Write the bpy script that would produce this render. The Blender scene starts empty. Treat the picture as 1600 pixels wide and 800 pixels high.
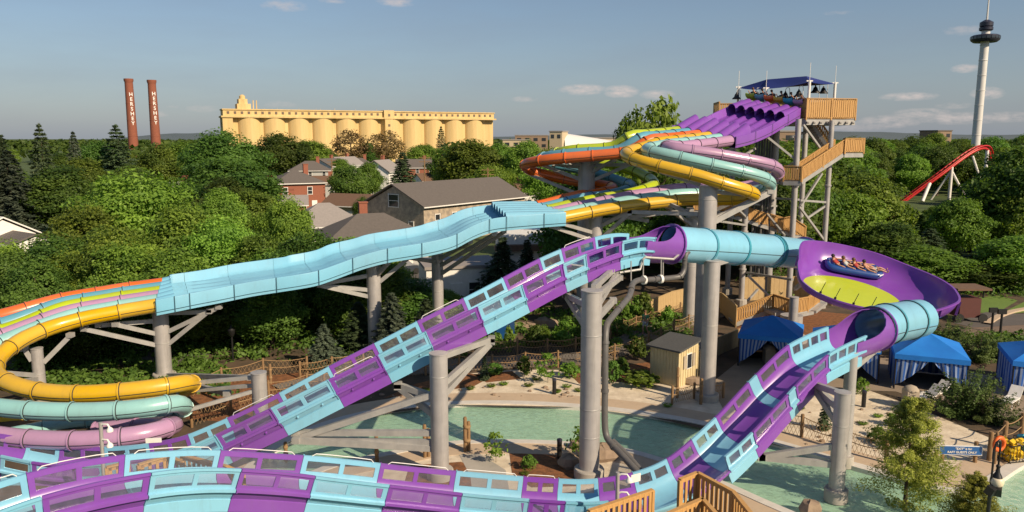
import bpy, bmesh, math, random
import numpy as np
from mathutils import Vector, Matrix, geometry
R = math.radians
S = bpy.context.scene
COL = S.collection
rnd = random.Random(7)

# ------------------------------------------------------------------ camera, sky, sun, exposure
CAM_H, F_PX, PITCH = 14.0, 1200.0, R(8.77)
cam = bpy.data.objects.new('camera', bpy.data.cameras.new('camera'))
COL.objects.link(cam)
cam.location = (0, 0, CAM_H)
cam.rotation_euler = (R(90) - PITCH, 0, 0)
cam.data.sensor_width = 36.0
cam.data.lens = 36.0 * F_PX / 1600.0
cam.data.clip_end = 20000
S.camera = cam
cp, sp_ = math.cos(PITCH), math.sin(PITCH)

def at(px, py, Y):
    """world point seen at photo pixel (px, py) at forward distance Y"""
    a, b = (px - 800) / F_PX, (400 - py) / F_PX
    t = Y / (cp + b * sp_)
    return Vector((a * t, Y, CAM_H + t * (-sp_ + b * cp)))

def gr(px, py, z=0.0):
    """point of the level z seen at photo pixel"""
    a, b = (px - 800) / F_PX, (400 - py) / F_PX
    t = (z - CAM_H) / (-sp_ + b * cp)
    return Vector((a * t, t * (cp + b * sp_), z))

SUN_EL, SUN_AZ = R(33), R(131)          # azimuth clockwise from +Y
sun_dir = Vector((math.sin(SUN_AZ) * math.cos(SUN_EL), math.cos(SUN_AZ) * math.cos(SUN_EL), math.sin(SUN_EL)))
sl = bpy.data.lights.new('sun', 'SUN')
sl.energy = 4.4
sl.angle = R(0.5)
sl.color = (1.0, 0.81, 0.575)
so = bpy.data.objects.new('sun', sl)
COL.objects.link(so)
so.rotation_euler = (-sun_dir).to_track_quat('-Z', 'Y').to_euler()
so.location = (40, -40, 60)
S.view_settings.view_transform = 'Standard'
S.view_settings.look = 'None'
S.view_settings.exposure = 0.52
S.view_settings.gamma = 1.0

def nd(nt, typ, **kw):
    n = nt.nodes.new(typ)
    for k, v in kw.items():
        if k == 'inp':
            for i, val in v.items():
                if hasattr(val, 'is_output') or isinstance(val, bpy.types.NodeSocket):
                    nt.links.new(val, n.inputs[i])
                else:
                    n.inputs[i].default_value = val
        else:
            setattr(n, k, v)
    return n

def mth(nt, op, a, b=0.0, c=None, clamp=False):
    n = nt.nodes.new('ShaderNodeMath')
    n.operation = op
    n.use_clamp = clamp
    for i, v in enumerate((a, b, c)):
        if v is None: continue
        if isinstance(v, bpy.types.NodeSocket): nt.links.new(v, n.inputs[i])
        else: n.inputs[i].default_value = v
    return n.outputs[0]

world = bpy.data.worlds.new('World')
S.world = world
world.use_nodes = True
wt = world.node_tree
wt.nodes.clear()
SKY_S = 0.062
sky = nd(wt, 'ShaderNodeTexSky', sky_type='NISHITA', sun_disc=False, sun_elevation=SUN_EL, sun_rotation=SUN_AZ,
         air_density=1.0, dust_density=0.5, ozone_density=2.6, altitude=100.0)
tc = nd(wt, 'ShaderNodeTexCoord')
sep = nd(wt, 'ShaderNodeSeparateXYZ', inp={0: tc.outputs['Generated']})
az = mth(wt, 'ARCTAN2', sep.outputs[0], sep.outputs[1])
el = mth(wt, 'ARCSINE', sep.outputs[2])
# small evening clouds, each a ragged ellipse in the sky
CLOUDS = [(910, 140, 30, 7, .8), (970, 143, 22, 8, .9), (1027, 148, 22, 6, .7), (820, 155, 18, 4, .5), (1420, 151, 30, 5, .75),
          (1543, 146, 16, 7, .8), (1508, 107, 14, 5, .7), (1440, 177, 30, 6, .6), (1388, 190, 34, 8, .55), (1500, 185, 46, 7, .6),
          (1310, 20, 20, 3, .25), (1505, 47, 22, 6, .4), (1575, 183, 32, 6, .55), (1490, 165, 20, 4, .4), (445, 9, 30, 7, .45),
          (620, 3, 26, 6, .6), (437, 163, 26, 5, .3), (318, 170, 22, 5, .3), (1262, 160, 15, 6, .3), (520, 2, 18, 3, .4), (1340, 198, 40, 6, .4),
          (250, 178, 12, 4, .3), (272, 166, 9, 3, .3)]
sv = nd(wt, 'ShaderNodeCombineXYZ', inp={0: mth(wt, 'MULTIPLY', az, 60.0), 1: mth(wt, 'MULTIPLY', el, 150.0)})
ns = nd(wt, 'ShaderNodeTexNoise', inp={'Vector': sv.outputs[0], 'Scale': 1.0, 'Detail': 6.0, 'Roughness': 0.62})
tot = None
for (cx, cy, cw, ch, cs) in CLOUDS:
    p = at(cx, cy, 1000.0) - Vector((0, 0, CAM_H))
    a0, e0 = math.atan2(p.x, p.y), math.atan2(p.z, math.hypot(p.x, p.y))
    dx = mth(wt, 'MULTIPLY', mth(wt, 'SUBTRACT', az, a0), F_PX / cw)
    dy = mth(wt, 'MULTIPLY', mth(wt, 'SUBTRACT', el, e0), F_PX / ch)
    d2 = mth(wt, 'ADD', mth(wt, 'MULTIPLY', dx, dx), mth(wt, 'MULTIPLY', dy, dy))
    m = mth(wt, 'SUBTRACT', 1.0, mth(wt, 'MULTIPLY', d2, 0.5), clamp=True)
    m = mth(wt, 'MULTIPLY', m, cs)
    tot = m if tot is None else mth(wt, 'MAXIMUM', tot, m)
cl = mth(wt, 'SUBTRACT', mth(wt, 'MULTIPLY', tot, mth(wt, 'ADD', mth(wt, 'MULTIPLY', ns.outputs[0], 3.2), -0.75)), 0.1, clamp=True)
# thin high veil, faint streaks
sv2 = nd(wt, 'ShaderNodeCombineXYZ', inp={0: mth(wt, 'MULTIPLY', az, 5.0), 1: mth(wt, 'MULTIPLY', el, 24.0), 2: 3.0})
ns2 = nd(wt, 'ShaderNodeTexNoise', inp={'Vector': sv2.outputs[0], 'Scale': 1.0, 'Detail': 4.0, 'Roughness': 0.55})
veil = mth(wt, 'MULTIPLY', mth(wt, 'SUBTRACT', ns2.outputs[0], 0.38, clamp=True), 0.5, clamp=True)
sky_d = nd(wt, 'ShaderNodeMix', data_type='RGBA', inp={0: veil, 6: sky.outputs[0], 7: (2.9, 3.2, 3.9, 1)})
hz_ = mth(wt, 'MULTIPLY', mth(wt, 'EXPONENT', mth(wt, 'MULTIPLY', mth(wt, 'MAXIMUM', el, 0.0), -8.0)), 0.80, clamp=True)
sky_h = nd(wt, 'ShaderNodeMix', data_type='RGBA', inp={0: hz_, 6: sky_d.outputs[2], 7: (2.9, 3.3, 4.1, 1)})
mx = nd(wt, 'ShaderNodeMix', data_type='RGBA', inp={0: cl, 6: sky_h.outputs[2], 7: (7.6, 6.6, 6.2, 1)})
bg = nd(wt, 'ShaderNodeBackground', inp={0: mx.outputs[2], 1: SKY_S})
wo = nd(wt, 'ShaderNodeOutputWorld', inp={0: bg.outputs[0]})

# ------------------------------------------------------------------ materials
def mat(name, c, rough=0.6, c2=None, ns=3.0, bump=0.0, bs=20.0, coat=0.0, metal=0.0, detail=4.0, spec=0.5, stretch=None, contrast=1.0, dirt=0.0, dscale=(2.2, 2.2, 0.5), vary=0.0):
    m = bpy.data.materials.new(name)
    m.use_nodes = True
    nt = m.node_tree
    p = nt.nodes['Principled BSDF']
    p.inputs['Roughness'].default_value = rough
    p.inputs['Metallic'].default_value = metal
    p.inputs['Coat Weight'].default_value = coat
    p.inputs['Coat Roughness'].default_value = 0.12
    p.inputs['Specular IOR Level'].default_value = spec
    col = None
    if c2 is None:
        c2 = tuple(x * 0.86 for x in c)
    tcn = nd(nt, 'ShaderNodeTexCoord')
    vec = tcn.outputs['Object']
    if stretch:
        vec = nd(nt, 'ShaderNodeMapping', inp={0: vec, 3: stretch}).outputs[0]
    n1 = nd(nt, 'ShaderNodeTexNoise', inp={'Vector': vec, 'Scale': ns, 'Detail': detail, 'Roughness': 0.6})
    f = mth(nt, 'ADD', mth(nt, 'MULTIPLY', mth(nt, 'SUBTRACT', n1.outputs[0], 0.5), 2.2 * contrast), 0.5, clamp=True)
    mixn = nd(nt, 'ShaderNodeMix', data_type='RGBA', inp={0: f, 6: (*c, 1), 7: (*c2, 1)})
    col = mixn.outputs[2]
    if dirt:
        n3 = nd(nt, 'ShaderNodeTexNoise', inp={'Vector': nd(nt, 'ShaderNodeMapping', inp={0: tcn.outputs['Object'], 3: dscale}).outputs[0], 'Scale': 1.3, 'Detail': 6.0, 'Roughness': 0.7})
        d = mth(nt, 'MULTIPLY', mth(nt, 'SUBTRACT', n3.outputs[0], 0.52, clamp=True), 3.5 * dirt, clamp=True)
        col = nd(nt, 'ShaderNodeMix', data_type='RGBA', inp={0: d, 6: col, 7: (0.11, 0.10, 0.085, 1)}).outputs[2]
        nt.links.new(mth(nt, 'ADD', mth(nt, 'MULTIPLY', n3.outputs[0], 0.25), rough - 0.1, clamp=True), p.inputs['Roughness'])
    if vary:
        oi = nd(nt, 'ShaderNodeObjectInfo')
        col = nd(nt, 'ShaderNodeHueSaturation', inp={'Saturation': mth(nt, 'ADD', mth(nt, 'MULTIPLY', mth(nt, 'FRACT', mth(nt, 'MULTIPLY', oi.outputs['Random'], 5.7)), vary), 1 - vary * .6), 'Value': mth(nt, 'ADD', mth(nt, 'MULTIPLY', oi.outputs['Random'], vary * 1.3), 1 - vary * .6), 'Color': col}).outputs[0]
    nt.links.new(col, p.inputs['Base Color'])
    if bump:
        n2 = nd(nt, 'ShaderNodeTexNoise', inp={'Vector': vec, 'Scale': bs, 'Detail': 5.0, 'Roughness': 0.6})
        b = nd(nt, 'ShaderNodeBump', inp={'Strength': bump, 'Distance': 0.05, 'Height': n2.outputs[0]})
        nt.links.new(b.outputs[0], p.inputs['Normal'])
    return m

M = {}
def gel(name, c, c2=None, rough=0.30):
    M[name] = mat(name, c, rough, c2 or tuple(x * .88 + .012 for x in c), ns=0.8, coat=0.3, dirt=0.2, bump=0.02, bs=3, vary=.075)
gel('light_blue', (.205, .495, .675))
gel('purple', (.190, .052, .365), (.215, .072, .39))
gel('lavender', (.42, .245, .40))
gel('aqua', (.275, .535, .53))
gel('yellow', (.64, .385, .006))
gel('orange', (.70, .135, .012))
gel('lime', (.40, .50, .012))
gel('blue', (.11, .33, .44))
gel('raft_blue', (.008, .055, .24), rough=.4)
gel('teal_flange', (.055, .30, .40))
M['steel'] = mat('galvanised_steel', (.45, .43, .42), .5, (.33, .32, .32), ns=1.3, detail=8, metal=.25, bump=.05, bs=9, dirt=.45, dscale=(3.0, 3.0, .22))
M['steel_arm'] = mat('galvanised_arm', (.42, .41, .39), .5, (.30, .30, .30), ns=2.0, detail=6, metal=.25, dirt=.3)
M['pipe'] = mat('grey_pvc', (.085, .085, .088), .45, (.12, .115, .11), dirt=.25)
M['black'] = mat('black_metal', (.012, .012, .013), .45)
M['white'] = mat('white_paint', (.78, .77, .74), .5, (.70, .68, .64), dirt=.12)
M['wood'] = mat('pine_boards', (.56, .33, .115), .65, (.42, .225, .075), ns=2.5, stretch=(6, 6, 1), detail=7, bump=.1)
M['wood_pale'] = mat('pale_fence_wood', (.50, .36, .18), .75, (.38, .26, .12), ns=2.0, stretch=(6, 6, 1), detail=6, bump=.1)
M['post'] = mat('round_timber_post', (.28, .17, .075), .8, (.17, .10, .05), ns=3, stretch=(5, 5, 1), bump=.2)
M['rope'] = mat('rope', (.34, .22, .11), .9, (.24, .15, .07), ns=20)
M['plank'] = mat('weathered_planks', (.19, .165, .14), .8, (.13, .115, .10), ns=4, stretch=(1, 6, 1), bump=.15)
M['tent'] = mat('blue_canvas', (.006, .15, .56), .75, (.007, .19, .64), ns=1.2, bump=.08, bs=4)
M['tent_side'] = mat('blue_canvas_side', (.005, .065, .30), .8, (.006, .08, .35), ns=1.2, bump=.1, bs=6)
M['tent_white'] = mat('white_canvas', (.24, .32, .50), .8)
M['shade_sail'] = mat('navy_sail', (.008, .022, .16), .7)
M['siding'] = mat('cream_siding', (.60, .50, .29), .7, (.52, .43, .25), dirt=.15)
M['slate'] = mat('grey_shingle', (.085, .088, .09), .8, (.06, .062, .065), ns=8, bump=.2)
M['skin'] = mat('skin', (.48, .25, .16), .55)
M['hair'] = mat('dark_hair', (.02, .012, .008), .6)
M['hair_light'] = mat('brown_hair', (.12, .06, .025), .6)
M['green_cloth'] = mat('green_cloth', (.10, .33, .16), .9)
M['navy_cloth'] = mat('navy_cloth', (.02, .035, .09), .9)
M['pale_cloth'] = mat('pale_cloth', (.45, .48, .48), .9)
M['red_cloth'] = mat('red_cloth', (.4, .05, .04), .9)
M['trunk'] = mat('bark', (.115, .078, .05), .9, (.06, .042, .03), ns=4, stretch=(4, 4, .7), bump=.5, bs=12)
M['brick_tan'] = mat('tan_brick', (.27, .19, .13), .85, (.21, .15, .10), ns=5)
M['brick'] = mat('red_brick', (.30, .105, .062), .85, (.22, .075, .045), ns=9, bump=.1)
M['chim'] = mat('chimney_brick', (.27, .088, .05), .85, (.20, .065, .04), ns=2, stretch=(1, 1, .6), dirt=.15)
M['stone'] = mat('rubble_stone', (.42, .34, .25), .85, (.25, .21, .17), ns=1.6, detail=8, bump=.3, bs=3, contrast=2)
M['roof_grey'] = mat('grey_roof', (.135, .118, .107), .85, (.10, .088, .08), ns=4, detail=8, bump=.15)
M['roof_brown'] = mat('brown_roof', (.165, .095, .06), .85, (.125, .075, .048), ns=4, detail=8)
M['roof_pale'] = mat('pale_roof', (.30, .27, .255), .8, (.24, .22, .21), ns=4, detail=8)
M['glass_dark'] = mat('house_glass', (.03, .035, .042), .12, spec=.8)
M['tan_wall'] = mat('tan_wall', (.52, .42, .28), .8)
M['grey_wall'] = mat('grey_wall', (.42, .42, .41), .8)
M['silo'] = mat('cream_concrete', (.70, .52, .25), .85, (.54, .38, .16), ns=.35, detail=8, stretch=(1, 1, .06), dirt=.3, dscale=(.5, .5, .05))
M['silo_dark'] = mat('silo_window', (.14, .10, .07), .5)
M['red_track'] = mat('red_steel', (.52, .022, .022), .4, dirt=.05)
M['tower_white'] = mat('tower_white', (.66, .65, .63), .5, (.55, .54, .53), ns=.2)
M['tower_dark'] = mat('tower_dark', (.03, .03, .05), .35)
M['rock'] = mat('boulder', (.32, .24, .17), .9, (.18, .13, .095), ns=1.8, bump=.6, bs=4)
M['orange_ring'] = mat('orange_ring', (.75, .13, .015), .5)
M['sign_blue'] = mat('sign_blue', (.012, .10, .32), .5)
M['cart_yellow'] = mat('cart_yellow', (.70, .46, .01), .6)
M['cart_blue'] = mat('cart_blue', (.04, .36, .52), .6)
M['globe'] = mat('lamp_globe', (.75, .66, .48), .35)
M['kerb'] = mat('pool_coping', (.60, .575, .53), .7, (.50, .475, .44), ns=2, dirt=.15)
M['concrete'] = mat('concrete', (.40, .37, .33), .85, (.31, .29, .26), ns=1, detail=8, dirt=.15)
M['pillar_stone'] = mat('gate_pillar_stone', (.42, .36, .28), .85, (.33, .28, .22), ns=3)
M['car_white'] = mat('car_white', (.65, .65, .66), .3, coat=.6)
M['car_dark'] = mat('car_dark', (.04, .05, .07), .3, coat=.6)
M['tyre'] = mat('tyre', (.015, .015, .015), .8)
M['blue_door'] = mat('blue_cabin', (.01, .05, .16), .5)
M['shaded_red'] = mat('kiosk_red_shaded', (.10, .03, .025), .7)  # kiosk red, darkened so the colour itself carries the shade

# ground materials
M['grass'] = mat('grass_ground', (.075, .115, .025), .9, (.045, .07, .018), ns=.25, detail=10, bump=.5, bs=6, contrast=1.6)
M['lawn'] = mat('mown_lawn', (.13, .21, .035), .9, (.10, .165, .028), ns=.4, detail=8, bump=.3, bs=10)
M['soil'] = mat('woodland_soil', (.105, .068, .042), .95, (.055, .042, .025), ns=.7, detail=10, bump=.6, bs=4, contrast=2)
M['mulch'] = mat('bark_mulch', (.25, .10, .035), .95, (.13, .055, .022), ns=3.5, detail=10, bump=.8, bs=14, contrast=1.8)
M['sand'] = mat('white_sand', (.70, .61, .48), .95, (.48, .40, .30), ns=1.1, detail=10, bump=.6, bs=5, contrast=1.5)
M['deck'] = mat('tan_concrete', (.51, .395, .28), .85, (.43, .33, .235), ns=.8, detail=9, bump=.1, bs=30, dirt=.2)
M['asphalt'] = mat('asphalt', (.11, .098, .09), .9, (.085, .077, .072), ns=1.0, detail=9, bump=.1, bs=40)
M['pave'] = mat('brown_paving', (.20, .145, .105), .85, (.14, .10, .075), ns=2.2, detail=9, bump=.2, bs=9)
M['pool_floor'] = mat('pool_floor', (.80, .80, .62), .7, (.70, .73, .57), ns=.35, detail=6)

def water_mat():
    m = bpy.data.materials.new('pool_water'); m.use_nodes = True
    nt = m.node_tree; nt.nodes.clear()
    tcn = nd(nt, 'ShaderNodeTexCoord')
    n1 = nd(nt, 'ShaderNodeTexNoise', inp={'Vector': tcn.outputs['Object'], 'Scale': 3.4, 'Detail': 5.0, 'Roughness': .6, 'Distortion': .8})
    b = nd(nt, 'ShaderNodeBump', inp={'Strength': .8, 'Distance': .08, 'Height': n1.outputs[0]})
    n2 = nd(nt, 'ShaderNodeTexVoronoi', feature='DISTANCE_TO_EDGE', inp={'Vector': nd(nt, 'ShaderNodeMix', data_type='RGBA', inp={0: .16, 6: tcn.outputs['Object'], 7: n1.outputs[1]}).outputs[2], 'Scale': 2.2})
    rip = mth(nt, 'SUBTRACT', 1.0, mth(nt, 'MULTIPLY', n2.outputs[0], 6.0), clamp=True)
    tr = nd(nt, 'ShaderNodeBsdfTransparent', inp={0: (.84, .97, .87, 1)})
    df = nd(nt, 'ShaderNodeBsdfDiffuse', inp={0: (.52, .84, .62, 1)})
    m0 = nd(nt, 'ShaderNodeMixShader', inp={0: mth(nt, 'ADD', mth(nt, 'MULTIPLY', n1.outputs[0], .40), .30), 1: tr.outputs[0], 2: df.outputs[0]})
    gl = nd(nt, 'ShaderNodeBsdfGlossy', inp={0: (1, 1, 1, 1), 'Roughness': .06, 'Normal': b.outputs[0]})
    fr = nd(nt, 'ShaderNodeFresnel', inp={'IOR': 1.33, 'Normal': b.outputs[0]})
    mxs = nd(nt, 'ShaderNodeMixShader', inp={0: fr.outputs[0], 1: m0.outputs[0], 2: gl.outputs[0]})
    nd(nt, 'ShaderNodeOutputMaterial', inp={0: mxs.outputs[0]})
    return m
M['terrace'] = mat('terrace_concrete', (.30, .235, .175), .85, (.22, .175, .135), ns=.8, detail=9, dirt=.3)
M['water'] = water_mat()

def pane_mat():
    m = bpy.data.materials.new('clear_acrylic'); m.use_nodes = True
    nt = m.node_tree; nt.nodes.clear()
    tcn = nd(nt, 'ShaderNodeTexCoord')
    n1 = nd(nt, 'ShaderNodeTexNoise', inp={'Vector': tcn.outputs['Object'], 'Scale': 2.0, 'Detail': 3.0})
    tr = nd(nt, 'ShaderNodeBsdfTransparent', inp={0: (.80, .82, .84, 1)})
    df = nd(nt, 'ShaderNodeBsdfDiffuse', inp={0: (.45, .43, .45, 1)})
    m0 = nd(nt, 'ShaderNodeMixShader', inp={0: mth(nt, 'ADD', mth(nt, 'MULTIPLY', n1.outputs[0], .25), .03), 1: tr.outputs[0], 2: df.outputs[0]})
    gl = nd(nt, 'ShaderNodeBsdfGlossy', inp={0: (1, 1, 1, 1), 'Roughness': .08})
    fr = nd(nt, 'ShaderNodeFresnel', inp={'IOR': 1.5})
    mxs = nd(nt, 'ShaderNodeMixShader', inp={0: mth(nt, 'ADD', fr.outputs[0], .05, clamp=True), 1: m0.outputs[0], 2: gl.outputs[0]})
    nd(nt, 'ShaderNodeOutputMaterial', inp={0: mxs.outputs[0]})
    return m
M['pane'] = pane_mat()

def leaf_mat(name, dark, light, trans=.42, tint=(1, 1, 1)):
    m = bpy.data.materials.new(name); m.use_nodes = True
    nt = m.node_tree; nt.nodes.clear()
    at_ = nd(nt, 'ShaderNodeAttribute', attribute_name='tone')
    oi = nd(nt, 'ShaderNodeObjectInfo')
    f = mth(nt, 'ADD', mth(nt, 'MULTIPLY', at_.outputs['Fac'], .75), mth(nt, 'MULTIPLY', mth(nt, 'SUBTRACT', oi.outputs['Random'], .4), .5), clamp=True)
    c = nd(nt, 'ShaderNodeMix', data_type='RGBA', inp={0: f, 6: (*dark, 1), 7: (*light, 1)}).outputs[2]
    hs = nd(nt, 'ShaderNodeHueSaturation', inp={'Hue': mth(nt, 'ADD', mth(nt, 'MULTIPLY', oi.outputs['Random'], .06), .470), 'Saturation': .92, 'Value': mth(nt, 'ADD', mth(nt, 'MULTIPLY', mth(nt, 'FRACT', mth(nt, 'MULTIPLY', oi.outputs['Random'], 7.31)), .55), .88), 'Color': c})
    df = nd(nt, 'ShaderNodeBsdfPrincipled', inp={'Base Color': hs.outputs[0], 'Roughness': .55, 'Specular IOR Level': .25})
    tl = nd(nt, 'ShaderNodeBsdfTranslucent', inp={0: nd(nt, 'ShaderNodeMix', data_type='RGBA', blend_type='MULTIPLY', inp={0: 1.0, 6: hs.outputs[0], 7: (1.25, 1.3, .5, 1)}).outputs[2]})
    mxs = nd(nt, 'ShaderNodeMixShader', inp={0: trans, 1: df.outputs[0], 2: tl.outputs[0]})
    nd(nt, 'ShaderNodeOutputMaterial', inp={0: mxs.outputs[0]})
    return m
M['leaf'] = leaf_mat('broad_leaves', (.058, .118, .010), (.215, .325, .026))
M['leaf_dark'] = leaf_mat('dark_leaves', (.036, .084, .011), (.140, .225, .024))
M['leaf_bright'] = leaf_mat('bright_leaves', (.078, .150, .012), (.270, .390, .028))
M['needle'] = leaf_mat('spruce_needles', (.024, .048, .020), (.080, .110, .045), .12)
M['needle_blue'] = leaf_mat('blue_spruce_needles', (.040, .064, .042), (.12, .15, .095), .12)
M['needle_gold'] = leaf_mat('golden_pine_needles', (.10, .12, .018), (.36, .36, .045), .32)
M['leaf_tan'] = leaf_mat('budding_leaves', (.17, .135, .045), (.30, .235, .08))
M['juniper'] = leaf_mat('juniper_sprays', (.034, .070, .015), (.125, .175, .032), .2)

# ------------------------------------------------------------------ mesh helpers
ORG = {}
class MB:
    def __init__(self): self.v, self.f, self.m, self.k = [], [], [], 0
    def add(self, vs, fs, k=None):
        o = len(self.v); self.v += [tuple(x) for x in vs]
        for f in fs:
            self.f.append(tuple(i + o for i in f)); self.m.append(self.k if k is None else k)
        return o
    def box(self, c, s, rz=0.0, k=None, mtx=None):
        hx, hy, hz = s[0] / 2, s[1] / 2, s[2] / 2
        vs = [Vector((x, y, z)) for z in (-hz, hz) for y in (-hy, hy) for x in (-hx, hx)]
        rot = mtx or Matrix.Rotation(rz, 3, 'Z')
        vs = [rot @ v + Vector(c) for v in vs]
        self.add(vs, [(0, 2, 3, 1), (4, 5, 7, 6), (0, 1, 5, 4), (2, 6, 7, 3), (0, 4, 6, 2), (1, 3, 7, 5)], k)
    def beam(self, p, q, w, h=None, k=None):
        p, q = Vector(p), Vector(q); d = q - p
        if d.length < 1e-6: return
        z = d.normalized(); x = z.cross(Vector((0, 0, 1)))
        if x.length < 1e-3: x = Vector((1, 0, 0))
        x.normalize(); y = z.cross(x)
        self.box((p + q) / 2, (w, h or w, d.length), k=k, mtx=Matrix((x, y, z)).transposed())
    def tube(self, p, q, r, r2=None, n=10, cap=True, k=None):
        p, q = Vector(p), Vector(q); d = (q - p)
        if d.length < 1e-6: return
        z = d.normalized(); x = z.orthogonal().normalized(); y = z.cross(x); r2 = r if r2 is None else r2
        vs = []
        for c, rr in ((p, r), (q, r2)):
            vs += [c + (x * math.cos(2 * math.pi * i / n) + y * math.sin(2 * math.pi * i / n)) * rr for i in range(n)]
        fs = [(i, (i + 1) % n, n + (i + 1) % n, n + i) for i in range(n)]
        if cap: fs += [tuple(range(n - 1, -1, -1)), tuple(range(n, 2 * n))]
        self.add(vs, fs, k)
    def pipe(self, pts, r, n=8, k=None):
        """tube along a polyline, joined rings"""
        pts = [Vector(p) for p in pts]; vs, fs = [], []
        for i, p in enumerate(pts):
            t = (pts[min(i + 1, len(pts) - 1)] - pts[max(i - 1, 0)]).normalized()
            x = t.cross(Vector((0, 0, 1)))
            if x.length < 1e-3: x = Vector((1, 0, 0))
            x.normalize(); y = t.cross(x)
            rr = r[i] if isinstance(r, (list, tuple)) else r
            vs += [p + (x * math.cos(2 * math.pi * j / n) + y * math.sin(2 * math.pi * j / n)) * rr for j in range(n)]
        for i in range(len(pts) - 1):
            for j in range(n):
                a, b = i * n + j, i * n + (j + 1) % n
                fs.append((a, b, b + n, a + n))
        fs += [tuple(range(n - 1, -1, -1)), tuple(range((len(pts) - 1) * n, len(pts) * n))]
        self.add(vs, fs, k)
    def lathe(self, c, prof, n=16, k=None):
        c = Vector(c); vs, fs = [], []
        for (r, z) in prof:
            vs += [c + Vector((r * math.cos(2 * math.pi * j / n), r * math.sin(2 * math.pi * j / n), z)) for j in range(n)]
        for i in range(len(prof) - 1):
            for j in range(n):
                a, b = i * n + j, i * n + (j + 1) % n
                fs.append((a, b, b + n, a + n))
        fs += [tuple(range(n - 1, -1, -1)), tuple(range((len(prof) - 1) * n, len(prof) * n))]
        self.add(vs, fs, k)
    def ball(self, c, s, n=10, k=None, jit=0.0):
        c = Vector(c); vs, fs = [], []
        rows = max(4, n // 2)
        for i in range(rows + 1):
            ph = math.pi * i / rows
            for j in range(n):
                th = 2 * math.pi * j / n
                q = 1 + (rnd.uniform(-jit, jit) if jit else 0)
                vs.append(c + Vector((s[0] * math.sin(ph) * math.cos(th) * q, s[1] * math.sin(ph) * math.sin(th) * q, s[2] * math.cos(ph) * q)))
        for i in range(rows):
            for j in range(n):
                a, b = i * n + j, i * n + (j + 1) % n
                fs.append((a, a + n, b + n, b))
        self.add(vs, fs, k)
    def prism(self, poly, z0, z1, k=None):
        n = len(poly)
        vs = [(p[0], p[1], z0) for p in poly] + [(p[0], p[1], z1) for p in poly]
        self.add(vs, [tuple(range(n - 1, -1, -1)), tuple(range(n, 2 * n))] + [(i, (i + 1) % n, n + (i + 1) % n, n + i) for i in range(n)], k)
    def grid(self, rows, k=None, close=False):
        n = len(rows[0]); o = len(self.v)
        vs = [p for r in rows for p in r]
        fs = []
        for i in range(len(rows) - 1):
            for j in range(n if close else n - 1):
                a, b = i * n + j, i * n + (j + 1) % n
                fs.append((a, b, b + n, a + n))
        self.add(vs, fs, k)
    def build(self, name, mats, parent=None, loc=None, smooth=False, label=None, kind=None, fix=True):
        if not isinstance(mats, (list, tuple)): mats = [mats]
        me = bpy.data.meshes.new(name)
        org = Vector(loc) if loc is not None else (ORG.get(parent.name, Vector()) if parent else Vector())
        me.from_pydata([(x[0] - org.x, x[1] - org.y, x[2] - org.z) for x in self.v], [], self.f)
        for mm in mats: me.materials.append(M[mm] if isinstance(mm, str) else mm)
        if len(mats) > 1: me.polygons.foreach_set('material_index', self.m)
        if fix:
            bm = bmesh.new(); bm.from_mesh(me); bmesh.ops.recalc_face_normals(bm, faces=bm.faces); bm.to_mesh(me); bm.free()
        if smooth:
            me.shade_smooth()
            try: me.set_sharp_from_angle(angle=R(smooth if smooth > 1 else 42))
            except Exception: pass
        o = bpy.data.objects.new(name, me); COL.objects.link(o)
        if parent:
            o.parent = parent; ORG[o.name] = org
        elif loc is not None:
            o.location = loc; ORG[o.name] = org
        if label: o['label'] = label
        if kind: o['kind'] = kind
        return o

def thing(name, label, cat, loc=(0, 0, 0), group=None):
    o = bpy.data.objects.new(name, None); COL.objects.link(o)
    o.location = loc; ORG[o.name] = Vector(loc); o.empty_display_size = .3
    o['label'] = label; o['category'] = cat
    if group: o['group'] = group
    return o
def tag(o, label, cat, group=None):
    o['label'] = label; o['category'] = cat
    if group: o['group'] = group
    return o
KIDS = {}
def copy_tree(src, loc, rz=0.0, sc=(1, 1, 1), label=None, group=None):
    """a copy of a thing with copies of its parts and sub-parts (shared mesh data)"""
    r = src.copy(); COL.objects.link(r); r.location = loc; r.rotation_euler = (0, 0, rz); r.scale = sc
    if label: r['label'] = label
    if group: r['group'] = group
    for ch in src.children:
        c = ch.copy(); COL.objects.link(c); c.parent = r
        for g in ch.children:
            d = g.copy(); COL.objects.link(d); d.parent = c
    return r

def sheet(name, pts, z, m, holes=(), kind='structure', label=None):
    loops = [[Vector((p[0], p[1], 0)) for p in pts]] + [[Vector((p[0], p[1], 0)) for p in h] for h in holes]
    tri = geometry.tessellate_polygon(loops)
    vs = [(p.x, p.y, z) for l in loops for p in l]
    me = bpy.data.meshes.new(name)
    fs = []
    for t in tri:
        a, b, c = (Vector(vs[i]) for i in t)
        fs.append(tuple(t) if (b - a).cross(c - a).z > 0 else tuple(reversed(t)))
    me.from_pydata(vs, [], fs); me.materials.append(M[m])
    o = bpy.data.objects.new(name, me); COL.objects.link(o)
    if kind: o['kind'] = kind
    return o

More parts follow.
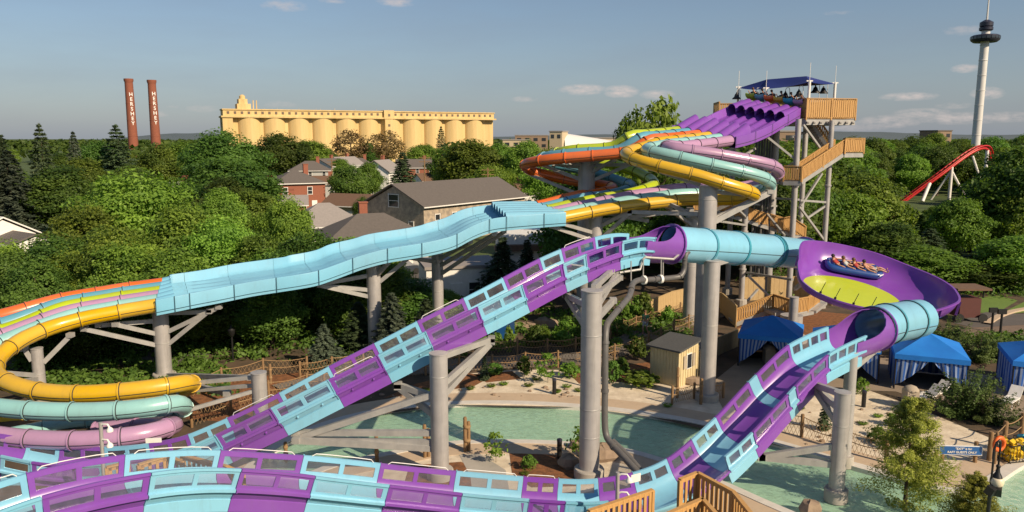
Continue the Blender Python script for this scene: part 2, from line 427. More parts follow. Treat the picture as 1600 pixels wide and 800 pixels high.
class Path:
    """smooth curve through control points, read by arc length"""
    def __init__(self, pts, n=10, roll=None):
        P = [Vector(p) for p in pts]
        P = [P[0] * 2 - P[1]] + P + [P[-1] * 2 - P[-2]]
        out = []
        for i in range(1, len(P) - 2):
            p0, p1, p2, p3 = P[i - 1], P[i], P[i + 1], P[i + 2]
            # centripetal tangents keep close points from looping
            t0, t1, t2 = ((p1 - p0).length + 1e-6) ** .5, ((p2 - p1).length + 1e-6) ** .5, ((p3 - p2).length + 1e-6) ** .5
            m1 = ((p1 - p0) / t0 - (p2 - p0) / (t0 + t1) + (p2 - p1) / t1) * t1
            m2 = ((p2 - p1) / t1 - (p3 - p1) / (t1 + t2) + (p3 - p2) / t2) * t1
            for k in range(n):
                u = k / n
                out.append(p1 * (2 * u ** 3 - 3 * u ** 2 + 1) + m1 * (u ** 3 - 2 * u ** 2 + u) + p2 * (-2 * u ** 3 + 3 * u ** 2) + m2 * (u ** 3 - u ** 2))
        out.append(P[-2].copy())
        # light smoothing
        for _ in range(6):
            out = [out[0]] + [(out[i - 1] + out[i] * 2 + out[i + 1]) / 4 for i in range(1, len(out) - 1)] + [out[-1]]
        self.p = out; self.s = [0.0]
        for a, b in zip(out, out[1:]): self.s.append(self.s[-1] + (b - a).length)
        self.L = self.s[-1]
    def pos(self, s):
        s = min(max(s, 0.0), self.L)
        lo, hi = 0, len(self.s) - 1
        while hi - lo > 1:
            m = (lo + hi) // 2
            if self.s[m] <= s: lo = m
            else: hi = m
        u = (s - self.s[lo]) / max(self.s[hi] - self.s[lo], 1e-9)
        return self.p[lo].lerp(self.p[hi], u)
    def frame(self, s):
        e = .25
        a, b = max(s - e, 0), min(s + e, self.L)
        t = (self.pos(b) - self.pos(a)).normalized()
        side = t.cross(Vector((0, 0, 1))).normalized()
        up = side.cross(t).normalized()
        c = self.pos(s)
        if s < 0: c = c + t * s
        if s > self.L: c = c + t * (s - self.L)
        return c, t, side, up
    def near(self, p):
        p = Vector(p)
        i = min(range(len(self.p)), key=lambda j: (self.p[j] - p).length)
        return self.s[i]
    def near_px(self, px):
        i = min(range(len(self.p)), key=lambda j: abs(800 + F_PX * self.p[j].x / (self.p[j].y * cp - (self.p[j].z - CAM_H) * sp_) - px))
        return self.s[i]

# ------------------------------------------------------------------ ground, pool, paths
pool_back = [(330, 800), (380, 752), (415, 712), (455, 688), (500, 668), (560, 650), (630, 638), (700, 632), (800, 631), (900, 636), (1000, 647), (1080, 660),
             (1160, 679), (1240, 702), (1320, 726), (1400, 748), (1450, 763), (1500, 774), (1540, 764), (1575, 742), (1605, 722), (1700, 700), (1900, 690)]
pool_front = [(1900, 1050), (1420, 1000), (1310, 850), (1265, 812), (1210, 790), (1150, 762), (1100, 742), (1030, 716), (980, 702), (900, 692), (800, 688), (690, 691), (630, 703), (580, 713), (500, 730), (450, 760), (400, 800)]
def smooth2(pts, n=4):
    p = Path([Vector((q[0], q[1], 0)) for q in pts], n)
    return [Vector((q.x, q.y, 0)) for q in p.p]
pb = smooth2([gr(*p) for p in pool_back]); pf = smooth2([gr(*p) for p in pool_front])
pool_poly = pb + pf
sheet('ground', [(-4500, -150), (4500, -150), (4500, 6500), (-4500, 6500)], 0.0, 'grass', [pool_poly])
sheet('pool_floor', [(v.x, v.y) for v in pool_poly], -.55, 'pool_floor')
sheet('pool_water', [(v.x, v.y) for v in pool_poly], -.14, 'water')
mb = MB()
n = len(pool_poly)
mb.add([(v.x, v.y, .0) for v in pool_poly] + [(v.x, v.y, -.6) for v in pool_poly], [(i, (i + 1) % n, n + (i + 1) % n, n + i) for i in range(n)])
mb.build('pool_wall', 'kerb', kind='structure')
def strip(name, line, a, b, z0, z1, m, kind='structure', parent=None, label=None):
    """raised band beside a polyline, from offset a to b (left normal), top at z1"""
    L = [Vector(p) for p in line]; rows = []
    for i, p in enumerate(L):
        t = (L[min(i + 1, len(L) - 1)] - L[max(i - 1, 0)]); nrm = Vector((-t.y, t.x, 0)).normalized()
        q0, q1 = p + nrm * a, p + nrm * b
        rows.append([(q0.x, q0.y, z0), (q0.x, q0.y, z1), (q1.x, q1.y, z1), (q1.x, q1.y, z0)])
    m_ = MB(); m_.grid(rows)
    return m_.build(name, m, kind=kind, parent=parent, label=label)
strip('pool_coping', pb, -.06, .45, -.2, .05, 'kerb')
strip('pool_deck', pb, .44, 1.75, -.2, .022, 'deck')
strip('pool_coping', pf, -.06, .35, -.2, .05, 'kerb')
strip('pool_deck', pf, .34, 1.5, -.2, .022, 'deck')

G2 = lambda pts: [gr(*p) for p in pts]
sheet('woodland_floor', G2([(-600, 700), (-300, 470), (250, 455), (640, 470), (800, 440), (960, 430), (1240, 415), (1500, 430), (1760, 520), (1760, 640), (1480, 770), (1240, 702), (1000, 648), (900, 637), (700, 633), (560, 652), (430, 700), (100, 850)]), .004, 'soil')
sheet('sand_bed', G2([(560, 640), (640, 612), (720, 585), (800, 578), (870, 578), (930, 588), (1010, 600), (1100, 600), (1160, 622), (1230, 622), (1330, 600), (1440, 640), (1560, 690), (1600, 715), (1570, 745), (1500, 772), (1400, 748), (1240, 702), (1080, 660), (900, 636), (700, 632), (610, 641)]), .008, 'sand')
for k, pts in enumerate([[(600, 622), (650, 600), (720, 582), (770, 588), (740, 604), (640, 618)], [(880, 575), (925, 572), (935, 590), (905, 600)], [(945, 575), (1020, 565), (1050, 590), (1010, 602), (955, 596)],
            [(740, 585), (800, 580), (815, 592), (760, 598)]]):
    sheet('mulch_bed', G2(pts), .012, 'mulch')
sheet('mulch_bed', G2([(1150, 520), (1160, 486), (1230, 482), (1420, 500), (1300, 530)]), .013, 'mulch')
# island
sheet('island_sand', G2([(430, 790), (500, 742), (590, 722), (690, 700), (800, 696), (930, 702), (1010, 722), (1060, 760), (1000, 830), (600, 850)]), .006, 'sand')
sheet('mulch_bed', G2([(795, 702), (870, 700), (905, 715), (900, 760), (830, 762), (800, 740)]), .014, 'mulch')
sheet('mulch_bed', G2([(640, 728), (720, 722), (780, 745), (700, 790), (630, 760)]), .016, 'mulch')
sheet('deck_path', G2([(712, 700), (735, 700), (790, 735), (800, 790), (740, 790), (735, 745)]), .018, 'concrete')
sheet('deck_path', G2([(1090, 760), (1150, 776), (1210, 806), (1270, 850), (1000, 880), (960, 800)]), .02, 'deck')
# cabana terrace, plaza road, lawns, town asphalt
sheet('terrace', G2([(1130, 640), (1110, 600), (1160, 560), (1400, 560), (1560, 590), (1760, 620), (1760, 690), (1600, 655), (1480, 640), (1400, 612), (1290, 608), (1200, 625)]), .016, 'terrace')
sheet('plaza', G2([(1420, 560), (1470, 520), (1540, 503), (1600, 496), (1800, 470), (1900, 560), (1760, 590), (1600, 560)]), .012, 'pave')
sheet('road', G2([(1490, 505), (1540, 488), (1620, 492), (1760, 470), (1760, 500), (1600, 508), (1520, 512)]), .02, 'asphalt')
sheet('lawn', G2([(1500, 468), (1560, 462), (1590, 470), (1560, 488), (1505, 490)]), .018, 'lawn')
sheet('lawn', G2([(1560, 492), (1600, 472), (1700, 470), (1690, 484), (1610, 488)]), .024, 'lawn')
mb = MB()
kl = smooth2(G2([(1548, 508), (1562, 498), (1582, 490), (1605, 485), (1650, 480)]))
strip('road_kerb', kl, 0, .5, 0, .14, 'deck')
sheet('lawn', G2([(20, 330), (95, 325), (95, 362), (70, 372), (10, 368)]), .01, 'lawn')
sheet('lawn', G2([(520, 345), (580, 330), (610, 345), (560, 362)]), .01, 'lawn')
sheet('car_park', G2([(600, 420), (640, 405), (770, 410), (800, 440), (760, 480), (660, 480), (610, 450)]), .012, 'asphalt')
sheet('road', G2([(120, 545), (240, 540), (330, 548), (320, 568), (130, 572)]), .012, 'asphalt')
sheet('car_park', G2([(830, 390), (900, 360), (960, 365), (960, 410), (880, 425)]), .012, 'asphalt')
# dirt slope and paths below the spruces
sheet('bark_path', G2([(290, 655), (300, 610), (390, 590), (470, 582), (500, 600), (440, 640), (360, 660)]), .012, 'mulch')
# distant hills, haze put into their bluish colour
for (x0, x1, Y, h, seed) in ((-2600, -600, 5200, 52, 1), (-700, 1500, 5600, 30, 2), (900, 4200, 5200, 46, 5)):
    rr = random.Random(seed); mb = MB(); rows = [[], [], []]
    for i in range(41):
        u = i / 40; x = x0 + (x1 - x0) * u
        z = h * math.sin(math.pi * u) ** .6 * (1 + .25 * math.sin(u * 9 + seed) + .08 * rr.random())
        rows[0].append((x, Y - 500, -2)); rows[1].append((x, Y, z)); rows[2].append((x, Y + 400, -2))
    mb.grid(rows)
    mb.build('hills', mat('hazy_hills', (.085, .115, .13), .95, ns=.01), kind='structure', smooth=True)

# ------------------------------------------------------------------ raft slide (water coaster with windows)
PAIRS = [((.955, .0), (.87, .0)), ((.955, -.085), (.865, -.085)), ((.915, -.10), (.862, -.10)), ((.905, -.17), (.856, -.17)), ((.875, -.53), (.822, -.53)),
         ((.865, -.62), (.805, -.62)), ((.955, -.65), (.78, -.68)), ((.955, -.735), (.74, -.76)), ((.80, -.80), (.67, -.85)), ((.72, -.985), (.50, -.955)),
         ((.60, -1.10), (.30, -1.01)), ((.30, -1.15), (.12, -1.035))]
PROF = [((-a[0], a[1]), (-b[0], b[1])) for a, b in PAIRS] + [(a, b) for a, b in reversed(PAIRS)]
NP = len(PROF)
def flume_section(path, s0, s1, colour, parent, walls=(2, 2), roll=0.0, nozzle=True, rail=None, cutside=None):
    """one moulded length of open flume: double shell, window holes in both walls, a pane in each hole"""
    L = s1 - s0
    def tl(nw):
        if nw <= 0: return []
        g = .16 / L; w = (1 - g * (nw + 1)) / nw
        return [(g + i * (w + g), g + i * (w + g) + w) for i in range(nw)]
    wins = {0: tl(walls[0]), 1: tl(walls[1])}      # 0: negative side, 1: positive side
    T = {0.0, 1.0}
    for l in wins.values():
        for a, b in l: T.update((round(a, 5), round(a + (b - a) / 3, 5), round(a + 2 * (b - a) / 3, 5), round(b, 5)))
    if len(T) < 6: T.update((.2, .4, .6, .8))
    T = sorted(T)
    g_ = .008 / L
    def pt(t, su, d=0.0):
        c, tt, side, up = path.frame(s0 + L * (g_ + t * (1 - 2 * g_)))
        r = roll(s0 + L * t) if callable(roll) else roll
        if r:
            side, up = side * math.cos(r) + up * math.sin(r), up * math.cos(r) - side * math.sin(r)
        return c + side * su[0] + up * su[1]
    mb = MB()
    nT = len(T)
    O = [[pt(t, p[0]) for p in PROF] for t in T]; I = [[pt(t, p[1]) for p in PROF] for t in T]
    o0 = mb.add([p for r in O for p in r], []); i0 = mb.add([p for r in I for p in r], [])
    Oi = lambda i, j: i * NP + j
    Ii = lambda i, j: nT * NP + i * NP + j
    def hole(i, j):
        tm = (T[i] + T[i + 1]) / 2
        if j == 3: return any(a < tm < b for a, b in wins[0])
        if j == NP - 5: return any(a < tm < b for a, b in wins[1])
        return False
    F = []
    lo, hi = (0, NP - 1)
    if cutside == 1: hi = NP - 7
    if cutside == 0: lo = 6
    for i in range(nT - 1):
        for j in range(lo, hi):
            if hole(i, j):
                F += [(Oi(i, j), Oi(i + 1, j), Ii(i + 1, j), Ii(i, j)), (Oi(i, j + 1), Ii(i, j + 1), Ii(i + 1, j + 1), Oi(i + 1, j + 1))]
                if i == 0 or not hole(i - 1, j): F.append((Oi(i, j), Ii(i, j), Ii(i, j + 1), Oi(i, j + 1)))
                if i == nT - 2 or not hole(i + 1, j): F.append((Oi(i + 1, j), Oi(i + 1, j + 1), Ii(i + 1, j + 1), Ii(i + 1, j)))
            else:
                F += [(Oi(i, j), Oi(i, j + 1), Oi(i + 1, j + 1), Oi(i + 1, j)), (Ii(i, j), Ii(i + 1, j), Ii(i + 1, j + 1), Ii(i, j + 1))]
        for j in (lo, hi):
            F.append((Oi(i, j), Ii(i, j), Ii(i + 1, j), Oi(i + 1, j)))
    for i in (0, nT - 1):
        for j in range(lo, hi): F.append((Oi(i, j), Oi(i, j + 1), Ii(i, j + 1), Ii(i, j)))
    mb.add([], []); mb.f += F; mb.m += [0] * len(F)
    # lower skirts under both walls and a bolted end flange
    for sg in (-1, 1):
        if (cutside == 1 and sg > 0) or (cutside == 0 and sg < 0): continue
        mb.grid([[pt(t, (sg * .71, -1.0)), pt(t, (sg * .745, -1.02)), pt(t, (sg * .745, -1.40)), pt(t, (sg * .70, -1.40))] for t in T], close=True)
        e = [pt(1.0, p[0]) for p in (PROF[:10] if sg < 0 else PROF[-10:])]
        e2 = [pt(1.0, (p[0][0] * 1.0 + (-.035 if p[0][0] < 0 else .035), p[0][1] + (.02 if p[0][1] > -.2 else -.01))) for p in (PROF[:10] if sg < 0 else PROF[-10:])]
        w = .035 / L
        f_ = [pt(1.0 - w, p[0]) for p in (PROF[:10] if sg < 0 else PROF[-10:])]
        f2 = [pt(1.0 - w, (p[0][0] + (-.035 if p[0][0] < 0 else .035), p[0][1] + (.02 if p[0][1] > -.2 else -.01))) for p in (PROF[:10] if sg < 0 else PROF[-10:])]
        mb.grid([f_, f2, e2, e])
    sec = mb.build('flume_section', colour, parent, smooth=35, label=('light blue' if colour == 'light_blue' else 'purple') + ' flume section')
    for wi in (0, 1):
        for a, b in wins[wi]:
            if cutside == wi: continue
            m2 = MB(); jj = 3 if wi == 0 else NP - 5
            rows = []
            for q in range(4):
                t = a + (b - a) * q / 3
                pa = [(PROF[jj][0][k] + PROF[jj][1][k]) / 2 for k in (0, 1)]; pc = [(PROF[jj + 1][0][k] + PROF[jj + 1][1][k]) / 2 for k in (0, 1)]
                rows.append([pt(t, pa), pt(t, pc)])
            m2.grid(rows); m2.build('window_pane', 'pane', sec)
    near = 1
    if nozzle and cutside != near:
        for t in (.28, .72):
            m2 = MB(); m2.ball(pt(t, (.80, -.87)), (.05, .05, .05), 6); m2.build('nozzle', colour, sec)
    if rail is not None:
        m2 = MB(); sg = .91 if rail else -.91
        pts = [pt(.10, (sg, 0)), pt(.14, (sg, .09))] + [pt(.14 + .72 * q / 4, (sg, .10)) for q in range(1, 4)] + [pt(.86, (sg, .09)), pt(.90, (sg, 0))]
        m2.pipe(pts, .015, 6); m2.build('grab_rail', 'white', sec)
    return sec

raft = thing('raft_slide', 'purple and light blue raft slide of windowed flumes running into tubes round a saucer bowl', 'water slide', gr(685, 770))
# rising run: from the dip at the left up to the tunnel mouth
up_pts = [at(*p) for p in [(-260, 672, 29), (-120, 686, 30), (0, 693, 30.2), (73, 707, 30.2), (140, 712, 30), (215, 706, 29.8), (282, 692, 29.8), (345, 666, 30), (430, 625, 30.2), (506, 586, 30.5),
                           (580, 549, 31), (651, 513, 31.5), (721, 479, 32.2), (787, 446, 33), (850, 413, 34), (900, 391, 35), (950, 373.5, 36.2), (985, 367, 37.2), (1015, 369, 38)]]
up = Path(up_pts)
bounds = [up.near_px(x) for x in (-250, -180, -110, -40, 20, 73, 140, 215, 282, 345, 430, 511, 588, 656, 733, 800, 862, 893, 950, 1002)]
bounds = sorted(set(round(b, 3) for b in bounds))
for i in range(len(bounds) - 1):
    s0, s1 = bounds[i], bounds[i + 1]
    colr = 'light_blue' if i % 2 == 0 else 'purple'
    nw = 1 if (s1 - s0) < 1.75 else 2
    flume_section(up, s0, s1, colr, raft, (nw, nw), rail=(0 if i % 4 == 1 else (1 if i % 2 else None)))
UPN = len(bounds) - 1
# falling run from the saucer's exit and the long bend in front
dn_pts = [at(*p) for p in [(1350, 508, 33.2), (1320, 518, 32.4), (1290, 531, 31.6), (1262, 546, 30.9), (1235, 570, 30.2), (1208, 597, 29.6), (1177, 630, 28.9), (1146, 663, 28.3), (1105, 700, 27.6), (1060, 732, 27.1), (1000, 755, 26.8), (928, 766, 26.6), (873, 765, 26.5),
                           (787, 759, 26.3), (700, 751, 26), (600, 740, 25.3), (530, 732, 24.8), (462, 725, 24.2), (348, 717, 22.8), (280, 718, 21.9), (207, 725, 20.9), (130, 738, 20), (52, 757, 19.2), (-30, 785, 18.4), (-120, 825, 17.6)]]
dn = Path(dn_pts)
bx = [1322, 1262, 1212, 1200, 1146, 1105, 1060, 1000, 945, 880, 818, 720, 604, 480, 358, 212, 50, -90]
bd = [dn.near_px(x) for x in bx]
for i in range(len(bd) - 1):
    s0, s1 = bd[i], bd[i + 1]
    colr = 'light_blue' if i % 2 == 0 else 'purple'
    nw = 2
    if i == 0: nw = 4
    if i == 2: nw = 0
    if i in (7, 8): nw = 2
    # travelling left and down the near wall is on the negative side; the loading station leaves it open
    cut = 0 if 5 <= i <= 6 else None
    flume_section(dn, s0, s1, colr, raft, (nw, nw), rail=(1 if i >= 9 else None), cutside=cut, nozzle=(i > 8))

def ring_pts(path, s, r, n, a0=0.0, a1=2 * math.pi, off=(0, 0)):
    c, t, side, up_ = path.frame(s)
    c = c + side * off[0] + up_ * off[1]
    full = abs(a1 - a0 - 2 * math.pi) < 1e-6
    return [c + side * (r * math.cos(a0 + (a1 - a0) * j / (n if full else n - 1))) + up_ * (r * math.sin(a0 + (a1 - a0) * j / (n if full else n - 1))) for j in range(n)]

def tube_section(path, s0, s1, r, colour, parent, n=16, label=None, step=.5, flange=None, fl_w=.07, fl_h=.045, seam=True, name='tube_section'):
    k = max(2, int((s1 - s0) / step) + 1)
    mb = MB()
    g = .006
    ss = [s0 + g + (s1 - s0 - 2 * g) * i / k for i in range(k + 1)]
    mb.grid([ring_pts(path, s, r, n) for s in ss], close=True)
    mb.grid([ring_pts(path, s, r * .955, n) for s in ss], close=True)
    if seam:
        for ang in (R(-12), R(192)):
            rows = []
            for s in ss:
                c, t, side, u = path.frame(s)
                d = side * math.cos(ang) + u * math.sin(ang); q = side * -math.sin(ang) + u * math.cos(ang)
                rows.append([c + d * (r + .002) + q * .012, c + d * (r + .02) + q * .012, c + d * (r + .02) - q * .012, c + d * (r + .002) - q * .012])
            mb.grid(rows, k=1)
    o = mb.build(name, [colour, 'sealant'], parent, smooth=50, label=label)
    # bolted flange at the joint
    mb = MB()
    rows = []
    for (ds, rr) in ((-fl_w / 2, r + .001), (-fl_w / 2, r + fl_h), (fl_w / 2, r + fl_h), (fl_w / 2, r + .001)):
        rows.append(ring_pts(path, s1 + ds, rr, n))
    mb.grid(rows, close=True)
    mb.grid([ring_pts(path, s1 + fl_w / 2 + ds, r + rr, n) for ds, rr in ((.001, .004), (.002, fl_h * .6), (.034, fl_h * .6), (.036, .004))], close=True, k=1)
    mb.build('flange', [flange or colour, 'sealant'], o, smooth=50)
    return o
M['sealant'] = mat('sealant_line', (.035, .04, .045), .7)

def mouth(path, s0, s1, r, parent, colour='purple', drop=.30, label='purple bell mouth of the raft tunnel', flare=.16):
    """bell mouth: an open trough at s0 closing to a full ring at s1 (works in both directions)"""
    mb = MB(); n, k = 29, 10
    R1, R2 = [], []
    for i in range(k + 1):
        u = i / k; s = s0 + (s1 - s0) * u
        e = u ** 4.0
        half = R(96) + (math.pi - R(96)) * e
        rr = r * (1.0 + flare * math.sin(math.pi * u) ** 1.0 * .6 + .02)
        off = (0, -.30 - .06 * u)
        if i == k: half = math.pi - 1e-4
        R1.append(ring_pts(path, s, rr, n, -math.pi / 2 - half, -math.pi / 2 + half, off))
        R2.append(ring_pts(path, s, rr - .05, n, -math.pi / 2 - half, -math.pi / 2 + half, off))
    mb.grid(R1); mb.grid(R2)
    mb.grid([[a, b] for a, b in zip(R1[0], R2[0])])
    mb.grid([[a[0], b[0]] for a, b in zip(R1, R2)]); mb.grid([[a[-1], b[-1]] for a, b in zip(R1, R2)])
    mb.grid([[a, b] for a, b in zip(R1[-1], R2[-1])])
    o = mb.build('tunnel_mouth', colour, parent, smooth=50, label=label)
    m2 = MB(); w = .05 if s1 > s0 else -.05
    m2.grid([ring_pts(path, s1 + q * w, rr, 29, off=(0, -.36)) for q, rr in ((-1, r + .02), (-1, r + .11), (1, r + .11), (1, r + .02))], close=True)
    m2.build('flange', 'purple', o, smooth=50)
    return o
RT = .93
# upper tunnel: axis a little under the rim line
tun = Path([up.pos(up.near_px(985))] + [at(*p) for p in [(1015, 368, 38), (1040, 369.5, 38.6), (1075, 372, 39.5), (1110, 374.5, 40.8), (1150, 377.5, 42.4), (1190, 381, 44.2), (1225, 384.5, 46), (1256, 388, 47.8)]])
mouth(tun, tun.near_px(992), tun.near_px(1050), RT, raft)
class Shift:
    """the same path moved down a little"""
    def __init__(self, p, dz): self.q, self.dz, self.L = p, dz, p.L
    def frame(self, s):
        c, t, a, b = self.q.frame(s); return c + b * self.dz, t, a, b
    def pos(self, s): return self.frame(s)[0]
tunS = Shift(tun, -.36)
tb = [tun.near_px(x) for x in (1053, 1098, 1150, 1206, 1255)]
for a, b in zip(tb, tb[1:]):
    tube_section(tunS, a, b, RT, 'light_blue', raft, 28, 'light blue raft tube section', flange='teal_flange', fl_w=.16, fl_h=.05)
tube_section(tunS, tb[3] + .18, tb[3] + .30, RT + .03, 'teal_flange', raft, 28, 'teal joint ring on the raft tube', seam=False, name='joint_ring', step=.2)
mb = MB(); mb.grid([ring_pts(tunS, tun.near_px(1255) + d, rr, 28) for d, rr in ((.0, RT), (.0, RT + .16), (.12, RT + .16), (.12, RT))], close=True); mb.build('end_flange', 'purple', raft, smooth=40, label='purple end flange of the tube at the bowl')
# exit tunnel
ex = Path([at(*p) for p in [(1474, 480, 38.8), (1452, 485, 37.7), (1430, 489, 36.7), (1405, 493, 35.5), (1378, 498, 34.3), (1350, 507, 33.2), (1322, 517, 32.45), (1300, 526, 31.9)]])
exS = Shift(ex, -.30)
tb = [ex.near_px(x) for x in (1436, 1420, 1386, 1366)]
for a, b in zip(tb, tb[1:]):
    tube_section(exS, a, b, RT, 'light_blue', raft, 28, 'light blue exit tube section', flange='teal_flange', fl_w=.14, fl_h=.05)
mouth(ex, ex.near_px(1308), ex.near_px(1367), RT, raft, label='purple bell mouth of the exit tunnel')

# saucer bowl
def saucer():
    C = at(1330, 457, 41.0)
    n = Vector((.13, -.18, 1)).normalized()
    ex_ = Vector((1, 0, 0)); ex_ = (ex_ - n * ex_.dot(n)).normalized(); ey = n.cross(ex_).normalized()
    keys = [(-180, 2.72, .30), (-150, 2.64, .20), (-120, 2.60, .18), (-98, 2.75, .22), (-84, 3.5, .5), (-70, 4.6, .95), (-45, 4.95, 1.35), (-20, 4.8, 1.3), (0, 4.95, 1.2), (30, 5.1, 1.1), (60, 4.85, 1.3), (90, 4.4, 1.45), (120, 3.6, 1.7), (150, 2.95, 1.0), (180, 2.72, .30)]
    def look(a):
        a = (a + 180) % 360 - 180
        for (a0, r0, h0), (a1, r1, h1) in zip(keys, keys[1:]):
            if a0 <= a <= a1:
                u = (a - a0) / (a1 - a0); u = u * u * (3 - 2 * u)
                return r0 + (r1 - r0) * u, h0 + (h1 - h0) * u
    NA = 96; top, bot = [], []
    for i in range(NA):
        a = -180 + 360 * i / NA
        ro, h = look(a); ca, sa = math.cos(R(a)), math.sin(R(a))
        d = ex_ * ca + ey * sa
        r1, r2 = [], []
        rf = 2.5
        for q in range(9):
            u = q / 8
            r1.append(C + d * (rf + (ro - rf) * (math.sin(u * 1.45) / math.sin(1.45)) ** .62) + n * (h * (1 - math.cos(u * 1.45)) / (1 - math.cos(1.45))))
        rim = r1[-1]
        r1.append(rim + d * .10 + n * .015); r1.append(rim + d * .12 - n * .06)
        for q in range(8, -1, -1):
            u = q / 8
            r1.append(C + d * (rf + .05 + (ro - rf) * (math.sin(u * 1.45) / math.sin(1.45)) ** .62) + n * (h * (1 - math.cos(u * 1.45)) / (1 - math.cos(1.45)) - .07 - .10 * (1 - u)))
        top.append(r1)
    mb = MB(); mb.grid(top + [top[0]])
    b = mb.build('saucer_bowl', 'purple', raft, smooth=50, label='purple tilted saucer bowl')
    mb = MB()
    disc = [C + ex_ * (2.51 * math.cos(2 * math.pi * i / 64)) + ey * (2.51 * math.sin(2 * math.pi * i / 64)) + n * .004 for i in range(64)]
    mb.add(disc, [tuple(range(64))]); dk = [p - n * .12 for p in disc]
    mb.add(disc + dk, [(i, (i + 1) % 64, 64 + (i + 1) % 64, 64 + i) for i in range(64)]); mb.add(dk, [tuple(range(63, -1, -1))])
    mb.build('bowl_floor', 'lime_floor', b, label='yellow green bowl floor')
    # ribs outside the bowl, thin jets standing on the low rim
    for a in (-150, -132, -112, -95):
        ro, h = look(a); d = ex_ * math.cos(R(a)) + ey * math.sin(R(a)); p = C + d * ro + n * h
        m2 = MB(); m2.tube(p, p + n * .10, .06); m2.tube(p + n * .08, p + n * .62 + ex_ * .12, .018, n=6)
        m2.build('spray_jet', 'black', b)
    for a in range(-60, 160, 20):
        m2 = MB(); ro, h = look(a); d = ex_ * math.cos(R(a)) + ey * math.sin(R(a))
        m2.grid([[C + d * (ro + .05) + n * (h * u - .05), C + d * (ro + .17) + n * (h * u - .05)] for u in (.45, .7, 1)])
        m2.build('bowl_rib', 'purple', b)
    return C, ex_, ey, n, look
M['lime_floor'] = mat('lime_gelcoat', (.48, .56, .008), .4, (.44, .53, .01), ns=1, coat=.3, dirt=.08)
BOWL = saucer()

# ------------------------------------------------------------------ six lane mat racing slide
racer = thing('mat_racing_slide', 'six lane mat racing slide of brightly coloured tubes with a light blue open middle', 'water slide', gr(583, 565))
DT, SPC = .405, .93
LANE = [('yellow', 'yellow'), ('aqua', 'aqua'), ('lavender', 'lavender'), ('lime', 'lime green'), ('blue', 'blue'), ('orange', 'orange')]
A = lambda l: [at(*p) for p in l]
def offs(base, d, dz):
    """a line parallel to base, d away from the camera side, lifted dz"""
    out = []
    for i, p in enumerate(base):
        t = base[min(i + 1, len(base) - 1)] - base[max(i - 1, 0)]
        nrm = Vector((-t.y, t.x, 0)).normalized()
        if nrm.y < 0: nrm = -nrm
        out.append(p + nrm * d + Vector((0, 0, dz[i] if isinstance(dz, (list, tuple)) else dz)))
    return out
start = A([(1243, 174, 63), (1215, 190, 61.6), (1190, 204, 60.2), (1165, 214, 58.9), (1140, 220, 57.4)])
run1 = A([(1140, 220, 57.4), (1112, 224, 56), (1085, 227, 54.7), (1062, 229.5, 53.7)])
low = A([(1074, 312, 52), (1034, 316, 51.7), (995, 320, 51.4), (942, 328, 51), (900, 336, 50.5), (880, 340, 50.2)])
lowb = [.30, .25, .20, .13, .09, .07]
band = A([(245, 477, 42.2), (218, 481.5, 41.9), (191, 486, 41.5), (165, 491, 41.1), (138, 496, 40.7), (110, 503, 40.2), (85, 510, 39.7)])
upper_tail = {
    'lavender': [(1046, 227.5, 53.0), (1040, 229.5, 52.3), (1048, 231.5, 51.8), (1065, 234, 51.5), (1110, 240, 51.4), (1148, 246.5, 51.6), (1194, 255, 52.1), (1214, 263, 53), (1213, 275, 54.4), (1190, 286, 55.2), (1140, 295, 55)],
    'aqua': [(1022, 230, 53.3), (1010, 233.5, 52.2), (1018, 237, 51.2), (1040, 241.5, 50.5), (1072, 248.5, 50), (1119, 259, 49.7), (1166, 269.5, 49.8), (1192, 277.5, 50.3), (1204, 288, 51.6), (1190, 297, 53.2), (1140, 304, 53.8)],
    'yellow': [(1000, 232, 54.0), (980, 237.5, 52.5), (980, 244, 51), (1000, 252, 49.8), (1044, 263, 48.8), (1091, 274.5, 48.3), (1129, 286.5, 48.2), (1160, 295.5, 48.5), (1178, 303, 49.6), (1172, 310, 51.2), (1130, 312, 52.2)],
    'orange': [(985, 236, 55.8), (930, 243, 56.2), (870, 248, 57), (840, 252, 57.8), (820, 258, 59.2), (832, 268, 60.4), (865, 276, 60.5), (906, 284, 60.2), (938, 289, 59.6), (958, 293.5, 58.4), (948, 299.5, 57.2), (914, 306.5, 56.3)],
    'blue': [(970, 234.5, 56.8), (910, 239, 57.4), (866, 243.5, 58.2), (843, 249, 60), (865, 256, 61.4), (906, 264, 61.5), (938, 273, 61), (971, 284, 59.8), (988, 291.5, 58.2), (972, 300, 56.8), (938, 307, 55.8)],
    'lime': [(960, 229, 57.9), (900, 234, 58.4), (876, 238, 59.2), (862, 243, 61), (882, 249, 62.6), (943, 253.5, 62.8), (979, 263.5, 61.8), (1006, 274, 60.2), (1022, 286, 58), (1009, 295.5, 56), (979, 304, 55)],
}
upper_rank = ['lavender', 'aqua', 'yellow', 'orange', 'blue', 'lime']
low_from = {'yellow': 0, 'aqua': 0, 'lavender': 0, 'lime': 3, 'blue': 3, 'orange': 3}
def lane_tubes(path, s0, s1, colour, word, seg=1.95):
    k = max(1, round((s1 - s0) / seg))
    for i in range(k):
        tube_section(path, s0 + (s1 - s0) * i / k, s0 + (s1 - s0) * (i + 1) / k, DT, colour, racer, 16, word + ' tube section')
for i, (c, w) in enumerate(LANE):
    r_ = upper_rank.index(c)
    P = offs(run1, SPC * r_, .15 * r_) + A(upper_tail[c])
    lo_ = offs(low, SPC * i, [b * i for b in lowb])[low_from[c]:]
    pth = Path(P + lo_)
    lane_tubes(pth, 0, pth.L, c, w)
